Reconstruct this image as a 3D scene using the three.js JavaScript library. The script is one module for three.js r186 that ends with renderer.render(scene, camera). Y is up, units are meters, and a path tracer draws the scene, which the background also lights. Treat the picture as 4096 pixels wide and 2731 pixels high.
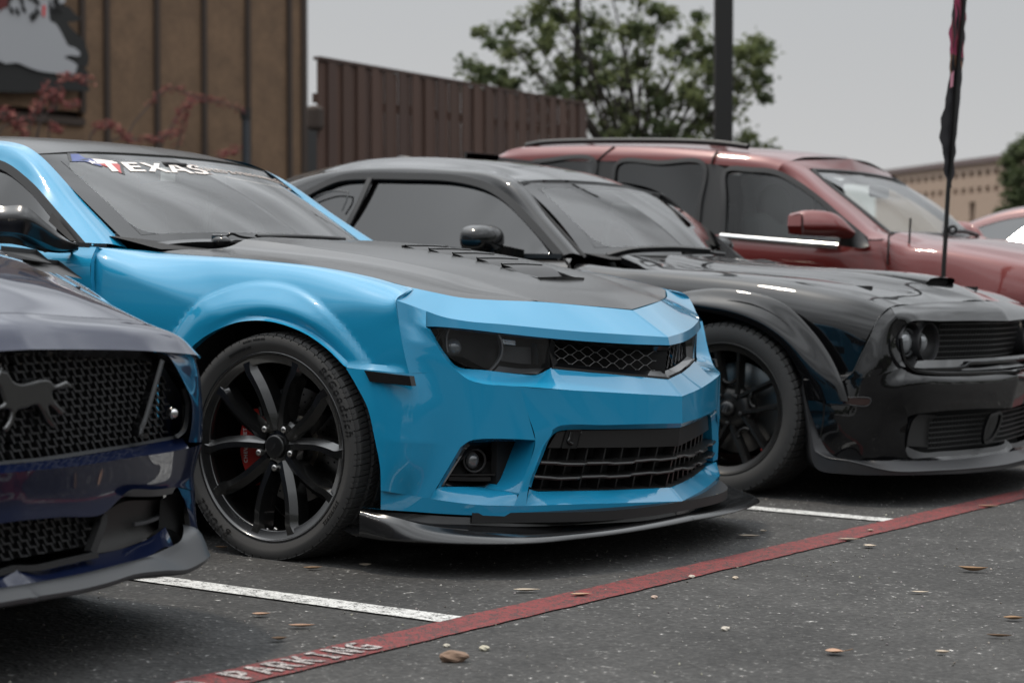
import * as THREE from 'three';
import { FontLoader } from 'three/addons/loaders/FontLoader.js';
import { TextGeometry } from 'three/addons/geometries/TextGeometry.js';
import { RoundedBoxGeometry } from 'three/addons/geometries/RoundedBoxGeometry.js';
import { mergeGeometries } from 'three/addons/utils/BufferGeometryUtils.js';
import { ImprovedNoise } from 'three/addons/math/ImprovedNoise.js';

// ---------- camera, sky, sun, exposure ----------
const scene = new THREE.Scene();
const renderer = new THREE.WebGLRenderer({ antialias: true });
renderer.toneMapping = THREE.LinearToneMapping;
renderer.toneMappingExposure = 1.0;
renderer.shadowMap.enabled = true;
const camera = new THREE.PerspectiveCamera(18.6609, 1024 / 682, 0.1, 900);
{ // a short telephoto held at hood height; the parking lot drains, so level ground is about a degree off the camera's level
  const b = [0.83366,0.02057,-0.55190,-0.03735,0.99912,-0.01917,0.55102,0.03659,0.83369];
  camera.position.set(4.1597,0.9248,5.8895);
  camera.quaternion.setFromRotationMatrix(new THREE.Matrix4().makeBasis(new THREE.Vector3(b[0], b[1], b[2]), new THREE.Vector3(b[3], b[4], b[5]), new THREE.Vector3(b[6], b[7], b[8])));
  camera.focus = 6.15; camera.userData.fStop = 3.6;
  camera.setFocalLength(73); camera.fov = 18.6609; camera.updateProjectionMatrix();
}
const noise = new ImprovedNoise();
const fbm = (x, y, z, o = 4) => { let s = 0, a = 0.5; for (let i = 0; i < o; i++) { s += a * noise.noise(x, y, z + i * 17.3); x *= 2.03; y *= 2.03; z *= 2.03; a *= 0.5; } return s; };
const sst0 = (a, b, x) => { const t = Math.min(1, Math.max(0, (x - a) / (b - a))); return t * t * (3 - 2 * t); };
const sunDir = new THREE.Vector3(-0.33, 0.92, 0.06).normalize();
{ // thin bright overcast with soft cloud streaks, the sun veiled and almost overhead
  const W = 1024, H = 512, d = new Float32Array(W * H * 4), v = new THREE.Vector3();
  for (let j = 0; j < H; j++) for (let i = 0; i < W; i++) {
    const th = (j + 0.5) / H * Math.PI - Math.PI / 2, ph = (i + 0.5) / W * 2 * Math.PI;
    const u = (i + 0.5) / W;
    v.set(-Math.cos(th) * Math.cos(2 * Math.PI * u), Math.sin(th), -Math.cos(th) * Math.sin(2 * Math.PI * u));
    const el = Math.max(0, v.y);
    const k = 1 / (0.16 + el), c = fbm(v.x * k * 0.9 + 3, v.z * k * 1.9, 5.2, 5), c2 = fbm(v.x * k * 2.7 + 9, v.z * k * 4.1, 1.2, 4);
    const amt = sst0(0.12, 0.45, el);
    let L = 0.5 + 0.13 * Math.exp(-el / 0.07) + 1.15 * sst0(0.12, 0.85, el);
    L *= Math.max(0.3, 1 + amt * (1.3 * c + 0.5 * c2));
    const g = Math.acos(Math.min(1, v.dot(sunDir)));
    L += 1.6 * Math.exp(-g * g / 0.03) + 0.5 * Math.exp(-g * g / 0.3);
    if (v.y < 0) L *= 0.35;
    const o = (j * W + i) * 4, cool = 0.035 * sst0(0, 0.2, el);
    d[o] = L * (1 - cool); d[o + 1] = L; d[o + 2] = L * (1 + cool); d[o + 3] = 1;
  }
  const t = new THREE.DataTexture(d, W, H, THREE.RGBAFormat, THREE.FloatType);
  t.mapping = THREE.EquirectangularReflectionMapping; t.magFilter = t.minFilter = THREE.LinearFilter; t.needsUpdate = true;
  scene.background = t; scene.environment = t;
}
{
  const sun = new THREE.DirectionalLight(0xfff1de, 1.8);
  sun.name = 'sun';
  sun.position.copy(sunDir).multiplyScalar(60); sun.castShadow = true; sun.shadow.radius = 7;
  sun.shadow.mapSize.set(4096, 4096);
  const c = sun.shadow.camera; c.left = -22; c.right = 22; c.top = 22; c.bottom = -22; c.near = 1; c.far = 140;
  scene.add(sun, sun.target);
}

// ---------- helpers ----------
const V = (a) => (a.isVector3 ? a : new THREE.Vector3(a[0], a[1], a[2]));
let seed = 12345;
const rnd = () => { seed = (seed * 1664525 + 1013904223) >>> 0; return seed / 4294967296; };
const rr = (a, b) => a + (b - a) * rnd();
const lerp = (a, b, t) => a + (b - a) * t, clamp = (x, a = 0, b = 1) => Math.min(b, Math.max(a, x));
const sst = (a, b, x) => { const t = clamp((x - a) / (b - a)); return t * t * (3 - 2 * t); };
// a smooth curve through points, resampled evenly to n + 1 points
function rs(pts, n) {
  const p = pts.map(V);
  if (p.length === 2) return Array.from({ length: n + 1 }, (_, i) => p[0].clone().lerp(p[1], i / n));
  const c = new THREE.CatmullRomCurve3(p, false, 'centripetal'); c.arcLengthDivisions = 40 * p.length;
  return c.getSpacedPoints(n);
}
// the same with straight pieces
function pl(pts, n) {
  const p = pts.map(V), L = [0];
  for (let i = 1; i < p.length; i++) L.push(L[i - 1] + p[i].distanceTo(p[i - 1]));
  return Array.from({ length: n + 1 }, (_, k) => { const s = L[L.length - 1] * k / n; let i = 1; while (i < p.length - 1 && L[i] < s) i++; return p[i - 1].clone().lerp(p[i], clamp((s - L[i - 1]) / Math.max(1e-9, L[i] - L[i - 1]))); });
}
// by index: keeps the pairing of control points between rows
function ri(pts, n) {
  const p = pts.map(V); if (p.length === 2) return rs(p, n);
  const c = new THREE.CatmullRomCurve3(p, false, 'centripetal'); return c.getPoints(n);
}
const sh = (c, d) => c.map((p) => V(p).clone().add(V(d)));
const mz = (c) => c.map((p) => { const q = V(p).clone(); q.z = -q.z; return q; });
class Skin {
  constructor(ref = [-1.2, 0.45, 0]) { this.t = []; this.ref = V(ref); }
  grid(R, flip) {
    let s = 0; const n = R[0].length - 1, m = R.length - 1, a = new THREE.Vector3(), b = new THREE.Vector3(), start = this.t.length, c = new THREE.Vector3();
    for (let j = 0; j < m; j++) for (let i = 0; i < n; i++) {
      const p = R[j][i], q = R[j][i + 1], r = R[j + 1][i + 1], w = R[j + 1][i];
      a.copy(r).sub(p); b.copy(w).sub(q); a.cross(b); c.copy(p).add(r).multiplyScalar(0.5).sub(this.ref); s += a.dot(c);
      this.t.push(p, q, r, p, r, w);
    }
    if ((s < 0) !== !!flip) for (let i = start; i < this.t.length; i += 3) { const x = this.t[i + 1]; this.t[i + 1] = this.t[i + 2]; this.t[i + 2] = x; }
    return this;
  }
  loft(rows, n = 24, m = 8, o = {}) {
    const f = o.by === 'i' ? ri : o.by === 'l' ? pl : rs;
    const C = rows.map((r) => (o.raw ? r.map(V) : f(r, n)));
    if (C.length === 2 || o.lin) {
      const R = [];
      for (let k = 0; k < C.length - 1; k++) for (let j = k ? 1 : 0; j <= m; j++) R.push(C[k].map((p, i) => p.clone().lerp(C[k + 1][i], j / m)));
      return this.grid(R, o.flip);
    }
    const cols = C[0].map((_, i) => new THREE.CatmullRomCurve3(C.map((c) => c[i]), false, o.ctype || 'centripetal').getPoints(m * (C.length - 1)));
    return this.grid(cols[0].map((_, j) => cols.map((c) => c[j])), o.flip);
  }
  // a return edge along a boundary curve
  lip(curve, dir, n = 0) { const c = n ? rs(curve, n) : curve.map(V); return this.grid([c, sh(c, dir)]); }
  fan(pts, flip) { const p = pts.map(V), c = p.reduce((a, q) => a.add(q), new THREE.Vector3()).multiplyScalar(1 / p.length); return this.grid([p, p.map(() => c)], flip); }
  mirror() { const n = this.t.length; for (let i = 0; i < n; i += 3) { const [a, b, c] = mz([this.t[i], this.t[i + 1], this.t[i + 2]]); this.t.push(a, c, b); } return this; }
  geo(deg = 26) {
    const T = this.t, n = T.length / 3, N = [], map = new Map(), key = (p) => Math.round(p.x * 5e3) + ',' + Math.round(p.y * 5e3) + ',' + Math.round(p.z * 5e3), K = T.map(key);
    const a = new THREE.Vector3(), b = new THREE.Vector3();
    const keep = [];
    for (let f = 0; f < n; f++) {
      const v = new THREE.Vector3().crossVectors(a.copy(T[3 * f + 1]).sub(T[3 * f]), b.copy(T[3 * f + 2]).sub(T[3 * f])); N.push(v);
      if (v.length() < 1e-10) continue; keep.push(f);
      for (let k = 0; k < 3; k++) { const q = K[3 * f + k]; if (!map.has(q)) map.set(q, []); map.get(q).push(f); }
    }
    const P = new Float32Array(keep.length * 9), Q = new Float32Array(keep.length * 9), U = new Float32Array(keep.length * 6), cs = Math.cos(deg * Math.PI / 180), U1 = N.map((v) => v.clone().normalize()), s = new THREE.Vector3();
    keep.forEach((f, g) => {
      const ax = Math.abs(U1[f].x), ay = Math.abs(U1[f].y), az = Math.abs(U1[f].z);
      for (let k = 0; k < 3; k++) {
        s.set(0, 0, 0); for (const h of map.get(K[3 * f + k])) if (U1[h].dot(U1[f]) > cs) s.add(N[h]);
        s.normalize(); const p = T[3 * f + k], o = g * 9 + k * 3;
        P[o] = p.x; P[o + 1] = p.y; P[o + 2] = p.z; Q[o] = s.x; Q[o + 1] = s.y; Q[o + 2] = s.z;
        const w = g * 6 + k * 2;
        if (ay >= ax && ay >= az) { U[w] = p.x; U[w + 1] = p.z; } else if (ax >= az) { U[w] = p.z; U[w + 1] = p.y; } else { U[w] = p.x; U[w + 1] = p.y; }
      }
    });
    const G = new THREE.BufferGeometry(); G.setAttribute('position', new THREE.BufferAttribute(P, 3)); G.setAttribute('normal', new THREE.BufferAttribute(Q, 3)); G.setAttribute('uv', new THREE.BufferAttribute(U, 2)); return G;
  }
}
const ni = (g) => (g.index ? g.toNonIndexed() : g);
function merge(list) { const l = list.map((g) => { const h = ni(g); for (const k of Object.keys(h.attributes)) if (!['position', 'normal', 'uv'].includes(k)) h.deleteAttribute(k); if (!h.attributes.uv) h.setAttribute('uv', new THREE.BufferAttribute(new Float32Array(h.attributes.position.count * 2), 2)); return h; }); return mergeGeometries(l); }
const mirrorGeo = (g) => { const h = ni(g.clone()); const p = h.attributes.position, n = h.attributes.normal; for (let i = 0; i < p.count; i++) { p.setZ(i, -p.getZ(i)); n.setZ(i, -n.getZ(i)); } for (let i = 0; i < p.count; i += 3) for (const A of [p, n, h.attributes.uv]) for (let c = 0; c < A.itemSize; c++) { const x = A.array[(i + 1) * A.itemSize + c]; A.array[(i + 1) * A.itemSize + c] = A.array[(i + 2) * A.itemSize + c]; A.array[(i + 2) * A.itemSize + c] = x; } return h; };
const tube = (pts, r, n = 12, s = 6, closed = false) => new THREE.TubeGeometry(pts.length === 2 ? new THREE.LineCurve3(V(pts[0]), V(pts[1])) : new THREE.CatmullRomCurve3(pts.map(V), closed, 'centripetal'), n, r, s, closed);
const box = (w, h, d, x = 0, y = 0, z = 0, r = 0) => { const g = r ? new RoundedBoxGeometry(w, h, d, 2, r) : new THREE.BoxGeometry(w, h, d); g.translate(x, y, z); return g; };
// a bar with a rectangular section swept along a curve, up being the section's height
function bar(pts, w, h, n = 10, up = [0, 1, 0], by = rs) {
  const c = by(pts, n), S = new Skin([0, -1e3, 0]), R = [[], [], [], []], U = V(up);
  c.forEach((p, i) => { const t = (c[i + 1] || p).clone().sub(c[i - 1] || p).normalize(), s = t.clone().cross(U).normalize().multiplyScalar(w / 2), u = s.clone().cross(t).normalize().multiplyScalar(h / 2); R[0].push(p.clone().add(s).add(u)); R[1].push(p.clone().sub(s).add(u)); R[2].push(p.clone().sub(s).sub(u)); R[3].push(p.clone().add(s).sub(u)); });
  S.grid([...R, R[0]]); const e = c.length - 1;
  S.grid([[R[0][0], R[1][0]], [R[3][0], R[2][0]]]); S.grid([[R[0][e], R[1][e]], [R[3][e], R[2][e]]]);
  return S.geo(30);
}
const names = {};
function numbered(n) { const k = names[n] = (names[n] ?? -1) + 1; return k ? n + '_' + String(k).padStart(3, '0') : n; }
function tag(o, label, category, group, kind) { o.userData = { ...o.userData, label }; if (category) o.userData.category = category; if (group) o.userData.group = group; if (kind) o.userData.kind = kind; return o; }
function mesh(name, geo, mat, parent) { const m = new THREE.Mesh(geo, mat); m.name = parent ? name : numbered(name); m.castShadow = m.receiveShadow = true; (parent || scene).add(m); return m; }
function thing(name, label, category, pos = [0, 0, 0], turn = 0, group) { const o = new THREE.Group(); o.name = numbered(name); o.position.set(...pos); o.rotation.y = turn; scene.add(o); return tag(o, label, category, group); }
function structure(name, geo, mat) { const m = mesh(name, geo, mat); m.userData.kind = 'structure'; return m; }

const FONT = await new FontLoader().loadAsync('fonts/droid/droid_sans_bold.typeface.json');
// ---------- textures and materials ----------
// a tileable texture computed from a function of u, v in 0..1
function tex(w, h, f, o = {}) {
  const d = new Uint8Array(w * h * 4);
  for (let j = 0; j < h; j++) for (let i = 0; i < w; i++) { const c = f(i / w, j / h, i, j), k = (j * w + i) * 4; d[k] = clamp(c[0]) * 255; d[k + 1] = clamp(c[1] ?? c[0]) * 255; d[k + 2] = clamp(c[2] ?? c[0]) * 255; d[k + 3] = clamp(c[3] ?? 1) * 255; }
  const t = new THREE.DataTexture(d, w, h); t.wrapS = t.wrapT = THREE.RepeatWrapping; t.magFilter = THREE.LinearFilter; t.minFilter = THREE.LinearMipmapLinearFilter; t.generateMipmaps = true;
  if (o.srgb) t.colorSpace = THREE.SRGBColorSpace; if (o.rep) t.repeat.set(...o.rep); t.needsUpdate = true; return t;
}
// value noise that tiles: n lattice cells over the texture
function tileNoise(n, s = 1) { const g = new Float32Array(n * n); let q = s * 7919 + 13; for (let i = 0; i < g.length; i++) { q = (q * 1103515245 + 12345) & 0x7fffffff; g[i] = ((q >> 8) & 0xffff) / 65535; } return (u, v) => { const x = u * n, y = v * n, i = Math.floor(x), j = Math.floor(y), a = x - i, b = y - j, fx = a * a * (3 - 2 * a), fy = b * b * (3 - 2 * b), G = (p, r) => g[((r % n + n) % n) * n + ((p % n + n) % n)]; return lerp(lerp(G(i, j), G(i + 1, j), fx), lerp(G(i, j + 1), G(i + 1, j + 1), fx), fy); }; }
const lin = (r, g, b) => new THREE.Color().setRGB(r, g, b);
const std = (c, rough, metal = 0, o = {}) => new THREE.MeshStandardMaterial({ color: c, roughness: rough, metalness: metal, side: THREE.DoubleSide, ...o });
const phy = (c, rough, metal = 0, o = {}) => new THREE.MeshPhysicalMaterial({ color: c, roughness: rough, metalness: metal, side: THREE.DoubleSide, ...o });
const M = {
  blue: phy(lin(0.012, 0.24, 0.43), 0.3, 0, { clearcoat: 1, clearcoatRoughness: 0.025, specularIntensity: 0.25 }),
  satin: phy(lin(0.013, 0.013, 0.0132), 0.22, 0, { specularIntensity: 1, ior: 1.9 }),
  gloss: phy(lin(0.005, 0.005, 0.0055), 0.3, 0, { clearcoat: 1, clearcoatRoughness: 0.03, specularIntensity: 0.2 }),
  trim: std(lin(0.012, 0.012, 0.0125), 0.45),
  trimDull: std(lin(0.016, 0.016, 0.0165), 0.75),
  dark: std(lin(0.004, 0.004, 0.004), 0.9),
  liner: std(lin(0.008, 0.008, 0.008), 0.95),
  rubber: std(lin(0.038, 0.037, 0.036), 0.72),
  chrome: std(lin(0.62, 0.62, 0.62), 0.12, 1),
  steel: std(lin(0.42, 0.41, 0.4), 0.3, 1),
  disc: std(lin(0.16, 0.155, 0.15), 0.35, 1),
  smoke: phy(lin(0.75, 0.76, 0.77), 0.02, 0, { transmission: 1, thickness: 0, ior: 1.5 }),
  clear: phy(lin(0.86, 0.9, 0.88), 0.0, 0, { transmission: 1, thickness: 0, ior: 1.8 }),
  tint: phy(lin(0.02, 0.021, 0.022), 0.0, 0, { transmission: 1, thickness: 0, ior: 1.65 }),
  frit: phy(lin(0.007, 0.007, 0.0075), 0.02, 0),
  cabin: std(lin(0.013, 0.013, 0.014), 0.85),
  cabinGrey: std(lin(0.05, 0.052, 0.055), 0.85),
  white: std(lin(0.75, 0.74, 0.72), 0.6),
  red: phy(lin(0.35, 0.018, 0.014), 0.35, 0, { clearcoat: 0.6, clearcoatRoughness: 0.1 }),
};

// ---------- ground ----------
{
  const g = new THREE.PlaneGeometry(400, 400); g.rotateX(-Math.PI / 2); g.translate(-60, 0, -60);
  const uv = g.attributes.uv; for (let i = 0; i < uv.count; i++) uv.setXY(i, g.attributes.position.getX(i) / 5, g.attributes.position.getZ(i) / 5);
  const n1 = tileNoise(512, 1), n2 = tileNoise(256, 2), n3 = tileNoise(32, 3), n4 = tileNoise(8, 4), n5 = tileNoise(1024, 5);
  const N = 2048, hgt = new Float32Array(N * N);
  for (let j = 0; j < N; j++) for (let i = 0; i < N; i++) { const u = i / N, v = j / N; hgt[j * N + i] = 0.5 * n1(u, v) + 0.3 * n5(u, v) + 0.2 * n2(u, v); }
  M.asphaltMap = tex(N, N, (u, v, i, j) => { const h = hgt[j * N + i], s = h > 0.74 ? (h - 0.74) * 4.2 : 0, t = 0.2 + 0.05 * (n3(u, v) - 0.5) + 0.05 * (n4(u, v) - 0.5) + 0.18 * (h - 0.5) + s * (0.4 + 0.6 * n2(v, u)); return [t * 1.01, t, t * 0.985]; }, { srgb: true });
  M.asphaltBump = tex(N, N, (u, v, i, j) => { const h = hgt[j * N + i]; return [clamp(h * 1.2 - 0.1)]; });
  structure('ground', g, std(lin(1, 1, 1), 0.88, 0, { map: M.asphaltMap, bumpMap: M.asphaltBump, bumpScale: 0.006 }));
}

// ---------- painted markings: each a thin sheet on the asphalt ----------
{
  const nA = tileNoise(256, 21), nB = tileNoise(64, 22), nC = tileNoise(512, 23);
  const wear = (lo, hi, base, scale) => tex(1024, 1024, (u, v) => { const n = 0.5 * nA(u, v) + 0.3 * nC(u, v) + 0.2 * nB(u, v); const t = sst(lo, hi, n); const a = [0.2, 0.195, 0.19], s = 0.9 + 0.2 * (nC(v, u) - 0.5) + 0.12 * (nB(u, v) - 0.5); return base.map((c, i) => lerp(a[i], c * s, t)); }, { srgb: true });
  const redT = wear(0.34, 0.47, [0.52, 0.21, 0.21]), whiteT = wear(0.27, 0.4, [0.86, 0.86, 0.85]);
  const bump = M.asphaltBump;
  const strip = (x0, x1, z0, z1, y, jit, seedN) => { const n = Math.round(Math.max(x1 - x0, z1 - z0) * 30), along = z1 - z0 > x1 - x0; const R = []; for (let i = 0; i <= n; i++) { const t = i / n, e = (k) => jit * fbm(t * n * 0.35, seedN + k, 0.5, 3); if (along) R.push([new THREE.Vector3(x0 + e(1), y, lerp(z0, z1, t)), new THREE.Vector3(x1 + e(5), y, lerp(z0, z1, t))]); else R.push([new THREE.Vector3(lerp(x0, x1, t), y, z0 + e(1)), new THREE.Vector3(lerp(x0, x1, t), y, z1 + e(5))]); } const S = new Skin([0, -9, 0]); S.grid(R); return S.geo(60); };
  const uvm = (t) => { t.repeat.set(1 / 1.2, 1 / 1.2); return t; };
  const red = tag(structure('red_line', strip(1.08, 1.212, -14, 9, 0.004, 0.012, 3), std(lin(1, 1, 1), 0.75, 0, { map: uvm(redT), bumpMap: bump, bumpScale: 0.003 })), 'red painted fire lane line running across the asphalt');
  const wm = std(lin(1, 1, 1), 0.7, 0, { map: uvm(whiteT), bumpMap: bump, bumpScale: 0.003 });
  const stalls = [[1.443, 'white stall line between the navy and blue cars'], [-1.391, 'white stall line between the blue and black cars'], [-4.2, 'white stall line between the black coupe and red wagon']];
  stalls.forEach(([z, label], i) => tag(structure('stall_line', strip(-4.2, i ? 1.083 : 1.083, z, z + 0.105, 0.0045 + 0.0, 0.006, 11 + i), wm), label));
  // stencilled word on the red line, worn
  const word = 'NO PARKING', nW = tileNoise(128, 31); const size = 0.095; const LW = std(lin(1, 1, 1), 0.7, 0, { map: uvm(wear(0.4, 0.52, [0.8, 0.76, 0.75])) }); LW.map.repeat.set(1 / 0.5, 1 / 0.5);
  [...word].forEach((ch, i) => { if (ch === ' ') return; const g = new TextGeometry(ch, { font: FONT, size, depth: 0.0006, curveSegments: 3 }); g.computeBoundingBox(); const w = g.boundingBox.max.x - g.boundingBox.min.x; g.translate(-g.boundingBox.min.x - w / 2, 0, 0); g.scale(ch === 'I' ? 0.7 : 0.057 / w, 1, 1); g.rotateX(-Math.PI / 2); g.rotateY(Math.PI / 2); g.translate(1.195, 0.0068, 2.4 - (i - 3) * 0.0735); const uv = g.attributes.uv, p = g.attributes.position; for (let k = 0; k < uv.count; k++) uv.setXY(k, p.getX(k), p.getZ(k)); mesh('painted_letter', g, LW, red); });
  // loose grit
  const grit = new THREE.InstancedMesh(new THREE.IcosahedronGeometry(1, 0), std(lin(1, 1, 1), 0.9), 5200); grit.name = 'grit'; grit.userData = { kind: 'stuff', label: 'small pale stone chips scattered over the asphalt', category: 'gravel' }; grit.castShadow = grit.receiveShadow = true;
  const m4 = new THREE.Matrix4(), q = new THREE.Quaternion(), e = new THREE.Euler(), col = new THREE.Color();
  for (let i = 0; i < 5200; i++) { const x = rr(-0.4, 3.4), zz = rr(-3.6, 4.2), s = 0.0009 + 0.003 * Math.pow(rnd(), 4.5); e.set(rr(0, 6), rr(0, 6), rr(0, 6)); q.setFromEuler(e); m4.compose(new THREE.Vector3(x, s * 0.4 + 0.001, zz), q, new THREE.Vector3(s, s * 0.7, s * rr(0.7, 1.3))); grit.setMatrixAt(i, m4); const t = rr(0.08, 0.42); grit.setColorAt(i, col.setRGB(t, t * rr(0.86, 1), t * rr(0.72, 0.95))); }
  scene.add(grit);
}
// ---------- leaves on the ground ----------
{
  const leafGeo = (L, W, curl, bend) => { const S = new Skin([0, -9, 0]), R = []; for (let j = 0; j <= 4; j++) { const r = []; for (let i = 0; i <= 12; i++) { const t = i / 12, w = W * Math.sin(Math.PI * Math.pow(t, 0.8)) * (1 - 0.2 * t), s = j / 2 - 1; r.push(new THREE.Vector3((t - 0.5) * L, curl * s * s * Math.sin(Math.PI * t) + bend * (2 * t - 1) * (2 * t - 1), s * w)); } R.push(r); } S.grid(R); return S.geo(60); };
  const mats = [lin(0.3, 0.19, 0.11), lin(0.4, 0.25, 0.17), lin(0.16, 0.1, 0.06), lin(0.45, 0.38, 0.3)].map((c) => std(c, 0.8));
  const L = (pos, len, wid, turn, m, label, curl = 0.006, bend = 0.006, stem) => { len *= 0.82; wid *= 0.8; const t = thing('fallen_leaf', label, 'leaf', [pos[0], 0.005 + Math.max(0, 0.0), pos[2]], turn); mesh('blade', leafGeo(len, wid, curl, bend), mats[m], t); if (stem) mesh('stalk', tube([[len * 0.5, bend, 0], [len * 0.5 + 0.02, bend + 0.006, 0.002]], 0.0012, 3, 4), mats[2], t); };
  L([0.258,0,1.044], 0.075, 0.012, 0.9, 0, 'slim tan leaf on the asphalt below the blue car front wheel');
  L([0.336,0,0.888], 0.05, 0.005, 0.8, 3, 'thin pale leaf sliver on asphalt under the blue car nose');
  L([-0.241,0,0.89], 0.05, 0.012, 0.7, 0, 'small orange leaf left of the blue car front tyre');
  L([0.674,0,1.77], 0.06, 0.016, 0.9, 1, 'brown leaf below the near white stall line, left one of two');
  L([0.862,0,1.834], 0.085, 0.013, 0.75, 1, 'long orange brown leaf nearest the PARKING lettering');
  L([0.934,0,2.008], 0.05, 0.014, 0.9, 2, 'dull dark leaf above the PARKING lettering');
  L([0.981,0,0.977], 0.1, 0.016, 0.75, 3, 'pale curled leaf on the asphalt above the middle of the red line');
  L([1.14,0,0.942], 0.08, 0.016, 0.9, 1, 'pinkish leaf on the upper edge of the red line, left of the stone');
  L([0.913,0,-0.537], 0.095, 0.018, 0.6, 3, 'pale leaf on asphalt between splitter of blue car and red line');
  L([0.889,0,-0.695], 0.035, 0.012, 0.9, 3, 'tiny cream leaf just above the larger pale leaf by the red line');
  L([1.217,0,-0.692], 0.1, 0.014, 0.7, 3, 'twisted cream leaf lying on the lower edge of the red line');
  L([1.341,0,-0.585], 0.055, 0.028, 0.4, 3, 'broken cream leaf on asphalt just below the red line');
  L([1.173,0,-0.974], 0.03, 0.014, 0.9, 3, 'pale chip of leaf on the red line below the far stall line end');
  L([1.212,0,-2.035], 0.11, 0.013, 0.55, 1, 'tan leaf on the red line near the right edge');
  L([1.822,0,-0.278], 0.115, 0.02, 0.45, 0, 'brown curled leaf on open asphalt at right', 0.012, 0.014);
  L([1.863,0,0.246], 0.065, 0.013, 0.6, 3, 'small bright white leaf on open asphalt at right', 0.003, 0.004);
  L([2.241,0,0.519], 0.07, 0.016, 0.6, 0, 'tan leaf at the right edge of the open asphalt', 0.008, 0.006);
  L([2.307,0,0.803], 0.085, 0.008, 0.5, 2, 'thin dark leaf at the right edge, below the tan leaf');
  L([2.072,0.012,1.287], 0.058, 0.027, 0.5, 1, 'round peach coloured leaf with a stalk near bottom of the asphalt', 0.008, 0.006, true);
  L([2.279,0,1.116], 0.045, 0.014, 0.5, 3, 'small cream leaf right of the round peach leaf');
  // stones that can be told apart
  const S = (pos, r, c, label, sc = [1, 0.6, 0.8]) => { const g = new THREE.IcosahedronGeometry(r, 2), p = g.attributes.position; for (let i = 0; i < p.count; i++) { const v = new THREE.Vector3().fromBufferAttribute(p, i), k = 1 + 0.35 * noise.noise(v.x / r * 1.3 + 4, v.y / r * 1.3, v.z / r * 1.3); p.setXYZ(i, v.x * k * sc[0], v.y * k * sc[1], v.z * k * sc[2]); } g.computeVertexNormals(); const m = mesh('stone', g, std(c, 0.85)); m.position.set(pos[0], r * sc[1] * 0.75, pos[2]); m.rotation.y = 0.7; tag(m, label, 'stone'); };
  S([1.409,0.01,1.947], 0.025, lin(0.2, 0.13, 0.09), 'brown stone chip with a dark shadow near the bottom middle', [1.3, 0.6, 0.7]);
  S([1.385,0,1.785], 0.012, lin(0.45, 0.42, 0.33), 'cream pebble right of the brown stone chip');
  S([1.289,0,1.806], 0.008, lin(0.45, 0.42, 0.35), 'small cream pebble above the brown stone chip');
  S([1.707,0,1.158], 0.0105, lin(0.5, 0.46, 0.4), 'pale pebble on open asphalt below the red line');
  S([1.316,0,0.347], 0.0085, lin(0.5, 0.42, 0.33), 'beige pebble just under the red line');
  S([1.206,0.006,0.417], 0.0095, lin(0.5, 0.45, 0.38), 'chalky pebble lying on the red line');
  S([1.311,0,0.829], 0.009, lin(0.45, 0.34, 0.28), 'pinkish pebble below the red line at centre');
}
// the lot drains sideways: things that stand plumb lean a degree against its surface
const plumb = (o) => { o.quaternion.premultiply(new THREE.Quaternion().setFromAxisAngle(new THREE.Vector3(0.551, 0.0366, 0.8337).normalize(), 0.0206)); return o; };

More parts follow.
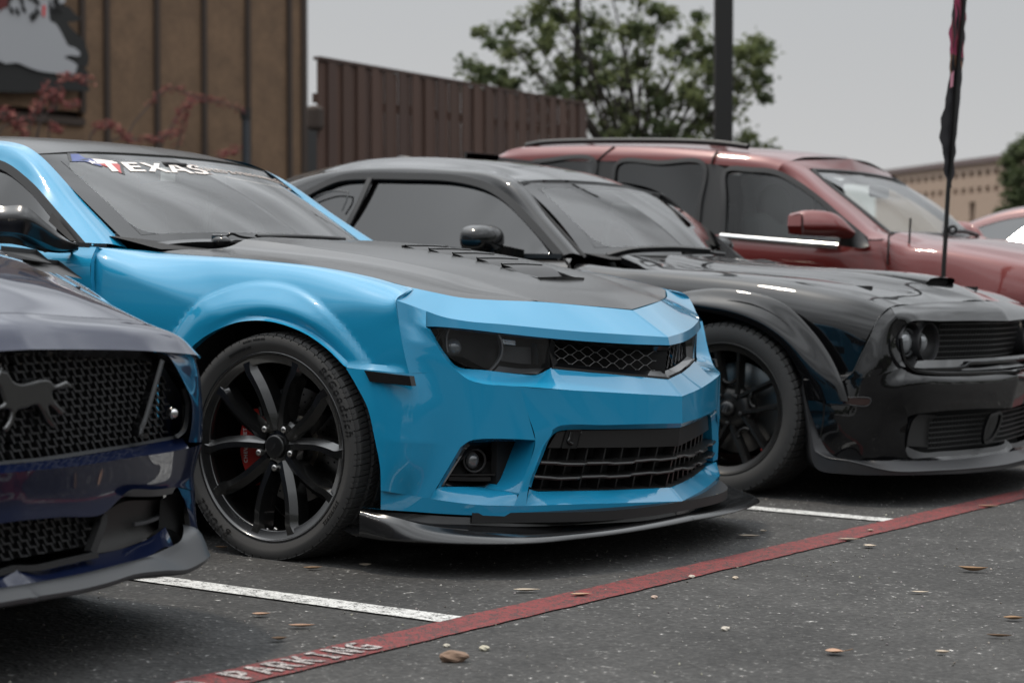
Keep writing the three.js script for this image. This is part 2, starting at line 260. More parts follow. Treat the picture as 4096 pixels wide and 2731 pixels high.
// ---------- brown panelled building with its sign ----------
{
  const X = -19.2, bd = thing('panelled_building', 'brown panelled building with dark vertical battens at the left', 'building', [X, 0, 0]);
  const nz = tileNoise(64, 41), ny = tileNoise(16, 42);
  const wallT = tex(512, 512, (u, v) => { const t = 0.92 + 0.1 * (nz(u, v) - 0.5) + 0.12 * (ny(u, v) - 0.5); return [0.47 * t, 0.375 * t, 0.29 * t]; }, { srgb: true }); wallT.repeat.set(0.25, 0.25);
  M.panel = std(lin(1, 1, 1), 0.9, 0, { map: wallT }); M.batten = std(lin(0.045, 0.031, 0.024), 0.85); M.cap = std(lin(0.03, 0.027, 0.025), 0.7);
  const z = [-11.1, -12.2, -13.3, -14.4, -15.55, -16.77, -17.374, -17.905, -19.043, -20.173, -21.279, -22.385, -22.78], zE = -22.8;
  const wallTop = 8.4, low = 2.95;
  mesh('core', box(8, wallTop, 12, -4.2, wallTop / 2, zE + 6), M.batten, bd);
  const metres = (g) => { const p = g.attributes.position, n = g.attributes.normal, uv = g.attributes.uv; for (let i = 0; i < p.count; i++) uv.setXY(i, p.getZ(i) + p.getX(i), p.getY(i)); return g; };
  for (let i = 0; i + 1 < z.length; i++) { const w = z[i] - z[i + 1] - 0.06, b = i > 5 ? 0.02 : low + 0.02; mesh('wall_panel', metres(box(0.12, wallTop - b, w, -0.08, (wallTop + b) / 2, (z[i] + z[i + 1]) / 2)), M.panel, bd); if (i) mesh('batten', box(0.07, wallTop - (i > 6 ? 0.02 : low), 0.1, 0.0, (wallTop + (i > 6 ? 0.02 : low)) / 2, z[i]), M.batten, bd); }
  mesh('corner_trim', box(0.16, wallTop, 0.14, -0.06, wallTop / 2, zE + 0.0), M.batten, bd);
  mesh('base_panel', metres(box(0.13, low - 0.1, 6.3, -0.08, (low - 0.1) / 2, -14.25)), M.panel, bd); mesh('base_trim', box(0.12, 0.11, 6.3, -0.02, low - 0.14, -14.25), M.batten, bd);
  mesh('parapet', box(8.5, 0.3, 12.4, -4.2, wallTop + 0.16, zE + 6), M.cap, bd);
  plumb(bd);
  // cut-out sign: black backing with ragged edge, pale shape, red strokes
  const sg = thing('wall_sign', 'large cut out black and pale grey emblem sign with red strokes on the brown wall', 'sign', [X + 0.16, 0, 0]);
  const flat = (P, d, x) => { const s = new THREE.Shape(P.map((p) => new THREE.Vector2(-p[2], p[1]))); const g = new THREE.ExtrudeGeometry(s, { depth: d, bevelEnabled: false }); g.rotateY(Math.PI / 2); g.translate(x, 0, 0); return g; };
  const kurve = (P, n = 6) => new THREE.CatmullRomCurve3(P.map(V), true, 'catmullrom', 0.35).getPoints(P.length * n).map((p) => [p.x, p.y, p.z]);
  M.signBlack = std(lin(0.006, 0.006, 0.006), 0.6); M.signPale = std(lin(0.36, 0.365, 0.38), 0.5); M.signRed = std(lin(0.65, 0.02, 0.02), 0.5); M.signDarkRed = std(lin(0.1, 0.006, 0.006), 0.5);
  mesh('backing', flat(kurve([[-19.04,5.083,-14.301],[-19.04,5.4,-16.679],[-19.04,4.919,-16.687],[-19.04,4.769,-16.818],[-19.04,4.76,-17.129],[-19.04,4.711,-17.109],[-19.04,4.664,-16.82],[-19.04,4.543,-16.801],[-19.04,4.524,-16.906],[-19.04,4.428,-17.03],[-19.04,4.371,-17.157],[-19.04,4.313,-17.032],[-19.04,4.29,-16.868],[-19.04,4.2,-16.954],[-19.04,4.128,-17.077],[-19.04,4.043,-17.206],[-19.04,3.957,-17.25],[-19.04,3.811,-17.317],[-19.04,3.657,-17.277],[-19.04,3.627,-17.107],[-19.04,3.567,-17.3],[-19.04,3.412,-17.26],[-19.04,3.28,-17.326],[-19.04,3.259,-17.05],[-19.04,3.257,-16.639],[-19.04,3.168,-16.045],[-19.04,3.138,-15.455],[-19.04,3.135,-14.882],[-19.04,3.121,-14.328]], 4), 0.05, 0), M.signBlack, sg);
  mesh('pale_shape', flat(kurve([[-19.04,5.083,-14.301],[-19.04,5.284,-15.812],[-19.04,5.365,-16.421],[-19.04,5.067,-16.43],[-19.04,4.769,-16.439],[-19.04,4.297,-16.451],[-19.04,4.236,-16.583],[-19.04,4.099,-16.707],[-19.04,3.933,-16.833],[-19.04,3.914,-16.959],[-19.04,3.85,-17.082],[-19.04,3.788,-17.062],[-19.04,3.787,-16.877],[-19.04,3.746,-16.755],[-19.04,3.7,-16.921],[-19.04,3.649,-17.024],[-19.04,3.588,-17.004],[-19.04,3.509,-16.966],[-19.04,3.491,-16.841],[-19.04,3.49,-16.555],[-19.04,3.496,-16.271],[-19.04,3.534,-16.033],[-19.04,3.586,-15.796],[-19.04,3.553,-15.565],[-19.04,3.585,-15.448],[-19.04,3.552,-14.876],[-19.04,3.531,-14.322]], 3), 0.05, 0.04), M.signPale, sg);
  mesh('pale_patch', flat(kurve([[-19.04,4.681,-16.453],[-19.04,4.824,-16.524],[-19.04,4.83,-16.695],[-19.04,4.688,-16.778],[-19.04,4.586,-16.78],[-19.04,4.547,-16.7],[-19.04,4.551,-16.598],[-19.04,4.469,-16.538],[-19.04,4.552,-16.475]]), 0.05, 0.04), M.signPale, sg);
  mesh('red_stroke', flat([[-19.04,5.201,-16.303],[-19.04,5.209,-16.364],[-19.04,4.596,-16.36],[-19.04,4.591,-16.314]], 0.03, 0.075), M.signRed, sg); mesh('red_stroke', flat([[-19.04,4.482,-16.315],[-19.04,4.487,-16.362],[-19.04,4.315,-16.345],[-19.04,4.326,-16.308]], 0.03, 0.075), M.signRed, sg);
  mesh('dark_red_bar', flat(kurve([[-19.04,5.014,-14.855],[-19.04,5.108,-15.588],[-19.04,4.425,-15.602],[-19.04,4.371,-15.533],[-19.04,4.312,-15.456],[-19.04,4.359,-15.397],[-19.04,4.298,-14.866]], 3), 0.03, 0.08), M.signDarkRed, sg);
  mesh('black_splash', flat(kurve([[-19.04,4.7,-15.594],[-19.04,4.664,-15.665],[-19.04,4.602,-15.764],[-19.04,4.589,-15.843],[-19.04,4.559,-15.774],[-19.04,4.515,-15.706],[-19.04,4.459,-15.668],[-19.04,4.404,-15.63],[-19.04,4.393,-15.603]]), 0.03, 0.075), M.signBlack, sg);
  [[36, 4], [40, 7], [24, 8], [26, 16], [19.5, 19.5], [37, 21], [40, 17], [34, 24], [31, 2], [22, 3], [13.5, 19], [58, 5], [63, 12], [60, 1]].forEach(([u, v], i) => { const c = [X + 0.16, 4.62 - v * 0.0143, -15.42 - u * 0.0195], g = new THREE.SphereGeometry(0.035, 8, 6); g.scale(0.5, 1.9, 0.8); g.rotateX(0.5); g.translate(0.11, c[1], c[2]); mesh('black_fleck', g, M.signBlack, sg); });
  plumb(sg);
  // pipe stub with a dark cap, black screen in the gap
  const pp = thing('vent_pipe', 'grey standing pipe with dark cap in front of the brown wall', 'pipe', [-18.4,2.238,-20.279]); pp.position.y = 0; { const top = [-18.4,3.401,-20.251]; mesh('shaft', (() => { const g = new THREE.CylinderGeometry(0.065, 0.065, top[1] - 0.1, 16); g.translate(0, (top[1] - 0.1) / 2, 0); return g; })(), std(lin(0.055, 0.06, 0.068), 0.5, 0.4), pp); mesh('cap', (() => { const g = new THREE.CylinderGeometry(0.095, 0.09, 0.16, 16); g.translate(-0.0, top[1] - 0.08, 0); return g; })(), M.trimDull, pp); } plumb(pp);
  const sc = thing('black_screen', 'black screen standing in the gap between brown building and fence', 'screen', [-25,2.284,-30.24]); sc.position.y = 0; mesh('panel', box(0.12, [-25,4.272,-30.186][1], 2.2, 0, [-25,4.272,-30.186][1] / 2, 0), M.trim, sc); mesh('rail', box(0.18, 0.08, 2.2, 0, [-25,4.272,-30.186][1] + 0.02, 0), M.dark, sc); plumb(sc);
}
// ---------- tall fence of brown vertical boards ----------
{
  const A = V([-8.469,2.874,-9.839]), B = V([-9.289,2.866,-16.134]), t = thing('board_fence', 'tall brown fence of narrow vertical boards between building and tree', 'fence', [A.x, 0, A.z]);
  const d = B.clone().sub(A).setY(0), L = d.length(), H = 2.86; t.rotation.y = Math.atan2(-d.z, d.x);
  const mats = [lin(0.075, 0.039, 0.027), lin(0.068, 0.036, 0.025), lin(0.082, 0.043, 0.03), lin(0.063, 0.034, 0.025)].map((c) => std(c, 0.75)), gs = [0, 1, 2].map((k) => new RoundedBoxGeometry(0.152, H, 0.025, 1, 0.006)), n = Math.round(L / 0.14);
  for (let i = 0; i < n; i++) { const m = mesh('board', gs[i % 3], mats[(i * 7 + (i >> 2)) % 4], t); m.position.set((i + 0.5) * L / n, H / 2 + rr(-0.012, 0.012), i % 2 ? 0.02 : -0.006); m.rotation.z = rr(-0.002, 0.002); }
  for (const y of [0.5, 1.5, 2.5]) mesh('rail', box(L, 0.09, 0.04, L / 2, y, -0.05), mats[1], t); mesh('top_cap', box(L + 0.04, 0.03, 0.08, L / 2, H + 0.02, -0.005), mats[3], t);
  const lamp = mesh('hinge_block', box(0.16, 0.24, 0.14, -0.06, 2.3, 0.0, 0.05), M.batten, t); plumb(t);
}
// ---------- poles ----------
{
  const lp = thing('light_pole', 'thick black square light pole rising behind the red wagon', 'pole', [-5.19,1.595,-11.95]); lp.position.y = 0; mesh('shaft', box(0.172, 7, 0.172, 0, 3.7, 0, 0.02), M.poleBlack = std(lin(0.014, 0.0135, 0.013), 0.5, 0.2), lp); mesh('base', (() => { const g = new THREE.CylinderGeometry(0.3, 0.32, 0.75, 24); g.translate(0, 0.375, 0); return g; })(), std(lin(0.3, 0.29, 0.27), 0.9), lp); mesh('lamp_arm', box(1.0, 0.12, 0.1, 0.4, 7.15, 0, 0.02), M.poleBlack, lp); mesh('lamp_head', box(0.55, 0.12, 0.35, 1.05, 7.12, 0, 0.03), M.poleBlack, lp); lp.rotation.y = 0.6; plumb(lp);
  const up = thing('utility_pole', 'thin dark pole standing among the tree branches', 'pole', [-13.224,2.777,-22.285]); up.position.y = 0; mesh('shaft', (() => { const g = new THREE.CylinderGeometry(0.05, 0.075, 9, 12); g.translate(0, 4.5, 0); return g; })(), M.poleBlack, up); mesh('cross_arm', box(0.9, 0.08, 0.08, 0, 8.6, 0), M.poleBlack, up); plumb(up);
}
// ---------- trees: tapered limbs, crown of many leaf faces in uneven clumps ----------
function leafCloud(blobs, per, size, seedN) {
  seed = seedN; const n = blobs.length * per, P = new Float32Array(n * 18), N = new Float32Array(n * 18), U = new Float32Array(n * 12); let o = 0; const a = new THREE.Vector3(), b = new THREE.Vector3(), c = new THREE.Vector3(), d = new THREE.Vector3(), nn = new THREE.Vector3();
  for (const [x, y, z, r] of blobs) for (let k = 0; k < per; k++) {
    a.set(rr(-1, 1), rr(-1, 1), rr(-1, 1)); const L = a.length(); if (L > 1) a.multiplyScalar(rnd() / L); a.multiplyScalar(r * (0.75 + 0.5 * rnd())); a.y *= 0.8; a.add(c.set(x, y, z));
    nn.set(rr(-1, 1), rr(0.0, 1.4), rr(-1, 1)).normalize(); b.set(rr(-1, 1), rr(-0.8, 0.3), rr(-1, 1)); b.addScaledVector(nn, -b.dot(nn)).normalize(); d.crossVectors(nn, b); const s = size * rr(0.6, 1.3), w = s * 0.34, q = [a.clone(), a.clone().addScaledVector(b, s * 0.5).addScaledVector(d, w), a.clone().addScaledVector(b, s), a.clone().addScaledVector(b, s * 0.5).addScaledVector(d, -w)];
    for (const i of [0, 2, 1, 0, 3, 2]) { P[o] = q[i].x; P[o + 1] = q[i].y; P[o + 2] = q[i].z; N[o] = nn.x; N[o + 1] = nn.y; N[o + 2] = nn.z; o += 3; }
  }
  const g = new THREE.BufferGeometry(); g.setAttribute('position', new THREE.BufferAttribute(P, 3)); g.setAttribute('normal', new THREE.BufferAttribute(N, 3)); g.setAttribute('uv', new THREE.BufferAttribute(U, 2)); return g;
}
const leafMat = (c) => phy(c, 0.95, 0, { transmission: 0.4, thickness: 0, specularIntensity: 0.3 });
function limbs(base, tips, r0, seedN) { // trunk, then a bent limb to each tip
  const out = [], top = base.clone(); top.y = base.y + 1.7; out.push(bar([base, base.clone().lerp(top, 0.5).add(V([0.05, 0, 0.03])), top], r0 * 2, r0 * 2, 8, [1, 0, 0]));
  tips.forEach((p, i) => { const q = V(p), m = top.clone().lerp(q, 0.45).add(V([rr(-0.25, 0.25), rr(0.1, 0.4), rr(-0.25, 0.25)])); const c = new THREE.CatmullRomCurve3([top, m, q]); const g = new THREE.TubeGeometry(c, 8, r0 * 0.4, 5, false); const pos = g.attributes.position; for (let k = 0; k <= 8; k++) { const cc = c.getPointAt(k / 8); for (let j = 0; j <= 5; j++) { const id = k * 6 + j, f = 1 - 0.75 * k / 8; pos.setXYZ(id, cc.x + (pos.getX(id) - cc.x) * f, cc.y + (pos.getY(id) - cc.y) * f, cc.z + (pos.getZ(id) - cc.z) * f); } } out.push(g); });
  return merge(out);
}
const treeMats = { leafA: leafMat(lin(0.15, 0.175, 0.075)), leafB: leafMat(lin(0.085, 0.11, 0.05)), bark: std(lin(0.05, 0.042, 0.035), 0.95) };
let shadeTree;
{
  const D = 32, blobs = [[-13.911,3.96,-20.084],[-14.085,3.749,-20.559],[-13.511,4.44,-20.369],[-13.781,4.254,-21.142],[-13.698,3.712,-20.813],[-13.28,4.893,-21.142],[-13.009,4.465,-20.822],[-13.155,4.842,-21.701],[-13.346,3.921,-21.055],[-12.738,4,-20.981],[-13.166,3.571,-21.159],[-12.627,3.461,-20.911],[-12.792,4.865,-22.063],[-12.122,4.499,-21.53],[-12.783,4.313,-22.164],[-12.024,4.662,-21.961],[-11.882,4.814,-22.422],[-11.847,4.319,-21.823],[-12.165,4.003,-22.08],[-12.033,3.824,-21.319],[-12.712,3.787,-22.068],[-11.49,3.935,-21.923],[-11.581,4.296,-22.478],[-11.278,4.635,-22.454],[-11.404,4.414,-22.96],[-11.084,3.889,-22.069],[-11.769,3.51,-22.44],[-11.203,3.478,-22.212],[-11.941,3.218,-22.193],[-12.079,2.99,-21.492],[-11.934,2.94,-21.945],[-12.638,3.186,-21.971],[-11.32,3.077,-21.877],[-11.218,3.236,-22.672],[-10.929,3.552,-22.277],[-10.666,4.396,-23.087],[-10.442,4.27,-22.99],[-10.507,4.001,-22.695],[-10.478,3.859,-23.188],[-10.651,3.664,-22.826],[-10.583,2.896,-22.836],[-10.476,2.774,-23.142],[-10.733,4.155,-22.793],[-10.675,3.369,-22.556],[-11.753,2.898,-22.063],[-11.206,2.866,-22.184],[-11.06,2.937,-22.883],[-12.602,3.507,-22.728],[-12.279,3.721,-22.952],[-13.276,4.523,-22.328],[-13.153,4.081,-22.389],[-13.751,4.749,-21.304],[-12.866,5.181,-21.428],[-12.419,5.253,-21.726],[-13.255,5.264,-21.174],[-12.127,5.073,-22.151],[-11.242,4.053,-23.171],[-13.255,3.252,-22.286],[-13.544,3.881,-22.123],[-11.87,3.795,-23.225],[-11.972,2.966,-23.121]];
  const t = thing('shade_tree', 'loose green tree with many sky gaps behind fence and red wagon', 'tree', [-12.04,2.751,-22.107]); t.position.y = 0; const o = t.position.clone();
  seed = 77; const bl = blobs.map((p, i) => [p[0] - o.x, p[1], p[2] - o.z, 0.2 + 0.17 * rnd()]);
  const sub = []; for (const b of bl) { sub.push(b); for (let k = 0; k < 2; k++) sub.push([b[0] + rr(-0.35, 0.35), b[1] + rr(-0.25, 0.25), b[2] + rr(-0.5, 0.5), rr(0.09, 0.17)]); }
  mesh('trunk', limbs(V([0, 0, 0]), bl.map((b) => b.slice(0, 3)), 0.11), treeMats.bark, t);
  mesh('crown', merge([leafCloud(sub.filter((_, i) => i % 2), 80, 0.1, 5)]), treeMats.leafA, t); mesh('crown', leafCloud(sub.filter((_, i) => i % 2 === 0), 90, 0.1, 6), treeMats.leafB, t);
  shadeTree = t;
  const t2 = thing('dense_tree', 'dense dark green tree cut off by the right edge', 'tree', [-12.367,2.91,-40.85]); t2.position.y = 0; const o2 = t2.position.clone(); seed = 99;
  const b2 = [[-12.816,3.592,-40.583],[-12.671,3.827,-40.689],[-12.523,3.992,-40.794],[-12.229,3.803,-40.381],[-12.801,3.177,-40.575],[-12.398,3.228,-40.244],[-12.344,3.327,-40.884],[-12.676,2.755,-40.399],[-12.343,2.772,-40.26],[-12.251,2.913,-40.927],[-12.827,2.345,-40.521],[-12.516,2.383,-40.249],[-12.252,2.385,-40.303],[-12.157,2.454,-40.969],[-12.123,3.61,-41.042],[-12.029,3.15,-41.084],[-11.93,2.575,-41.124],[-12.466,2.063,-40.268],[-12.158,2.025,-40.469],[-12.026,2.041,-41.037]].map((p) => [p[0] - o2.x, p[1], p[2] - o2.z, rr(0.22, 0.38)]);
  mesh('trunk', limbs(V([0, 0, 0]), b2.map((b) => b.slice(0, 3)), 0.1), treeMats.bark, t2); mesh('crown', leafCloud(b2, 420, 0.12, 8), treeMats.leafB, t2); mesh('crown', leafCloud(b2.filter((_, i) => i % 3 === 0), 120, 0.12, 9), treeMats.leafA, t2);
}
// ---------- red flowered yuccas in front of the brown wall ----------
{
  M.stalk = std(lin(0.06, 0.045, 0.04), 0.9); M.bloom = std(lin(0.2, 0.045, 0.042), 0.7); M.bloomPale = std(lin(0.42, 0.17, 0.13), 0.7);
  const yucca = (label, stems, seedN) => {
    seed = seedN; const o = V(stems[0][0]).setY(0), t = thing('red_yucca', label, 'plant', [o.x, 0, o.z], 0);
    const blade = []; for (let i = 0; i < 26; i++) { const a = rr(0, 6.28), L = rr(0.5, 0.9); blade.push(bar([[0, 0, 0], [0.25 * L * Math.cos(a), 0.5 * L, 0.25 * L * Math.sin(a)], [0.7 * L * Math.cos(a), 0.75 * L, 0.7 * L * Math.sin(a)]], 0.014, 0.006, 5)); }
    const lf = mesh('leaf_rosette', merge(blade), treeMats.leafA, t); lf.userData.kind = 'stuff';
    stems.forEach((s) => { const p = s.map((q) => V(q).sub(o)), pts = [new THREE.Vector3(0, 0, 0), ...p], c = new THREE.CatmullRomCurve3(pts, false, 'centripetal'), st = mesh('flower_stalk', new THREE.TubeGeometry(c, 40, 0.013, 5), M.stalk, t); for (const [m, dens] of [[M.bloom, 1], [M.bloomPale, 0.25]]) { const fl = []; const k0 = 1 - (s.length - 1) / (pts.length - 1) * 0.98, n = Math.round(70 * s.length / 4 * dens); for (let i = 0; i < n; i++) { const q = c.getPoint(lerp(Math.max(0.3, k0), 1, Math.pow(rnd(), 0.8))); const g = new THREE.IcosahedronGeometry(rr(0.009, 0.02), 0); g.scale(0.8, 1.5, 0.8); g.rotateZ(rr(-1, 1)); g.rotateX(rr(-1, 1)); g.translate(q.x + rr(-0.06, 0.06), q.y + rr(-0.05, 0.07), q.z + rr(-0.07, 0.07)); fl.push(g); } const b = mesh('blossom', merge(fl), m, st); b.userData.kind = 'stuff'; } });
    return t;
  };
  yucca('red yucca with tall arching stalks reaching to the grey pipe', [[[-17.6,2.716,-16.623],[-17.6,3.125,-16.982],[-17.6,3.37,-17.257],[-17.6,3.502,-17.592],[-17.6,3.402,-18.051],[-17.6,3.37,-18.625],[-17.6,3.264,-19.193]], [[-17.4,2.657,-17.166],[-17.4,2.923,-17.355],[-17.4,3.13,-17.526],[-17.4,3.281,-17.722],[-17.4,3.373,-17.944]], [[-17.5,2.532,-17.56],[-17.5,2.809,-17.642],[-17.5,2.994,-17.693],[-17.5,3.246,-17.833]]], 301);
  yucca('red yucca whose stalks cross the lower part of the wall sign', [[[-17.2,2.671,-14.286],[-17.2,2.897,-14.373],[-17.2,3.086,-14.517],[-17.2,3.3,-14.607]], [[-17.3,2.691,-14.554],[-17.3,2.984,-14.774],[-17.3,3.161,-14.904],[-17.3,3.436,-15.02],[-17.3,3.441,-15.246],[-17.3,3.411,-15.56]], [[-17.2,2.823,-14.493],[-17.2,3.079,-14.601],[-17.2,3.201,-14.75],[-17.2,3.099,-14.865],[-17.2,3.025,-14.981],[-17.2,3.084,-15.211]]], 302);
  yucca('low red yucca at the far left above the car roof', [[[-17,2.607,-13.372],[-17,2.841,-13.668],[-17,2.772,-13.83],[-17,2.701,-13.975]], [[-17.1,2.602,-13.675],[-17.1,2.7,-13.924],[-17.1,2.598,-14.034],[-17.1,2.578,-14.144]]], 303);
  yucca('red yucca with drooping stalks just above the windscreen banner', [[[-17.2,2.578,-15.435],[-17.2,2.695,-15.492],[-17.2,2.773,-15.61],[-17.2,2.817,-15.748],[-17.2,2.813,-15.903],[-17.2,2.705,-16.094],[-17.2,2.627,-16.239]], [[-17.3,2.582,-15.955],[-17.3,2.651,-16.363],[-17.3,2.662,-16.781],[-17.3,2.715,-17.036],[-17.3,2.792,-17.315]], [[-17.2,2.724,-14.663],[-17.2,2.69,-14.777],[-17.2,2.668,-14.873]]], 304);
  yucca('small red yucca right of the arching stalks, half hidden by the car roof', [[[-17.2,2.406,-18.081],[-17.2,2.512,-18.216],[-17.2,2.562,-18.422],[-17.2,2.627,-18.618]]], 305);
}
// ---------- pale masonry building far right ----------
{
  const A = V([-24.573,4.348,-59.954]), B = V([-17.267,4.37,-52.069]), d = B.clone().sub(A).setY(0), L0 = d.length(), t = thing('masonry_building', 'pale tan masonry building with two rows of small square openings, far right', 'building', [A.x, 0, A.z]); t.rotation.y = Math.atan2(-d.z, d.x);
  const H = (A.y + B.y) / 2 - 0.16, L = L0 + 4, nz = tileNoise(128, 51), bt = tex(512, 512, (u, v) => { const row = Math.floor(v * 24), fx = (u * 12 + (row % 2) * 0.5) % 1, fy = (v * 24) % 1, j = fx < 0.04 || fy < 0.08 ? 0.93 : 1, k = j * (0.94 + 0.12 * (nz(u, v) - 0.5)); return [0.72 * k, 0.63 * k, 0.56 * k]; }, { srgb: true }); bt.repeat.set(0.4, 0.4);
  const S = new THREE.Shape([[-0.0, 0], [L, 0], [L, H], [0, H]].map((p) => new THREE.Vector2(...p)));
  const hole = (x, y, w, h) => S.holes.push(new THREE.Path([[x - w / 2, y - h / 2], [x + w / 2, y - h / 2], [x + w / 2, y + h / 2], [x - w / 2, y + h / 2]].map((p) => new THREE.Vector2(...p))));
  const n = 17, rows = [H - 0.3, H - 0.78]; const step = L0 / n; for (let i = 0; i < n; i++) for (const y of rows) hole((i + 0.55) * step, y, step * 0.5, 0.18);
  const sx = L0 * 0.79; S.holes.push(new THREE.Path([[sx, H - 1.95], [sx + 0.32, H - 1.95], [sx + 0.4, H - 1.12], [sx - 0.08, H - 1.12]].map((p) => new THREE.Vector2(...p))));
  const g = new THREE.ExtrudeGeometry(S, { depth: 0.3, bevelEnabled: false }); g.translate(0, 0, -0.3); mesh('wall', g, std(lin(1, 1, 1), 0.9, 0, { map: bt }), t);
  mesh('core', box(L, H - 0.02, 10, L / 2, H / 2, -5.35), std(lin(0.03, 0.022, 0.02), 0.9), t); mesh('cornice', box(L + 0.2, 0.16, 10.6, L / 2, H + 0.08, -5.2), std(lin(0.16, 0.12, 0.115), 0.7), t); plumb(t);
}
// ---------- feather flag ----------
{
  const fl = thing('feather_flag', 'black feather flag with magenta print on a thin bent pole', 'flag', [0.191,0.924,-4.05]); fl.position.y = 0; const o = fl.position.clone();
  const P = [[0, 0, 0], ...[[0.191,0.924,-4.05],[0.197,1.11,-4.05],[0.205,1.373,-4.05],[0.219,1.519,-4.05],[0.232,1.854,-4.05],[0.26,2.296,-4.05],[0.27,2.544,-4.05],[0.252,2.793,-4.05],[0.204,2.996,-4.05]].map((p) => [p[0] - o.x, p[1], p[2] - o.z])];
  mesh('pole', tube(P, 0.0125, 60, 8), M.poleBlack, fl); mesh('clamp', (() => { const g = new THREE.TorusGeometry(0.018, 0.008, 6, 14); const q = [0.214,1.15,-4.05]; g.translate(q[0] - o.x + 0.02, q[1], q[2] - o.z); return g; })(), M.trim, fl);
  mesh('base_plate', box(0.5, 0.02, 0.5, 0, 0.012, 0), M.trimDull, fl);
  // cloth: left edge and right edge, folded about the pole
  const Lc = [[0.215,2.879,-3.95],[0.237,2.579,-3.93],[0.244,2.285,-3.95],[0.247,2.114,-3.9],[0.227,1.957,-3.97],[0.224,1.79,-3.93],[0.21,1.631,-3.9],[0.208,1.543,-3.95],[0.207,1.458,-3.98],[0.209,1.367,-4.02]], Mc = [[0.224,2.896,-4.06],[0.239,2.598,-4.07],[0.239,2.301,-4.08],[0.231,2.134,-4.08],[0.223,1.967,-4.08],[0.213,1.801,-4.07],[0.209,1.641,-4.06],[0.206,1.55,-4.06],[0.206,1.462,-4.06],[0.21,1.368,-4.05]], Rc = [[0.222,2.92,-4.2],[0.22,2.618,-4.2],[0.213,2.316,-4.2],[0.218,2.145,-4.18],[0.215,1.976,-4.17],[0.21,1.808,-4.16],[0.202,1.647,-4.15],[0.205,1.554,-4.13],[0.205,1.465,-4.12],[0.204,1.36,-4.1]];
  const S = new Skin([0, 1.5, -5]); const loc = (c) => c.map((p) => [p[0] - o.x, p[1], p[2] - o.z]); const R = [loc(Lc), loc(Mc), loc(Rc)]; S.loft(R, 60, 8, { by: 'i' }); const g = S.geo(50);
  const p = g.attributes.position, uv = g.attributes.uv; for (let i = 0; i < p.count; i++) { p.setX(i, p.getX(i) + 0.006 * Math.sin(p.getY(i) * 60) * Math.sin(p.getZ(i) * 30)); uv.setXY(i, (p.getX(i) - p.getZ(i)) * 1.0, p.getY(i) / 2.6); }
  const ft = tex(256, 1024, (u, v, i, j) => { const y = v * 2.6, w = noise.noise(u * 9, y * 5, 0.3), st = Math.sin(u * 60 + y * 22 + w * 4); if (y > 2.02) { const k = w + 0.3 * st; return k > 0.15 ? [0.62, 0.2, 0.36] : k > -0.15 ? [0.5, 0.16, 0.22] : [0.12, 0.08, 0.1]; } if (y > 1.86) return st > 0.75 ? [0.55, 0.38, 0.25] : [0.09, 0.085, 0.1]; return [0.1, 0.098, 0.115]; }, { srgb: true });
  mesh('cloth', g, std(lin(1, 1, 1), 0.75, 0, { map: ft }), fl);
  const s2 = new Skin([0, 1.5, -9]); s2.grid([loc([[0.251,1.912,-3.92],[0.25,1.847,-3.92]]).map(V), loc([[0.256,1.939,-3.95],[0.253,1.86,-3.95]]).map(V)]); mesh('pink_print', s2.geo(30), std(lin(0.6, 0.25, 0.33), 0.7), fl);
}

// ---------- wheels: axle along z, the outer face towards +z, z = 0 at the outer rim edge ----------
// tyre surface as a grid round the axle: prof is a list of [radius, z]; groove(a, z) lowers the tread
function tyreGeo(R, W, rim, nA, groove, lower = 0.012) {
  const zc = -W / 2 + 0.012, sh_ = R - 0.011, P = [[rim - 0.006, 0.004 - 0.004], [rim + 0.006, 0.008], [rim + 0.02, 0.0135], [lerp(rim, R, 0.45), 0.017], [lerp(rim, R, 0.68), 0.0145], [lerp(rim, R, 0.8), 0.011], [lerp(rim, R, 0.83), 0.0122], [sh_ - 0.006, 0.0035], [sh_, -0.003]];
  const tread = []; const nt = 44; for (let i = 0; i <= nt; i++) { const t = i / nt, z = lerp(-0.006, -W + 0.03, t); tread.push([R - 0.011 * Math.pow(Math.abs((z - zc) / (W / 2)), 3.2), z, 1]); }
  const back = [[sh_ - 0.01, -W + 0.02], [lerp(rim, R, 0.5), -W + 0.006], [rim, -W + 0.018]];
  const prof = [...P, ...tread, ...back], S = new Skin([0, 0, zc]), rows = [];
  for (const [r0, z, t] of prof) { const row = []; for (let i = 0; i <= nA; i++) { const a = i / nA * Math.PI * 2; let r = r0 - (groove ? groove(a, z, t, r0) : 0); let y = r * Math.sin(a), x = r * Math.cos(a), zz = z; if (y < -(R - lower)) { y = -(R - lower) - 0.0; } if (y < -(R - 0.05) && z > -0.02) zz += 0.004 * sst(R - 0.05, R - 0.01, -y); row.push(new THREE.Vector3(x, y, zz)); } rows.push(row); }
  S.grid(rows); return S.geo(38);
}
// text along an arc on the side wall
function arcText(text, r, size, mid, z, spread = 1.06, italic = 0.2) {
  const out = []; let w = 0; const adv = [...text].map((ch) => FONT.data.glyphs[ch]?.ha * size / FONT.data.resolution * spread);
  const total = adv.reduce((a, b) => a + b, 0); let a = mid + total / 2 / r;
  [...text].forEach((ch, i) => {
    if (ch !== ' ') { const g = new TextGeometry(ch, { font: FONT, size, depth: 0.002, curveSegments: 3 }); g.applyMatrix4(new THREE.Matrix4().makeShear(0, 0, italic, 0, 0, 0)); g.translate(-adv[i] / 2, 0, 0); g.rotateZ(a - adv[i] / 2 / r - Math.PI / 2); g.translate(r * Math.cos(a - adv[i] / 2 / r), r * Math.sin(a - adv[i] / 2 / r), z); out.push(g); }
    a -= adv[i] / r;
  });
  return merge(out);
}
const lathe = (p, n = 96) => { const g = new THREE.LatheGeometry(p.map(([r, z]) => new THREE.Vector2(r, z)), n); g.rotateX(Math.PI / 2); return g; };
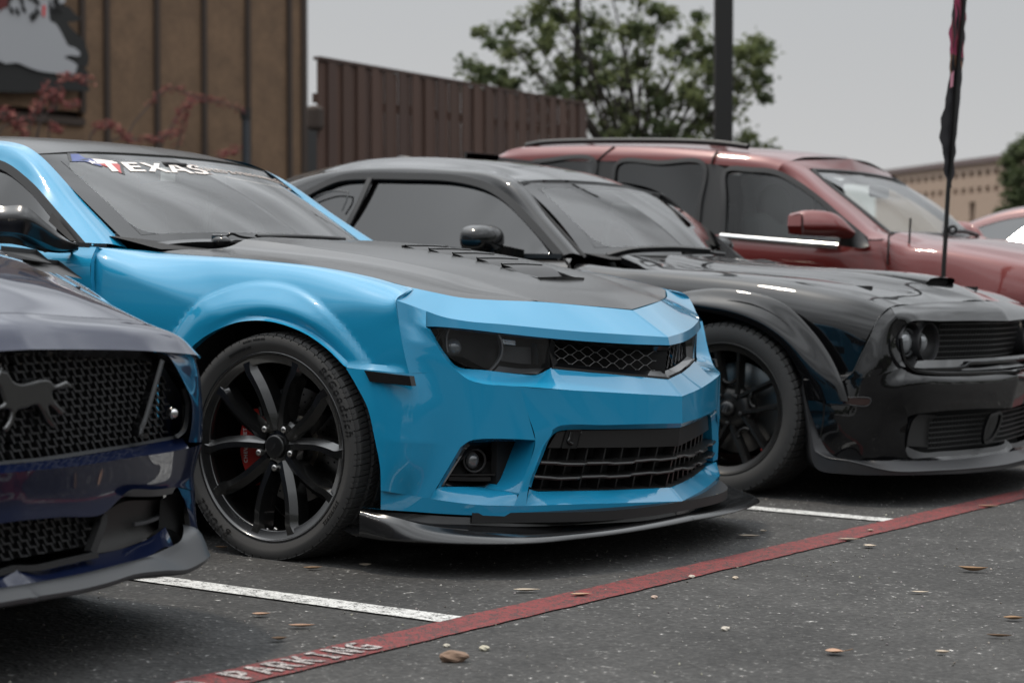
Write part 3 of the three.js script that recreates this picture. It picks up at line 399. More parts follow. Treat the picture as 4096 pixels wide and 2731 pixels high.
// z runs along the axle: LatheGeometry's y becomes z
function rimGeo(r, W, lipDepth = 0.012) { return lathe([[r, -0.002], [r + 0.001, 0.003], [r - 0.004, 0.006], [r - 0.009, 0.003], [r - 0.012, -lipDepth * 0.5], [r - 0.034, -lipDepth], [r - 0.038, -lipDepth - 0.006], [r - 0.036, -0.04], [r - 0.024, -0.055], [r - 0.027, -0.12], [r - 0.03, -0.2], [r - 0.012, -W + 0.03], [r, -W + 0.01]], 128); }
// a spoke as a ridge lofted along the radius: st is a list of [r, angle, half width, top z, bottom z]
function spokeGeo(st, facet = 0.45) {
  const S = new Skin([0, 0, -0.5]), n = 20, rows = Array.from({ length: 6 }, () => []);
  const C = new THREE.CatmullRomCurve3(st.map(([r, a]) => new THREE.Vector3(r * Math.cos(a), r * Math.sin(a), 0)), false, 'centripetal');
  for (let i = 0; i <= n; i++) {
    const t = i / n * (st.length - 1), k = Math.min(st.length - 2, Math.floor(t)), f = t - k, g = (j) => lerp(st[k][j], st[k + 1][j], f);
    const p = C.getPoint(i / n), d = C.getTangent(i / n), s = new THREE.Vector3(-d.y, d.x, 0), w = g(2), z1 = g(3), z0 = g(4), o = g(5) || 0;
    const at = (x, z) => p.clone().addScaledVector(s, x).setZ(z);
    rows[0].push(at(-w, z0)); rows[1].push(at(-w * 0.98, lerp(z0, z1, 0.72))); rows[2].push(at(-w * facet + o * w, z1)); rows[3].push(at(w * facet + o * w, z1)); rows[4].push(at(w * 0.98, lerp(z0, z1, 0.72))); rows[5].push(at(w, z0));
  }
  S.grid(rows); return S.geo(14);
}
const hexNut = (x, y, z, r = 0.0115, h = 0.02) => { const g = new THREE.CylinderGeometry(r * 0.82, r, h, 6); g.rotateX(Math.PI / 2); const c = new THREE.SphereGeometry(r * 0.8, 12, 6); c.scale(1, 1, 0.5); c.translate(0, 0, h / 2); const m = merge([g, c]); m.translate(x, y, z); return m; };

// 22 inch black wheel with five split spokes, red brake caliper, drilled disc
function sportWheel(parent, x, y, z, front) {
  const w = new THREE.Group(); w.name = 'wheel'; w.position.set(x, y, z); parent.add(w);
  const R = 0.359, rim = 0.297, W = 0.275;
  const NB = 62;
  const groove = (a, zz, t, r0) => {
    if (zz > 0.0158 || r0 < 0.325) return 0;
    const k = a / (2 * Math.PI) * NB, f = k - Math.floor(k), alt = Math.floor(k) % 2;
    let d = 0;
    if (!t) { // shoulder blocks
      return (r0 > 0.343 && f < 0.1) ? 0.006 : (r0 > 0.343 && alt && f > 0.5 && f < 0.58 ? 0.003 : 0);
    }
    for (const [g, hw] of [[-0.052, 0.0045], [-0.1, 0.005], [-0.165, 0.005], [-0.213, 0.0045]]) if (Math.abs(zz - g) < hw) d = 0.0065;
    const sl = zz * 14, k2 = a / (2 * Math.PI) * NB + sl * (zz > -0.05 ? 0.35 : zz < -0.21 ? -0.35 : 1), f2 = k2 - Math.floor(k2);
    if (f2 < 0.11) d = Math.max(d, 0.0058);
    const f3 = (k2 * 2) % 1 - 0; const g3 = f3 < 0 ? f3 + 1 : f3;
    if (f2 > 0.48 && f2 < 0.56 && zz < -0.012) d = Math.max(d, 0.0035);
    return d;
  };
  const ty = mesh('tyre', tyreGeo(R, W, rim, front ? 1120 : 96, front ? groove : null), M.rubber, w);
  if (front) {
    mesh('lettering', merge([arcText('BFGoodrich', 0.3135, 0.026, 0.52, 0.0148, 1.16), arcText('g-FORCE', 0.3135, 0.026, 3.98, 0.0148, 1.1), arcText('275/30ZR22', 0.312, 0.011, -0.62, 0.0152, 1.1, 0), arcText('RADIAL TUBELESS', 0.331, 0.007, 1.75, 0.0146, 1.1, 0), arcText('TREADWEAR 340', 0.312, 0.008, 1.95, 0.0152, 1.1, 0)]), M.tyreText, ty);
  }
  const rm = mesh('rim', rimGeo(rim, W, 0.01), M.wheelBlack, w);
  const hub = mesh('hub', merge([lathe([[0, -0.035], [0.05, -0.035], [0.085, -0.05], [0.092, -0.075], [0.09, -0.12]], 60)]), M.wheelBlack, w);
  for (let k = 0; k < 5; k++) {
    const m = (92 + 72 * k) * Math.PI / 180, A = [];
    for (const s of [-1, 1]) A.push(spokeGeo([[0.05, m + s * 0.2, 0.022, -0.03, -0.085, s * 0.3], [0.1, m + s * 0.215, 0.021, -0.02, -0.085, s * 0.35], [0.16, m + s * 0.25, 0.0205, -0.012, -0.08, s * 0.36], [0.215, m + s * 0.305, 0.021, -0.006, -0.075, s * 0.34], [0.247, m + s * 0.35, 0.024, -0.005, -0.066, s * 0.25], [0.272, m + s * 0.362, 0.03, -0.006, -0.055, 0], [0.287, m + s * 0.362, 0.038, -0.007, -0.05, 0]], 0.42));
    mesh('spoke', merge(A), M.wheelBlack, w);
    const n = m + 36 * Math.PI / 180;
    mesh('lug_nut', hexNut(0.066 * Math.cos(n), 0.066 * Math.sin(n), -0.03, 0.0135, 0.022), M.nut, w);
  }
  const cap = mesh('centre_cap', lathe([[0, -0.016], [0.03, -0.0165], [0.036, -0.019], [0.0375, -0.023], [0.0375, -0.04]], 48), M.capBlack, w);
  { const s = new THREE.Shape([[-0.013, 0.003], [-0.004, 0.003], [-0.003, 0.005], [0.004, 0.005], [0.004, 0.003], [0.013, 0.003], [0.011, -0.003], [0.003, -0.003], [0.002, -0.005], [-0.005, -0.005], [-0.005, -0.003], [-0.015, -0.003]].map((p) => new THREE.Vector2(...p))); const g = new THREE.ExtrudeGeometry(s, { depth: 0.0012, bevelEnabled: false }); g.rotateZ(0.9); g.translate(0, 0, -0.0165); mesh('emblem', g, M.trim, cap); }
  mesh('valve_stem', merge([(() => { const g = new THREE.CylinderGeometry(0.0035, 0.0045, 0.034, 10); g.rotateZ(1.1); g.translate(-0.008, -0.266, -0.02); return g; })(), (() => { const g = new THREE.CylinderGeometry(0.0052, 0.0052, 0.011, 10); g.rotateZ(1.1); g.translate(0.012, -0.2565, -0.02); return g; })()]), M.steel, w);
  if (front) {
    const dz = -0.125, holes = []; const disc = mesh('brake_disc', lathe([[0.075, dz], [0.182, dz], [0.183, dz - 0.002], [0.183, dz - 0.028], [0.09, dz - 0.028]], 96), M.disc, w);
    for (let k = 0; k < 30; k++) for (let q = 0; q < 3; q++) { const a = (k + q * 0.33) / 30 * Math.PI * 2, r = 0.118 + q * 0.022; const g = new THREE.CylinderGeometry(0.0032, 0.0032, 0.002, 8); g.rotateX(Math.PI / 2); g.translate(r * Math.cos(a), r * Math.sin(a), dz + 0.0004); holes.push(g); }
    mesh('drill_holes', merge(holes), M.dark, disc);
    mesh('disc_hat', lathe([[0.05, dz + 0.045], [0.078, dz + 0.045], [0.09, dz + 0.03], [0.094, dz + 0.001]], 72), M.hat, w);
    // caliper at the trailing side
    const s = new THREE.Shape(); const a0 = 150 * Math.PI / 180, a1 = 222 * Math.PI / 180; for (let i = 0; i <= 14; i++) { const a = lerp(a0, a1, i / 14), q = 0.205 - 0.012 * Math.pow(Math.abs(i - 7) / 7, 3); s[i ? 'lineTo' : 'moveTo'](q * Math.cos(a), q * Math.sin(a)); } for (let i = 14; i >= 0; i--) { const a = lerp(a0 + 0.06, a1 - 0.06, i / 14); s.lineTo(0.128 * Math.cos(a), 0.128 * Math.sin(a)); }
    const g = new THREE.ExtrudeGeometry(s, { depth: 0.075, bevelEnabled: true, bevelSize: 0.006, bevelThickness: 0.008, bevelSegments: 3 }); g.translate(0, 0, dz - 0.055);
    const cal = mesh('brake_caliper', merge([g, ...[158, 214].map((d) => { const c = new THREE.CylinderGeometry(0.014, 0.016, 0.03, 14); c.rotateX(Math.PI / 2); c.translate(0.163 * Math.cos(d * Math.PI / 180), 0.163 * Math.sin(d * Math.PI / 180), dz + 0.03); return c; })]), M.caliper, w);
    const T = new TextGeometry('CHEVROLET', { font: FONT, size: 0.0145, depth: 0.001, curveSegments: 3 }); T.computeBoundingBox(); T.translate(-T.boundingBox.max.x / 2, 0, 0); T.rotateZ(Math.PI / 2 + 0.06); T.translate(-0.176, -0.012, dz + 0.0285); mesh('lettering', T, M.white, cal);
    const pin = new THREE.CylinderGeometry(0.007, 0.007, 0.03, 10); pin.rotateZ(0.3); pin.translate(-0.128, 0.098, dz + 0.02); mesh('bleed_screw', pin, M.trim, cal);
  }
  return w;
}
function plainWheel(parent, x, y, z, R, rim, s, mat) {
  const w = new THREE.Group(); w.name = 'wheel'; w.position.set(x, y, z); if (s < 0) w.rotation.y = Math.PI; parent.add(w);
  mesh('tyre', tyreGeo(R, 0.25, rim, 72, null), M.rubber, w);
  mesh('rim', rimGeo(rim, 0.24, 0.012), mat || M.wheelBlack, w);
  for (let k = 0; k < 5; k++) { const m = k * Math.PI * 0.4 + 0.3; mesh('spoke', spokeGeo([[0.04, m, 0.03, -0.03, -0.08], [0.14, m, 0.025, -0.02, -0.075], [rim - 0.012, m, 0.035, -0.012, -0.06]]), mat || M.wheelBlack, w); }
  mesh('hub', lathe([[0, -0.03], [0.07, -0.035], [0.08, -0.1]], 32), mat || M.wheelBlack, w); mesh('brake_disc', lathe([[0.06, -0.12], [0.17, -0.12], [0.17, -0.14]], 40), M.disc, w);
  return w;
}

// ---------- the blue coupe: x forward from the front axle, y up, z to the car's right ----------
{
  M.wheelBlack = phy(lin(0.009, 0.009, 0.009), 0.24, 0, { clearcoat: 0.9, clearcoatRoughness: 0.1 });
  M.capBlack = phy(lin(0.007, 0.007, 0.007), 0.35, 0, { clearcoat: 0.3, clearcoatRoughness: 0.2 });
  M.nut = std(lin(0.5, 0.49, 0.47), 0.3, 1);
  M.hat = std(lin(0.5, 0.47, 0.4), 0.28, 1);
  M.caliper = phy(lin(0.55, 0.025, 0.018), 0.35, 0, { clearcoat: 0.5, clearcoatRoughness: 0.15 });
  M.tyreText = std(lin(0.008, 0.008, 0.008), 0.4);
  const car = thing('blue_coupe', 'bright blue sports coupe with satin black hood and roof, parked in the middle', 'car', [0,0,0], 0);
  const fin = (s, d) => s.mirror().geo(d);
  // front edge of the hood, nose crease, lip over lamps and grille, shelf, bar crease, lower crease, lower edge (centre to side)
  const A = [[0.739,0.786,0],[0.684,0.8,0.204],[0.622,0.812,0.389],[0.553,0.816,0.538],[0.502,0.823,0.65],[0.459,0.837,0.725],[0.42,0.85,0.783]];
  const B = [[0.873,0.703,0],[0.816,0.714,0.21],[0.753,0.724,0.38],[0.697,0.735,0.515],[0.646,0.745,0.628],[0.59,0.753,0.729],[0.544,0.766,0.797],[0.511,0.783,0.84]];
  const C = [[0.88,0.677,0],[0.84,0.682,0.157],[0.782,0.691,0.322],[0.714,0.704,0.492],[0.651,0.718,0.634],[0.579,0.732,0.757],[0.531,0.737,0.823],[0.515,0.736,0.844]];
  const Dg = [[0.873,0.569,0],[0.83,0.585,0.166],[0.775,0.598,0.322],[0.72,0.611,0.459]];
  const Dh = [[0.72,0.611,0.459],[0.695,0.589,0.507],[0.67,0.592,0.565],[0.618,0.605,0.674],[0.569,0.616,0.754],[0.549,0.65,0.783],[0.534,0.684,0.803],[0.518,0.729,0.825]];
  const E1 = [[0.93,0.514,0],[0.885,0.527,0.196],[0.835,0.538,0.357],[0.802,0.544,0.452]];
  const E2 = [[0.802,0.544,0.452],[0.739,0.558,0.621],[0.663,0.567,0.739],[0.628,0.581,0.779],[0.601,0.608,0.806],[0.572,0.65,0.833],[0.552,0.693,0.85],[0.531,0.735,0.867]];
  const F1 = [[0.939,0.175,0],[0.878,0.186,0.25],[0.812,0.193,0.449],[0.745,0.198,0.628]];
  const F2 = [[0.745,0.198,0.628],[0.721,0.199,0.672],[0.656,0.205,0.758],[0.602,0.214,0.814],[0.552,0.223,0.857]];
  const F3 = [[0.552,0.223,0.857],[0.516,0.23,0.885],[0.483,0.237,0.91],[0.433,0.246,0.945]];
  const G1 = [[0.932,0.145,0],[0.874,0.153,0.241],[0.808,0.157,0.44],[0.74,0.163,0.624],[0.687,0.17,0.712],[0.599,0.176,0.809],[0.502,0.184,0.891],[0.431,0.188,0.941]];
  const gapTop = [[0.42,0.85,0.783],[0.45,0.834,0.87],[0.452,0.814,0.912]];
  const gapSide = [[0.452,0.814,0.912],[0.47,0.737,0.917],[0.482,0.687,0.918],[0.493,0.646,0.917],[0.507,0.597,0.914]];
  const fs = new Skin();
  // nose top
  const Bt = [[0.511,0.783,0.84],[0.48,0.8,0.879],[0.452,0.814,0.912]];
  fs.loft([A, [...B, ...Bt.slice(1)]], 56, 8, { lin: 1 });
  fs.loft([B, C], 56, 4);
  fs.lip(rs(C, 56), [-0.05, -0.004, 0]);
  // shelf under grille and lamp
  fs.loft([Dg, E1], 24, 4); fs.loft([Dh, E2], 40, 4, { by: 'i' });
  // side between fender gap and lamp
  const sCol = fs.loft([gapSide.map(V), [[0.48,0.8,0.879],[0.495,0.738,0.883],[0.517,0.688,0.886],[0.535,0.646,0.873],[0.55,0.601,0.858]], [...[[0.511,0.783,0.84]], ...E2.slice(4).reverse()].map(V)].map((r) => r), 24, 6, { by: 'l' });
  // bar face over the lower grille
  const LGt = [[0.933,0.427,0],[0.889,0.432,0.197],[0.846,0.434,0.335],[0.787,0.438,0.506],[0.776,0.426,0.535]];
  const E1b = [...E1, ...[[0.772,0.55,0.537],[0.727,0.559,0.647]]];
  fs.loft([E1b, LGt], 40, 8);
  // column between fog lamp and lower grille
  const Vl = [[0.727,0.559,0.647],[0.745,0.479,0.627],[0.754,0.396,0.597],[0.744,0.329,0.609],[0.732,0.275,0.627],[0.729,0.236,0.643],[0.726,0.199,0.664]], Vr = [[0.727,0.559,0.647],[0.753,0.493,0.595],[0.776,0.426,0.535],[0.764,0.374,0.567],[0.755,0.317,0.592],[0.743,0.256,0.611],[0.745,0.198,0.628]]; Vr[1] = V(Vr[0]).clone().lerp(V(Vr[2]), 0.5).toArray(); Vl[1] = V(Vl[0]).clone().lerp(V(Vl[2]), 0.5).toArray();
  fs.loft([Vl, Vr], 48, 6, { by: 'i' });
  // panel over the fog lamp
  const fogTop = [[0.754,0.396,0.597],[0.717,0.402,0.672],[0.653,0.402,0.76],[0.635,0.396,0.779],[0.616,0.378,0.796]];
  fs.loft([[[0.727,0.559,0.647],[0.692,0.564,0.703],[0.663,0.567,0.739],[0.628,0.581,0.779],[0.601,0.608,0.806]], fogTop], 24, 18, { by: 'i' });
  // outer corner back to the wheel arch
  const Xl = [[0.301,0.606,0.955],[0.344,0.554,0.957],[0.388,0.49,0.958],[0.416,0.417,0.957],[0.436,0.318,0.955],[0.439,0.247,0.953]];
  const gEnd = gapSide[4], xrU = [0, 1 / 3, 2 / 3, 1].map((t) => V([0.601,0.608,0.806]).lerp(V([0.616,0.378,0.796]), t));
  // below the fender corner, beside the marker, round to the fog lamp
  fs.loft([[[0.301,0.606,0.955],[0.344,0.554,0.957],[0.388,0.49,0.958],[0.417,0.396,0.957]], [[0.416,0.603,0.947],[0.441,0.552,0.948],[0.461,0.494,0.949],[0.478,0.396,0.949]], [gEnd, ...[[0.517,0.552,0.916],[0.527,0.496,0.918],[0.533,0.395,0.918]]], [[0.55,0.601,0.858],[0.56,0.551,0.849],[0.566,0.501,0.845],[0.567,0.39,0.844]], xrU], 30, 6, { by: 'i' });
  fs.loft([[[0.417,0.396,0.957],[0.436,0.318,0.955],[0.439,0.247,0.953]], [[0.478,0.396,0.949],[0.479,0.319,0.943],[0.47,0.241,0.933]], [[0.533,0.395,0.918],[0.521,0.317,0.915],[0.497,0.234,0.9]], [[0.567,0.39,0.844],[0.55,0.312,0.858],[0.523,0.228,0.879]], [[0.616,0.378,0.796],[0.59,0.315,0.821],[0.55,0.223,0.855]]], 24, 6, { by: 'i' });
  fs.lip(rs(Xl, 30), [0, 0, -0.03]);
  // fog recess: roof, floor, walls
  const fTL = [0.601,0.386,0.736], fTR = [0.639,0.38,0.545], fBR = [0.633,0.267,0.634], fB = [0.625,0.25,0.675], fBL = [0.561,0.256,0.815], fL = [0.589,0.369,0.744];
  fs.loft([fogTop, [fTR, fTR, fTL, fTL, fL]], 20, 3, { by: 'l' });
  fs.loft([[[0.754,0.396,0.597],[0.744,0.329,0.609],[0.732,0.275,0.627],[0.729,0.236,0.643]], [fTR, [0.635,0.332,0.582], fBR, fB]], 20, 6, { by: 'i' });
  fs.loft([[[0.614,0.378,0.793],[0.588,0.315,0.818],[0.565,0.256,0.839]], [fL, fL, fBL]], 12, 3, { by: 'l' });
  fs.loft([[fB, [0.597,0.254,0.751], fBL, [0.565,0.256,0.839]], [[0.723,0.229,0.645],[0.665,0.23,0.705],[0.598,0.235,0.794],[0.558,0.241,0.851]], [[0.726,0.199,0.664],[0.656,0.205,0.758],[0.602,0.214,0.814],[0.552,0.223,0.857]]], 24, 8, { by: 'i' });
  fs.grid([rs([fB, [0.729,0.236,0.643]], 6), rs([[0.723,0.229,0.645],[0.728,0.235,0.643]], 6)]);
  // under the lower grille
  const LGb = [[0.896,0.216,0],[0.851,0.221,0.186],[0.809,0.225,0.323],[0.762,0.231,0.462],[0.734,0.234,0.543],[0.741,0.247,0.606]];
  fs.loft([LGb, F1], 40, 5);
  // lower lip
  fs.loft([[...F1, ...F2.slice(1), ...F3.slice(1)], G1], 70, 4); fs.lip(rs(G1, 70), [-0.08, 0.0, 0]);
  // bevel into the lower grille
  const LGi = [[0.924,0.412,0],[0.876,0.415,0.175],[0.826,0.419,0.338],[0.782,0.422,0.467],[0.769,0.416,0.502],[0.761,0.399,0.523],[0.751,0.341,0.551],[0.741,0.281,0.579],[0.737,0.25,0.589]];
  const LGo = [...LGt, ...[[0.764,0.374,0.567],[0.755,0.317,0.592],[0.743,0.256,0.611]]];
  fs.loft([LGo, LGi], 60, 3); fs.lip(rs(LGi, 60), [-0.05, 0, 0]); fs.lip(rs(LGb, 40), [-0.05, 0, 0]);
  fs.lip(rs(gapSide, 24), [-0.004, 0, -0.02]); fs.lip(rs(gapTop, 12), [-0.01, -0.02, -0.004]); fs.lip(rs(A, 40), [-0.01, -0.02, 0]);
  const fascia = mesh('bumper', fin(fs, 24), M.blue, car);

  // ----- hood
  const hs = new Skin([-1, 0, 0]);
  const Hs = [[0.409,0.851,0.772],[0.26,0.881,0.79],[0.062,0.908,0.795],[-0.115,0.921,0.79],[-0.306,0.931,0.775],[-0.47,0.936,0.755],[-0.684,0.945,0.73]];
  const Hc = [[0.622,0.813,0.389],[0.452,0.864,0.42],[0.274,0.906,0.45],[0.014,0.946,0.47],[-0.192,0.968,0.48],[-0.405,0.988,0.49],[-0.507,0.995,0.49]];
  const cen = [[0.735, 0.789, 0], [0.648, 0.834, 0], [0.549, 0.862, 0], [0.46, 0.883, 0], [0.25, 0.93, 0], [-0.0, 0.969, 0], [-0.25, 0.99, 0], [-0.48, 1.0, 0], [-0.66, 1.0, 0]];
  const hedge = [...A.slice(2), ...Hs.slice(1)].map((p, i) => V(p).clone().add(V(i < 5 ? [-0.005, 0.0, -0.002] : [0, 0, -0.003])));
  const cenR = rs(cen, 40), crR = rs(Hc, 40), outR = rs(hedge, 40);
  // centre field with the extractor opening left out between x = 0.46 and -0.1, |z| < 0.136
  const ventZ = 0.136, R0 = cenR, R1 = cenR.map((p, i) => { const c = crR[i], t = clamp(ventZ / c.z); const q = p.clone().lerp(c, t); q.y += 0.006 * sst(0, 8, i); q.z = ventZ; return q; });
  const R2 = R1.map((p, i) => { const q = p.clone().lerp(crR[i], 0.5); q.y += 0.006 * sst(0, 8, i); return q; });
  const iv0 = R1.findIndex((p) => p.x < 0.46), iv1 = R1.findIndex((p) => p.x < -0.1);
  const sub = (r, a, b) => r.slice(a, b + 1);
  hs.grid([sub(R0, 0, iv0), sub(R1, 0, iv0)]); hs.grid([sub(R0, iv1, 40), sub(R1, iv1, 40)]);
  hs.loft([R1, R2, crR], 40, 4, { raw: 1 });
  const mixR = (t, dy) => crR.map((p, i) => { const q = p.clone().lerp(outR[i], t); q.y += dy * sst(0, 10, i); return q; });
  hs.loft([crR, mixR(0.18, -0.017), mixR(0.4, -0.016), mixR(0.7, -0.004), outR], 40, 5, { raw: 1 });
  hs.lip(outR, [-0.003, -0.02, -0.003]); hs.lip([cenR[0], R1[0], R2[0], crR[0]], [-0.004, -0.02, 0]);
  hs.lip(sub(R1, iv0, iv1), [0, -0.03, 0]);
  hs.lip([R0[iv0], R1[iv0]], [0, -0.03, 0]);
  const hood = mesh('hood', fin(hs, 24), M.satin, car);
  { // heat extractor with four slats
    const y = (x) => R1.reduce((b, p) => (Math.abs(p.x - x) < Math.abs(b.x - x) ? p : b)).y;
    const fr = merge([bar([[0.46,0.879,0.131],[0.18,0.931,0.134],[-0.105,0.973,0.128]], 0.012, 0.012, 14), bar(mz([[0.46,0.879,0.131],[0.18,0.931,0.134],[-0.105,0.973,0.128]]), 0.012, 0.012, 14), bar([[0.46, 0.882, 0.135], [0.468, 0.885, 0], [0.46, 0.882, -0.135]], 0.014, 0.012, 8), bar([[-0.105, y(-0.1), 0.13], [-0.105, y(-0.1) + 0.004, -0.13]], 0.012, 0.012, 4)]);
    const ve = mesh('hood_vent', fr, M.gloss, hood);
    for (let k = 0; k < 5; k++) {
      const x = 0.30 - k * 0.1, s = new Skin([0, -9, 0]), yy = y(x) + 0.004, y2 = y(x + 0.13) - 0.035;
      s.loft([[[x, yy, -0.125], [x + 0.004, yy + 0.002, 0], [x, yy, 0.125]], [[x + 0.05, yy - 0.012, -0.125], [x + 0.054, yy - 0.01, 0], [x + 0.05, yy - 0.012, 0.125]], [[x + 0.125, y2, -0.125], [x + 0.128, y2, 0], [x + 0.125, y2, 0.125]]], 8, 4);
      s.lip(rs([[x, yy, -0.125], [x + 0.004, yy + 0.002, 0], [x, yy, 0.125]], 8), [0.004, -0.012, 0]);
      const sl = mesh('vent_slat', s.geo(30), M.slat = M.slat || phy(lin(0.03, 0.03, 0.031), 0.4, 0), ve); mesh('slat_edge', tube([[x + 0.001, yy + 0.002, -0.125], [x + 0.005, yy + 0.004, 0], [x + 0.001, yy + 0.002, 0.125]], 0.003, 8, 6), M.gloss, sl);
    }
    mesh('vent_bottom', box(0.62, 0.01, 0.27, 0.18, 0.84, 0), M.dark, ve);
  }

  // ----- front fenders: a height field over side and top, with the flare round the wheel
  const bump = (x, y) => { const r = Math.hypot(x, y - 0.352), ro = 0.455 + 0.045 * clamp(0.3 - x, 0, 0.6) / 0.3; let b = 0.011 * sst(ro + 0.003, ro - 0.014, r) + 0.022 * sst(ro, ro - 0.075, r); b += -0.02 * sst(0.44, 0.375, r); return b * sst(0.25, 0.5, y); };
  const zb = (x, y) => 0.925 + 0.012 * sst(-0.2, -0.7, x) * -1 - 0.03 * Math.pow(clamp((0.86 - y) / 0.6), 2) * sst(0.0, -0.6, x) - 0.012 * sst(0.72, 0.9, y) - 0.012 * Math.pow(clamp((x - 0.15) / 0.35), 2);
  const sideZ = (x, y) => zb(x, y) + bump(x, y);
  const fe = new Skin(), cols = [], gapC = [...gapTop, ...gapSide.slice(1)];
  const H1 = [[0.415, 0.8495, 0.783], ...Hs.slice(1), [-0.74, 0.95, 0.75], [-0.8, 0.953, 0.81], [-0.835, 0.956, 0.862]].map(V), hR = rs(H1, 100);
  const N1 = 16, N2 = 84, N3 = 34, NY = 34;
  const topP = [], botP = [], gapE = rs([[-0.835, 0.956, 0.862], [-0.815, 0.92, 0.9], [-0.8, 0.8, 0.92], [-0.785, 0.6, 0.91], [-0.77, 0.22, 0.87]], N3);
  const arcR = rs([...[[0.3,0.607,0.955],[0.226,0.661,0.955],[0.132,0.707,0.955],[0.004,0.736,0.955],[-0.105,0.734,0.955],[-0.19,0.713,0.955],[-0.289,0.667,0.955],[-0.377,0.592,0.955]], [-0.425, 0.5, 0.952], [-0.44, 0.36, 0.945], [-0.43, 0.2, 0.93]], N2 + N3), fBt = rs([[0.507,0.597,0.914],[0.436,0.6,0.938],[0.362,0.603,0.95],[0.3,0.607,0.955]], N1);
  for (let i = 0; i <= N1 + N2; i++) topP.push(hR[Math.min(100, Math.round(i * 100 / (N1 + N2)))]);
  for (let i = 1; i <= N3; i++) topP.push(gapE[i]);
  for (let i = 0; i <= N1; i++) botP.push(fBt[i]); for (let i = 1; i <= N2 + N3; i++) botP.push(arcR[i]);
  const gapCurve = rs(gapC, NY);
  topP.forEach((T, i) => {
    const B = botP[i], col = [], onGap = i > N1 + N2, D = lerp(0.075, 0.2, sst(0.42, -0.1, T.x)) - 0.1 * sst(-0.4, -0.8, T.x);
    for (let j = 0; j <= NY; j++) {
      const s = j / NY, e = s < 0.35 ? 0.275 * Math.pow(s / 0.35, 1.6) : lerp(0.275, 1, (s - 0.35) / 0.65), p = T.clone().lerp(B, e);
      if (!onGap) { const q = clamp((T.y - p.y) / D), g = Math.sqrt(1 - (1 - q) * (1 - q)); p.z = lerp(T.z, sideZ(p.x, p.y), g); } else { const q = clamp((0.956 - p.y) / 0.1), g = Math.sqrt(1 - (1 - q) * (1 - q)); p.z = lerp(0.862, sideZ(p.x, p.y), g); }
      p.z = lerp(p.z, B.z, sst(0.94, 1, e) * (i > N1 ? 1 : 0.6));
      if (i < 12) p.lerp(gapCurve[j], Math.pow(1 - i / 12, 2));
      col.push(p);
    }
    cols.push(col);
  });
  const NX = cols.length - 1;
  fe.grid(cols);
  fe.lip(cols.map((c) => c[c.length - 1]), [0, 0.004, -0.035]);
  fe.lip(cols[0].slice(2), [-0.003, 0, -0.02]); fe.lip(cols.slice(N1 + N2 + 1).map((c) => c[0]), [0.003, 0, -0.02]);
  fe.lip(cols.slice(0, N1 + N2).map((c) => c[0]), [0, -0.03, -0.002]);
  const fg = fe.geo(30); mesh('fender', fg, M.blue, car); mesh('fender', mirrorGeo(fg), M.blue, car);

  // ----- doors, sills, quarter panels, roof rails, pillars
  const wsB = [[-0.62, 0.985, 0], [-0.66, 0.983, 0.25], [-0.74, 0.977, 0.5], [-0.838, 0.963, 0.7]];
  const wsT = [[-1.312, 1.309, 0], [-1.322, 1.306, 0.25], [-1.34, 1.299, 0.45], [-1.367, 1.284, 0.627]];
  const belt = [[-0.815, 0.957, 0.885], [-1.2, 0.965, 0.892], [-1.7, 0.975, 0.89], [-2.2, 0.985, 0.885]];
  const cant = [[-0.874,0.96,0.862],[-1.084,1.078,0.8],[-1.289,1.19,0.74],[-1.483,1.26,0.695]];   // upper edge of the door glass opening
  const cantL = [...cant, [-1.75, 1.262, 0.66], [-2.1, 1.235, 0.665], [-2.42, 1.14, 0.72], [-2.6, 1.0, 0.8]];
  const rail = [...[[-0.849,0.957,0.702], [-1.099,1.115,0.664], [-1.366,1.288,0.627], [-1.513,1.331,0.6]].map((p) => p), [-1.85, 1.345, 0.58], [-2.2, 1.33, 0.58], [-2.6, 1.235, 0.62], [-3.0, 1.06, 0.7]];
  const pi = new Skin([-1.7, 0.8, 0]);
  pi.loft([cantL, cantL.map((p, i) => { const a = V(p).clone().lerp(V(rail[i]), 0.55); a.y += 0.012; a.z += 0.014; return a; }), rail], 70, 6, { by: 'i' });
  pi.loft([[[-0.873,0.959,0.863],[-0.86,0.958,0.82],[-0.863,0.957,0.76],[-0.849,0.956,0.702]], [[-0.83, 0.952, 0.875], [-0.82, 0.952, 0.83], [-0.81, 0.952, 0.78], [-0.79, 0.952, 0.72]]], 10, 2);
  mesh('roof_pillar', pi.geo(30), M.blue, car); mesh('roof_pillar', mirrorGeo(pi.geo(30)), M.blue, car);
  const dr = new Skin();
  dr.loft([belt, [[-0.8, 0.9, 0.925], [-1.2, 0.905, 0.935], [-1.7, 0.915, 0.93], [-2.2, 0.93, 0.92]], [[-0.785, 0.75, 0.922], [-1.2, 0.75, 0.935], [-1.7, 0.75, 0.935], [-2.2, 0.76, 0.93]], [[-0.775, 0.5, 0.905], [-1.2, 0.5, 0.915], [-1.7, 0.5, 0.92], [-2.2, 0.5, 0.925]], [[-0.77, 0.25, 0.87], [-1.2, 0.25, 0.87], [-1.7, 0.25, 0.88], [-2.2, 0.25, 0.9]]], 30, 6);
  dr.lip(rs([[-0.815, 0.957, 0.885], [-0.8, 0.9, 0.925], [-0.785, 0.75, 0.922], [-0.775, 0.5, 0.905], [-0.77, 0.25, 0.87]], 12), [-0.004, 0, -0.02]);
  dr.lip(rs(belt, 10), [0, -0.01, -0.05]);
  mesh('door', dr.geo(30), M.blue, car); mesh('door', mirrorGeo(dr.geo(30)), M.blue, car);
  const qs = new Skin([-3, 0.5, 0]);
  const RA = [-2.852, 0.352];
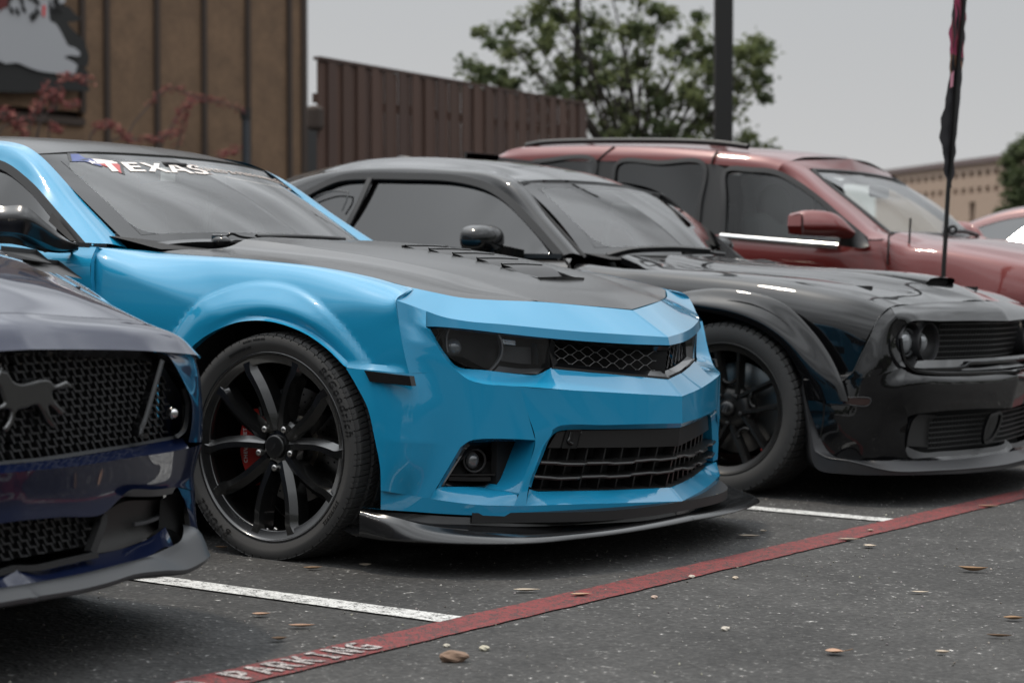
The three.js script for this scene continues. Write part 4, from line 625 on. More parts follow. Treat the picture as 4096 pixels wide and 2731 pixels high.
  qs.loft([[[-2.2, 0.985, 0.885], [-2.5, 1.0, 0.89], [-2.9, 1.02, 0.88], [-3.4, 1.02, 0.82], [-3.86, 1.0, 0.7]], [[-2.2, 0.9, 0.925], [-2.5, 0.92, 0.945], [-2.9, 0.93, 0.95], [-3.4, 0.92, 0.91], [-3.88, 0.9, 0.78]], [[-2.2, 0.74, 0.93], [-2.5, 0.76, 0.955], [-2.85, 0.78, 0.96], [-3.3, 0.72, 0.94], [-3.9, 0.7, 0.82]]], 30, 5);
  qs.loft([[[-2.2, 0.74, 0.93], [-2.4, 0.755, 0.95], [-2.45, 0.76, 0.953]], [[-2.2, 0.5, 0.925], [-2.4, 0.5, 0.94], [-2.47, 0.5, 0.94]], [[-2.2, 0.22, 0.9], [-2.36, 0.22, 0.9], [-2.44, 0.22, 0.9]]], 8, 5);
  qs.loft([[[-3.24, 0.73, 0.944], [-3.6, 0.71, 0.9], [-3.9, 0.7, 0.82], [-3.93, 0.7, 0.4], [-3.95, 0.7, 0]], [[-3.27, 0.5, 0.94], [-3.6, 0.5, 0.9], [-3.88, 0.5, 0.82], [-3.9, 0.5, 0.4], [-3.92, 0.5, 0]], [[-3.22, 0.25, 0.9], [-3.6, 0.27, 0.86], [-3.8, 0.3, 0.76], [-3.84, 0.3, 0.4], [-3.85, 0.3, 0]]], 24, 5);
  qs.loft([[[-3.86, 1.0, 0.7], [-3.92, 1.02, 0.4], [-3.94, 1.02, 0]], [[-3.88, 0.9, 0.78], [-3.93, 0.9, 0.4], [-3.96, 0.9, 0]], [[-3.9, 0.7, 0.82], [-3.93, 0.7, 0.4], [-3.95, 0.7, 0]]], 16, 4);
  qs.loft([[[-3.0, 1.06, 0.7], [-3.4, 1.03, 0.78], [-3.86, 1.0, 0.7]], [[-3.05, 1.07, 0.35], [-3.4, 1.05, 0.4], [-3.92, 1.02, 0.4]], [[-3.07, 1.075, 0], [-3.4, 1.055, 0], [-3.94, 1.02, 0]]], 16, 4);
  qs.loft([[[-2.6, 1.0, 0.8], [-2.8, 1.03, 0.8], [-3.0, 1.06, 0.7]], [[-2.5, 1.0, 0.89], [-2.9, 1.02, 0.88], [-3.4, 1.02, 0.82]]], 10, 3);
  mesh('rear_body', fin(qs, 30), M.blue, car);
  // ----- roof, glass
  const ro = new Skin([-2, 0.6, 0]);
  const roT = [[-1.316, 1.316, 0], [-1.326, 1.313, 0.25], [-1.344, 1.306, 0.45], [-1.369, 1.2885, 0.624]];
  ro.loft([roT, [[-1.55, 1.362, 0], [-1.56, 1.359, 0.25], [-1.58, 1.35, 0.45], [-1.62, 1.327, 0.597]], [[-1.9, 1.382, 0], [-1.9, 1.379, 0.25], [-1.9, 1.37, 0.45], [-1.9, 1.347, 0.58]], [[-2.3, 1.36, 0], [-2.3, 1.357, 0.25], [-2.3, 1.348, 0.45], [-2.3, 1.325, 0.58]], [[-2.55, 1.31, 0], [-2.55, 1.307, 0.25], [-2.55, 1.297, 0.45], [-2.56, 1.25, 0.61]]], 20, 8);
  ro.lip(rs(roT, 20), [0.0, -0.02, 0]);
  mesh('roof', fin(ro, 30), M.satin, car);
  const rg = new Skin([-2.6, 0.6, 0]); rg.loft([[[-2.555, 1.305, 0], [-2.555, 1.29, 0.45], [-2.56, 1.245, 0.61]], [[-3.05, 1.07, 0], [-3.04, 1.07, 0.4], [-3.0, 1.058, 0.69]]], 10, 4); mesh('rear_window', fin(rg, 30), M.tintLight = phy(lin(0.45, 0.46, 0.46), 0, 0, { transmission: 1, thickness: 0, ior: 1.5 }), car);
  // windscreen with its black printed border, s from the car's left (-1) to right (1), t from top to bottom
  const wsAt = (s, t, out = 0) => {
    const z0 = Math.abs(s), top = WT[Math.min(40, Math.floor(z0 * 40))].clone().lerp(WT[Math.min(40, Math.floor(z0 * 40) + 1)] || WT[40], z0 * 40 % 1), bot = WB[Math.min(40, Math.floor(z0 * 40))].clone().lerp(WB[Math.min(40, Math.floor(z0 * 40) + 1)] || WB[40], z0 * 40 % 1);
    const p = top.lerp(bot, t); const b = Math.sin(Math.PI * clamp(t)) * 0.024 * (1 - z0 * z0 * z0 * z0); p.x += b * 0.5 + out * 0.45; p.y += b * 0.85 + out * 0.88; if (s < 0) p.z = -p.z; return p;
  };
  const WT = rs(wsT, 40), WB = rs(wsB, 40);
  const patch = (S, s0, s1, t0, t1, n, m, out = 0) => S.grid(Array.from({ length: m + 1 }, (_, j) => Array.from({ length: n + 1 }, (_, i) => wsAt(lerp(s0, s1, i / n), lerp(t0, t1, j / m), out))));
  const ws = new Skin([-2, 0.4, 0]); patch(ws, -0.9, 0.9, 0.085, 0.9, 60, 24);
  mesh('windscreen', ws.geo(40), M.clear, car);
  const fr = new Skin([-2, 0.4, 0]); patch(fr, -1, 1, 0, 0.085, 60, 3); patch(fr, -1, 1, 0.9, 1, 60, 3); patch(fr, 0.9, 1, 0.085, 0.9, 4, 24); patch(fr, -1, -0.9, 0.085, 0.9, 4, 24);
  // rounded inner corners
  for (const sx of [-1, 1]) for (const [tc, dt] of [[0.9, -1], [0.085, 1]]) { const rS = 0.1, rT = 0.13, a = []; for (let i = 0; i <= 8; i++) { const q = i / 8 * Math.PI / 2; a.push(wsAt(sx * (0.9 - rS + rS * Math.sin(q)), tc + dt * rT * (1 - Math.cos(q)), 0.0012)); } const c = wsAt(sx * 0.9, tc, 0.0012); fr.grid([a, a.map(() => c)]); }
  mesh('windscreen_border', fr.geo(40), M.frit, car);
  { // sunstrip lettering on the windscreen
    // map flat text: x along s, y up; scale in metres
    const put = (g, s0, t0, k = 1, skew = 0) => { const p = g.attributes.position, q = new THREE.Vector3(); for (let i = 0; i < p.count; i++) { const x = p.getX(i) + skew * p.getY(i), y = p.getY(i), d = p.getZ(i); q.copy(wsAt(s0 - x / 0.64, t0 - y / 0.62, 0.0015 + d)); p.setXYZ(i, q.x, q.y, q.z); } g.deleteAttribute('normal'); const h = ni(g); h.computeVertexNormals(); return h; };
    const T = (txt, sz, d = 0.0008) => new TextGeometry(txt, { font: FONT, size: sz, depth: d, curveSegments: 4 });
    const wide = (g, k) => { g.scale(k, 1, 1); return g; };
    const st = mesh('windscreen_banner', put(wide(T('TEXAS', 0.078, 0.001), 1.62), 0.735, 0.25, 1, 0.28), M.decalWhite = std(lin(0.72, 0.66, 0.62), 0.35), car);
    const rings = [[-0.012, 0.082], [0.018, 0.082], [0.02, 0.05], [0.075, 0.04], [0.11, 0.03], [0.112, 0.0], [0.09, -0.03], [0.07, -0.06], [0.062, -0.03], [0.045, 0.0], [0.035, -0.008], [0.02, 0.008], [0.004, 0.03], [-0.04, 0.034]].map((p) => new THREE.Vector2(p[0] * 1.15, p[1] * 1.15));
    const cut = (f) => { const S = new THREE.Shape(rings); const g = new THREE.ExtrudeGeometry(S, { depth: 0.0006, bevelEnabled: false }); return g; };
    const clipX = (pts, x0, up) => { const out = []; for (let i = 0; i < pts.length; i++) { const a = pts[i], b = pts[(i + 1) % pts.length], ia = up ? a.x >= x0 : a.x <= x0, ib = up ? b.x >= x0 : b.x <= x0; if (ia) out.push(a); if (ia !== ib) { const t = (x0 - a.x) / (b.x - a.x); out.push(new THREE.Vector2(x0, lerp(a.y, b.y, t))); } } return out; };
    const clipY = (pts, y0, up) => { const out = []; for (let i = 0; i < pts.length; i++) { const a = pts[i], b = pts[(i + 1) % pts.length], ia = up ? a.y >= y0 : a.y <= y0, ib = up ? b.y >= y0 : b.y <= y0; if (ia) out.push(a); if (ia !== ib) { const t = (y0 - a.y) / (b.y - a.y); out.push(new THREE.Vector2(lerp(a.x, b.x, t), y0)); } } return out; };
    const ex = (pts, d) => new THREE.ExtrudeGeometry(new THREE.Shape(pts), { depth: d, bevelEnabled: false });
    const fat = rings.map((p) => { const c = new THREE.Vector2(0.04, 0.02); return p.clone().sub(c).multiplyScalar(1.14).add(c); });
    const s0 = 0.765, t0 = 0.165;
    mesh('state_outline', put(ex(fat, 0.0002), s0, t0), M.trim, st);
    mesh('blue_field', put(ex(clipX(rings, 0.048, false), 0.0006), s0, t0), M.decalBlue = std(lin(0.02, 0.045, 0.2), 0.35), st);
    mesh('white_field', put(ex(clipY(clipX(rings, 0.048, true), 0.012, true), 0.0006), s0, t0), M.decalWhite, st);
    mesh('red_field', put(ex(clipY(clipX(rings, 0.048, true), 0.012, false), 0.0006), s0, t0), M.decalRed = std(lin(0.38, 0.03, 0.025), 0.35), st);
    const star = []; for (let i = 0; i < 10; i++) { const a = Math.PI / 2 + i * Math.PI / 5, r = i % 2 ? 0.0075 : 0.019; star.push(new THREE.Vector2(0.028 + r * Math.cos(a), 0.024 + r * Math.sin(a))); }
    mesh('star', put(ex(star, 0.0012), s0, t0), M.decalWhite, st);
    mesh('small_lettering', put(wide(T('SPEED & PERFORMANCE', 0.03), 1.25), -0.055, 0.2, 1, 0.1), M.decalGrey = std(lin(0.34, 0.29, 0.26), 0.4), st);
    const rrct = (x, y, w, h, r) => { const s = new THREE.Shape(); s.moveTo(x + r, y); s.lineTo(x + w - r, y); s.quadraticCurveTo(x + w, y, x + w, y + r); s.lineTo(x + w, y + h - r); s.quadraticCurveTo(x + w, y + h, x + w - r, y + h); s.lineTo(x + r, y + h); s.quadraticCurveTo(x, y + h, x, y + h - r); s.lineTo(x, y + r); s.quadraticCurveTo(x, y, x + r, y); return s; };
    const outer = rrct(-0.025, -0.025, 0.63, 0.082, 0.024); outer.holes.push(rrct(-0.02, -0.02, 0.62, 0.072, 0.02));
    mesh('frame_line', put(new THREE.ExtrudeGeometry(outer, { depth: 0.0006, bevelEnabled: false, steps: 1, curveSegments: 6 }), -0.055, 0.2), M.decalPink = std(lin(0.6, 0.48, 0.42), 0.4), st);
  }
  const side = (f) => { for (const s of [1, -1]) f(s); };
  // door glass, its black frame, quarter glass
  const sgS = new Skin([-1.6, 0.9, 0]); sgS.loft([sh(cantL, [0, -0.02, -0.008]), [[-0.86, 0.962, 0.872], [-1.0, 0.964, 0.872], [-1.2, 0.966, 0.872], [-1.5, 0.97, 0.872], [-1.8, 0.976, 0.87], [-2.1, 0.982, 0.868], [-2.4, 0.988, 0.862], [-2.55, 0.99, 0.85]]], 40, 6, { by: 'i' });
  const sg = sgS.geo(40); mesh('side_window', sg, M.tint, car); mesh('side_window', mirrorGeo(sg), M.tint, car);
  const seal = bar(sh(cantL.slice(0, 6), [-0.012, -0.012, -0.002]), 0.03, 0.018, 30, [0, 0.4, 1]); mesh('window_seal', seal, M.trim, car); mesh('window_seal', mirrorGeo(seal), M.trim, car);
  const sail = new Skin([-2, 0.9, 0]); sail.grid([pl([[-1.079,1.074,0.832],[-0.929,0.978,0.866]], 4), pl([[-1.081,1.043,0.846],[-0.949,0.977,0.872]], 4)]); sail.lip(pl([[-1.081,1.043,0.846],[-0.949,0.977,0.872]], 4), [0, 0, -0.02]);
  mesh('window_corner', sail.geo(30), M.trimDull, car);
  const be = bar([[-0.845, 0.963, 0.882], [-1.2, 0.968, 0.888], [-1.8, 0.98, 0.886]], 0.012, 0.016, 8); mesh('belt_trim', be, M.trim, car); mesh('belt_trim', mirrorGeo(be), M.trim, car);
  { // door mirror: a wide black shell on a triangular foot
    const mi = new Skin([-0.95, 1.02, 1.08]);
    const ring = (x0, sc, pts) => pts.map((p) => V(p));
    const top = [[-0.997,1.084,1.14],[-0.913,1.084,1.11],[-0.883,1.035,1.05],[-0.876,0.991,0.98],[-0.845,0.955,0.935]], low = [[-0.974,1,1.16],[-0.904,0.994,1.13],[-0.894,0.972,1.06],[-0.874,0.948,0.99],[-0.847,0.946,0.935]], bot = [[-1.039,0.963,1.1],[-0.967,0.955,1.07],[-0.957,0.94,1],[-0.914,0.935,0.96],[-0.856,0.941,0.93]];
    const ext = (c, d) => [sh([c[0]], d)[0], ...c];
    mi.loft([ext(top, [-0.1, 0, 0.09]), ext(top.map((p, i) => V(p).clone().lerp(V(low[i]), 0.5).add(V([0.012, 0.012, 0.012]))), [-0.1, 0, 0.09]), ext(low, [-0.1, 0, 0.09])], 30, 8, { by: 'i' });
    mi.loft([ext(low, [-0.1, 0, 0.09]), ext(sh(low, [-0.06, -0.012, -0.03]), [-0.06, 0, 0.06]), ext(bot, [-0.08, -0.02, 0.06])], 30, 5, { by: 'i' });
    mi.loft([ext(sh(top, [-0.16, -0.02, 0]), [-0.06, 0, 0.09]), ext(top, [-0.1, 0, 0.09])], 30, 4, { by: 'i' });
    const g = mi.geo(40); mesh('door_mirror', g, M.satinGloss = phy(lin(0.008, 0.008, 0.0085), 0.25, 0, { clearcoat: 0.6, clearcoatRoughness: 0.15 }), car);
  }
  // ----- lamps
  const lens = new Skin(); lens.loft([sh([[0.709,0.701,0.467],[0.642,0.716,0.621],[0.571,0.729,0.746],[0.535,0.733,0.799],[0.517,0.73,0.823]], [0, 0, 0]), [[0.702,0.613,0.447],[0.665,0.593,0.557],[0.587,0.611,0.713],[0.547,0.651,0.777],[0.518,0.727,0.822]]], 34, 6, { by: 'i' });
  const lg = lens.geo(40);
  const lampBox = new Skin([-1, 0.6, 0]); const bx = [[0.671,0.698,0.401],[0.603,0.716,0.563],[0.537,0.729,0.697],[0.494,0.733,0.764]], bb = [[0.673,0.609,0.396],[0.629,0.588,0.502],[0.563,0.605,0.65],[0.517,0.645,0.729]];
  lampBox.loft([bx, bb], 20, 6, { by: 'i' }); lampBox.loft([bx, sh(bx, [0.06, 0, 0])], 20, 2, { by: 'i' }); lampBox.loft([bb, sh(bb, [0.055, 0, 0])], 20, 2, { by: 'i' });
  const mkLamp = (mir) => {
    const f = (g) => (mir ? mirrorGeo(g) : g);
    const hl = new THREE.Group(); hl.name = 'headlamp'; car.add(hl);
    mesh('lens', f(lg), M.smoke, hl); mesh('housing', f(lampBox.geo(30)), M.trim, hl);
    // projector bowl with its ring, reflector box
    const c = V([0.56,0.671,0.708]);
    const bowl = lathe([[0.03, -0.07], [0.052, -0.05], [0.062, -0.02], [0.066, 0], [0.069, 0.002], [0.069, -0.01]], 40); bowl.rotateY(Math.PI / 2 - 0.42); bowl.translate(c.x - 0.03, c.y, c.z); mesh('projector_bowl', f(bowl), M.lampGrey = std(lin(0.11, 0.11, 0.112), 0.32, 0.5), hl);
    const ball = new THREE.SphereGeometry(0.031, 24, 16); ball.translate(c.x - 0.045, c.y, c.z); mesh('projector', f(ball), M.bulb = phy(lin(0.25, 0.26, 0.27), 0.05, 0.3, { clearcoat: 1 }), hl);
    const ring = bar([[0.63,0.714,0.632],[0.636,0.687,0.619],[0.635,0.647,0.621],[0.624,0.614,0.643],[0.617,0.6,0.658]], 0.006, 0.014, 16, [1, 0.2, 0.4]); mesh('trim_ring', f(ring), M.lampGrey, hl);
    const ring2 = bar([[0.547,0.729,0.772],[0.543,0.708,0.777],[0.543,0.678,0.778],[0.545,0.659,0.775]], 0.005, 0.01, 12, [1, 0.2, 0.4]); mesh('trim_ring', f(ring2), M.lampGrey, hl);
    const rs_ = []; const a = V([0.625,0.7,0.614]), b = V([0.65,0.694,0.559]), d = V([0.625,0.685,0.614]); for (let i = 0; i < 12; i++) for (let j = 0; j < 4; j++) { const p = a.clone().lerp(b, (i + 0.5 + (j % 2) * 0.4) / 12.4).add(d.clone().sub(a).multiplyScalar((j + 0.5) / 4)); const s = new THREE.SphereGeometry(0.0031, 6, 4); s.scale(1, 1, 1.5); s.translate(p.x, p.y, p.z); rs_.push(s); }
    mesh('reflector', f(merge(rs_)), M.chrome, hl);
    const ledge = new Skin(); ledge.loft([[[0.62,0.616,0.604],[0.651,0.607,0.533],[0.687,0.608,0.447]], [[0.621,0.601,0.633],[0.659,0.593,0.55],[0.686,0.591,0.485]]], 10, 3); mesh('lamp_ledge', f(ledge.geo(30)), M.lampGrey, hl);
    const bk = new Skin(); bk.loft([[[0.609,0.678,0.584],[0.641,0.673,0.509],[0.654,0.672,0.478]], [[0.611,0.63,0.579],[0.642,0.621,0.508],[0.655,0.62,0.477]]], 8, 3); bk.loft([[[0.654,0.685,0.479],[0.657,0.657,0.471],[0.658,0.62,0.47]], [[0.68,0.686,0.489],[0.683,0.658,0.482],[0.683,0.618,0.481]]], 8, 3); mesh('reflector_bowl', f(bk.geo(20)), M.lampGrey, hl);
  };
  mkLamp(false); mkLamp(true);
  // ----- upper grille: black surround, hexagon wire
  {
    const gr = new THREE.Group(); gr.name = 'upper_grille'; car.add(gr);
    const s = new Skin();
    const top = [[0.877,0.672,0],[0.822,0.678,0.157],[0.768,0.687,0.313],[0.712,0.7,0.454]], bot = [[0.873,0.571,0],[0.829,0.586,0.165],[0.775,0.601,0.321],[0.723,0.613,0.451]], tin = [[0.873,0.659,0],[0.805,0.664,0.126],[0.751,0.675,0.285],[0.703,0.687,0.41]], bin = [[0.86,0.591,0],[0.816,0.599,0.143],[0.762,0.612,0.301],[0.715,0.624,0.421]];
    s.loft([bot, bin], 24, 3); s.loft([top, tin], 24, 2); s.loft([[[0.712,0.7,0.454],[0.712,0.665,0.462],[0.721,0.613,0.454]], [[0.706,0.687,0.418],[0.707,0.658,0.425],[0.715,0.624,0.416]]], 12, 3);
    mesh('grille_surround', fin(s, 24), M.gloss, gr);
    const rim_ = bar([...mz([[0.722,0.612,0.461],[0.777,0.599,0.325],[0.832,0.584,0.17]]).map((p) => p), [0.874,0.57,0], ...[[0.832,0.584,0.17],[0.777,0.599,0.325],[0.722,0.612,0.461]].map((p) => p)], 0.006, 0.007, 40, [0, 1, 0], pl); mesh('grille_edge', rim_, M.brightBlack = phy(lin(0.05, 0.05, 0.05), 0.1, 0.6, { clearcoat: 1 }), gr);
    const bk = new Skin([-1, 0.6, 0]); bk.loft([[[0.873,0.667,0],[0.717,0.675,0.167],[0.633,0.695,0.395]], [[0.864,0.576,0],[0.718,0.591,0.165],[0.634,0.61,0.393]]], 12, 3); mesh('grille_back', fin(bk, 30), M.dark, gr);
    // wire: points on a sheet between top and bottom edges
    const T0 = rs(tin, 60), B0 = rs(bin, 60), at = (a, t) => { const k = Math.min(59.999, Math.abs(a) * 60), i = Math.floor(k), f = k - i; const p = T0[i].clone().lerp(T0[i + 1], f).lerp(B0[i].clone().lerp(B0[i + 1], f), t); p.x -= 0.012; if (a < 0) p.z = -p.z; return p; };
    const wires = [], W = 0.155, flat = 0.026, Hh = 0.45;
    const seg = (a, b, c, d) => { const cl = (a) => clamp(a, -1, 1); if (Math.abs(a) > 1 && Math.abs(c) > 1) return; let [t0, t1] = [b, d]; if ((t0 < 0 && t1 < 0) || (t0 > 1 && t1 > 1)) return; const C2 = (p, q, r, s) => { if (q < 0) { const f = (0 - q) / (s - q); return [lerp(p, r, f), 0]; } if (q > 1) { const f = (1 - q) / (s - q); return [lerp(p, r, f), 1]; } return [p, q]; }; const [a1, b1] = C2(a, b, c, d), [c1, d1] = C2(c, d, a, b); wires.push(tube([at(cl(a1), b1), at(cl(c1), d1)], 0.0009, 1, 5)); };
    for (let r = -1; r <= 3; r++) for (let i = -8; i <= 8; i++) { const cx = i * W + (r % 2 ? W / 2 : 0), cy = 0.28 + r * Hh / 2 * 1.02, y2 = cy + Hh / 2 * 1.02; seg(cx - flat / 2, cy, cx + flat / 2, cy); seg(cx + flat / 2, cy, cx + W / 2 - flat / 2, y2); seg(cx - flat / 2, cy, cx - W / 2 + flat / 2, y2); }
    mesh('grille_mesh', merge(wires), M.wire = std(lin(0.3, 0.3, 0.3), 0.3, 0.9), gr);
  }
  // ----- lower grille
  {
    const gr = new THREE.Group(); gr.name = 'lower_grille'; car.add(gr);
    const plate = new Skin(); plate.loft([[[0.924,0.41,0],[0.869,0.412,0.163],[0.82,0.415,0.327],[0.775,0.418,0.457],[0.764,0.415,0.49]], [[0.92,0.352,0],[0.87,0.355,0.161],[0.82,0.361,0.325],[0.768,0.366,0.478],[0.752,0.368,0.522]]], 24, 4); plate.lip(rs([[0.92,0.352,0],[0.87,0.355,0.161],[0.82,0.361,0.325],[0.768,0.366,0.478],[0.752,0.368,0.522]], 24), [-0.06, 0, 0]);
    mesh('grille_panel', fin(plate, 30), M.trimSmooth = std(lin(0.014, 0.0135, 0.0135), 0.32), gr);
    { const h = new Skin(); const o = [[0.779,0.42,0.457],[0.798,0.419,0.403],[0.793,0.365,0.419],[0.773,0.367,0.476]], b = sh(o, [-0.045, 0, 0.02]); h.grid([pl([o[0], o[1]], 4), pl([o[3], o[2]], 4)]); mesh('tow_hook_pocket', h.geo(20), M.dark, gr); const e = bar([o[0], o[1], o[2], o[3]], 0.004, 0.004, 24, [0, 1, 0], pl); mesh('pocket_rim', merge([e, tube([[0.785,0.414,0.443],[0.783,0.396,0.448],[0.782,0.386,0.454],[0.787,0.377,0.438]], 0.006, 12, 8)]), M.gloss, gr); }
    // two bars with stepped bright edges
    const row = (pts, z0) => { const near = rs(pts, 48); return [...mz(near).reverse(), ...near.slice(1)]; };
    for (const pts of [[[0.927,0.312,0],[0.899,0.312,0.146],[0.856,0.313,0.292],[0.811,0.317,0.427],[0.763,0.338,0.56]], [[0.918,0.226,0],[0.9,0.232,0.143],[0.85,0.238,0.31],[0.798,0.246,0.463],[0.75,0.274,0.594]]]) { /* placeholders replaced below */ }
    const b1 = [[0.912,0.318,0],[0.877,0.314,0.172],[0.834,0.314,0.315],[0.795,0.318,0.431],[0.768,0.322,0.505],[0.749,0.326,0.557]], b2 = [[0.902,0.275,0],[0.874,0.272,0.164],[0.824,0.272,0.328],[0.785,0.275,0.443],[0.759,0.277,0.517],[0.737,0.283,0.575]];
    for (const bb of [b1, b2]) {
      const c = row(bb), n = c.length - 1, f = new Skin([-1, 0.3, 0]), top = [], edge = [], low = [], back = [];
      c.forEach((p, i) => { const t = i / n * 11.5 + 0.25, k = ((t % 2) + 2) % 2, stp = k < 0.12 ? k / 0.12 : k < 1 ? 1 : k < 1.12 ? 1 - (k - 1) / 0.12 : 0; const x = p.x + 0.012 * stp; top.push(V([p.x - 0.05, p.y + 0.008, p.z])); edge.push(V([x, p.y + 0.004 - 0.002 * stp, p.z])); low.push(V([x - 0.004, p.y - 0.007 - 0.002 * stp, p.z])); back.push(V([p.x - 0.05, p.y - 0.006, p.z])); });
      f.grid([top, edge, low, back]); const bm = mesh('grille_bar', f.geo(20), M.trimSmooth, gr);
      const e = new Skin([-1, 0.3, 0]); const e1 = edge.map((p) => p.clone().add(V([0.002, -0.001, 0]))), e2 = e1.map((p) => p.clone().add(V([0.001, -0.005, 0]))); e.grid([e1, e2]); mesh('bright_edge', e.geo(20), M.satinChrome = std(lin(0.16, 0.16, 0.16), 0.3, 1), bm);
    }
    const up = [[0.92,0.359,0],[0.863,0.356,0.149],[0.814,0.36,0.315],[0.762,0.366,0.467],[0.742,0.368,0.522]], dn = [[0.889,0.222,0],[0.854,0.223,0.127],[0.801,0.226,0.309],[0.753,0.231,0.449],[0.72,0.237,0.54]], U = rs(up, 40), D = rs(dn, 40);
    for (let k = -7; k <= 7; k++) { const a = Math.abs(k) / 7.4, i = Math.floor(a * 40), f = a * 40 - i, p = U[i].clone().lerp(U[i + 1], f), q = D[i].clone().lerp(D[i + 1], f); p.x -= 0.008; q.x -= 0.01; if (k < 0) { p.z = -p.z; q.z = -q.z; } mesh('grille_fin', bar([p.clone().add(V([-0.02, 0, 0])), q.clone().add(V([-0.02, 0, 0]))], 0.009, 0.04, 3, [1, 0, 0]), M.trimSmooth, gr); }
    const fl = new Skin([-1, 0.3, 0]); fl.loft([[[0.894,0.217,0],[0.851,0.222,0.186],[0.809,0.226,0.323],[0.762,0.232,0.462],[0.726,0.238,0.56]], sh([[0.894,0.217,0],[0.851,0.222,0.186],[0.809,0.226,0.323],[0.762,0.232,0.462],[0.726,0.238,0.56]], [-0.12, 0.012, 0])], 24, 3); mesh('grille_floor', fin(fl, 30), M.trimDull, gr);
    const bk = box(0.02, 0.3, 1.3, 0.64, 0.31, 0); mesh('radiator', bk, M.dark, gr);
    mesh('duct_plate', merge([box(0.01, 0.09, 0.6, 0.7, 0.24, 0.05), box(0.012, 0.16, 0.2, 0.7, 0.32, 0.38)]), M.trimDull, gr);
  }
  // ----- fog lamps
  for (const mir of [false, true]) {
    const f = (g) => (mir ? mirrorGeo(g) : g), fo = new THREE.Group(); fo.name = 'fog_lamp'; car.add(fo);
    const s = new Skin(); const P = [fTL, fTR, fBR, fB, fBL, fL].map(V), cen_ = P.reduce((a, p) => a.clone().add(p), V([0, 0, 0])).multiplyScalar(1 / 6);
    const outer = pl([...P, P[0]], 60), inner = pl([...[[0.602,0.366,0.709],[0.627,0.363,0.561],[0.617,0.276,0.636],[0.609,0.263,0.668],[0.568,0.267,0.779],[0.557,0.274,0.785],[0.593,0.357,0.722],[0.602,0.366,0.709]]], 60);
    s.grid([outer, outer.map((p, i) => p.clone().lerp(inner[i], 0.3).add(V([0.006, 0, 0.003]))), inner]); s.grid([inner, sh(inner, [-0.05, 0, 0.01])]);
    mesh('bezel', f(s.geo(30)), M.gloss, fo);
    const c = V([0.597,0.325,0.679]);
    const cone = lathe([[0.034, -0.04], [0.036, -0.02], [0.05, 0.002], [0.072, 0.02], [0.078, 0.022]], 48); cone.rotateY(Math.PI / 2 - 0.62); cone.translate(c.x - 0.028, c.y, c.z - 0.012); mesh('lamp_cone', f(cone), M.gloss, fo);
    const rg_ = lathe([[0.031, 0.012], [0.036, 0.016], [0.039, 0.01], [0.037, -0.03], [0.031, -0.03]], 40); rg_.rotateY(Math.PI / 2 - 0.62); rg_.translate(c.x - 0.01, c.y + 0.004, c.z + 0.006); mesh('lamp_ring', f(rg_), M.trim, fo);
    const le = new THREE.SphereGeometry(0.027, 28, 18); le.scale(0.8, 1, 0.6); le.rotateY(Math.PI / 2 - 0.62); le.translate(c.x - 0.014, c.y + 0.004, c.z + 0.006); mesh('lamp_lens', f(le), phy(lin(0.2, 0.21, 0.22), 0.03, 0.5, { clearcoat: 1 }), fo);
    const pl1 = new Skin(); pl1.grid([pl([[0.533,0.321,0.752],[0.628,0.324,0.599]], 6), pl([[0.543,0.259,0.763],[0.622,0.257,0.654]], 6)]); pl1.grid([pl([[0.572,0.374,0.672],[0.626,0.37,0.553]], 6), pl([[0.529,0.257,0.744],[0.605,0.253,0.629]], 6)]); mesh('lamp_back', f(pl1.geo(20)), M.dark, fo);
    mesh('lamp_bar', f(merge([bar([[0.555,0.29,0.766],[0.593,0.289,0.721],[0.639,0.288,0.652]], 0.03, 0.006, 8), bar([[0.628,0.332,0.633],[0.639,0.331,0.61]], 0.02, 0.005, 2), bar([[0.569,0.336,0.767],[0.578,0.336,0.758]], 0.02, 0.005, 2), bar([[0.553,0.279,0.773],[0.6,0.277,0.719],[0.633,0.276,0.67]], 0.04, 0.012, 8)])), M.gloss, fo);
    mesh('bright_line', f(merge([tube([[0.558,0.292,0.771],[0.585,0.291,0.741]], 0.0012, 3, 5), tube([[0.59,0.291,0.729],[0.621,0.29,0.686]], 0.0012, 3, 5), tube([[0.626,0.289,0.671],[0.639,0.289,0.647]], 0.0012, 3, 5), tube([[0.633,0.334,0.638],[0.644,0.333,0.615]], 0.0012, 3, 5), tube([[0.574,0.339,0.771],[0.582,0.339,0.762]], 0.0012, 3, 5)])), M.satinChrome, fo);
    const mk = new Skin(); const mo = [[0.375,0.602,0.962],[0.457,0.598,0.962],[0.544,0.593,0.962],[0.55,0.582,0.962],[0.552,0.564,0.962],[0.473,0.567,0.962],[0.397,0.57,0.962]]; mk.grid([pl([mo[0], mo[2]], 8), pl([mo[6], mo[4]], 8)]); mk.lip(pl([mo[0], mo[2]], 8), [0, 0, -0.02]); mk.lip(pl([mo[6], mo[4]], 8), [0, 0, -0.02]); mk.lip(pl([mo[2], mo[4]], 4), [0.002, 0, -0.02]); mesh('side_marker', f(mk.geo(30)), M.marker = std(lin(0.012, 0.011, 0.011), 0.25), car);
  }
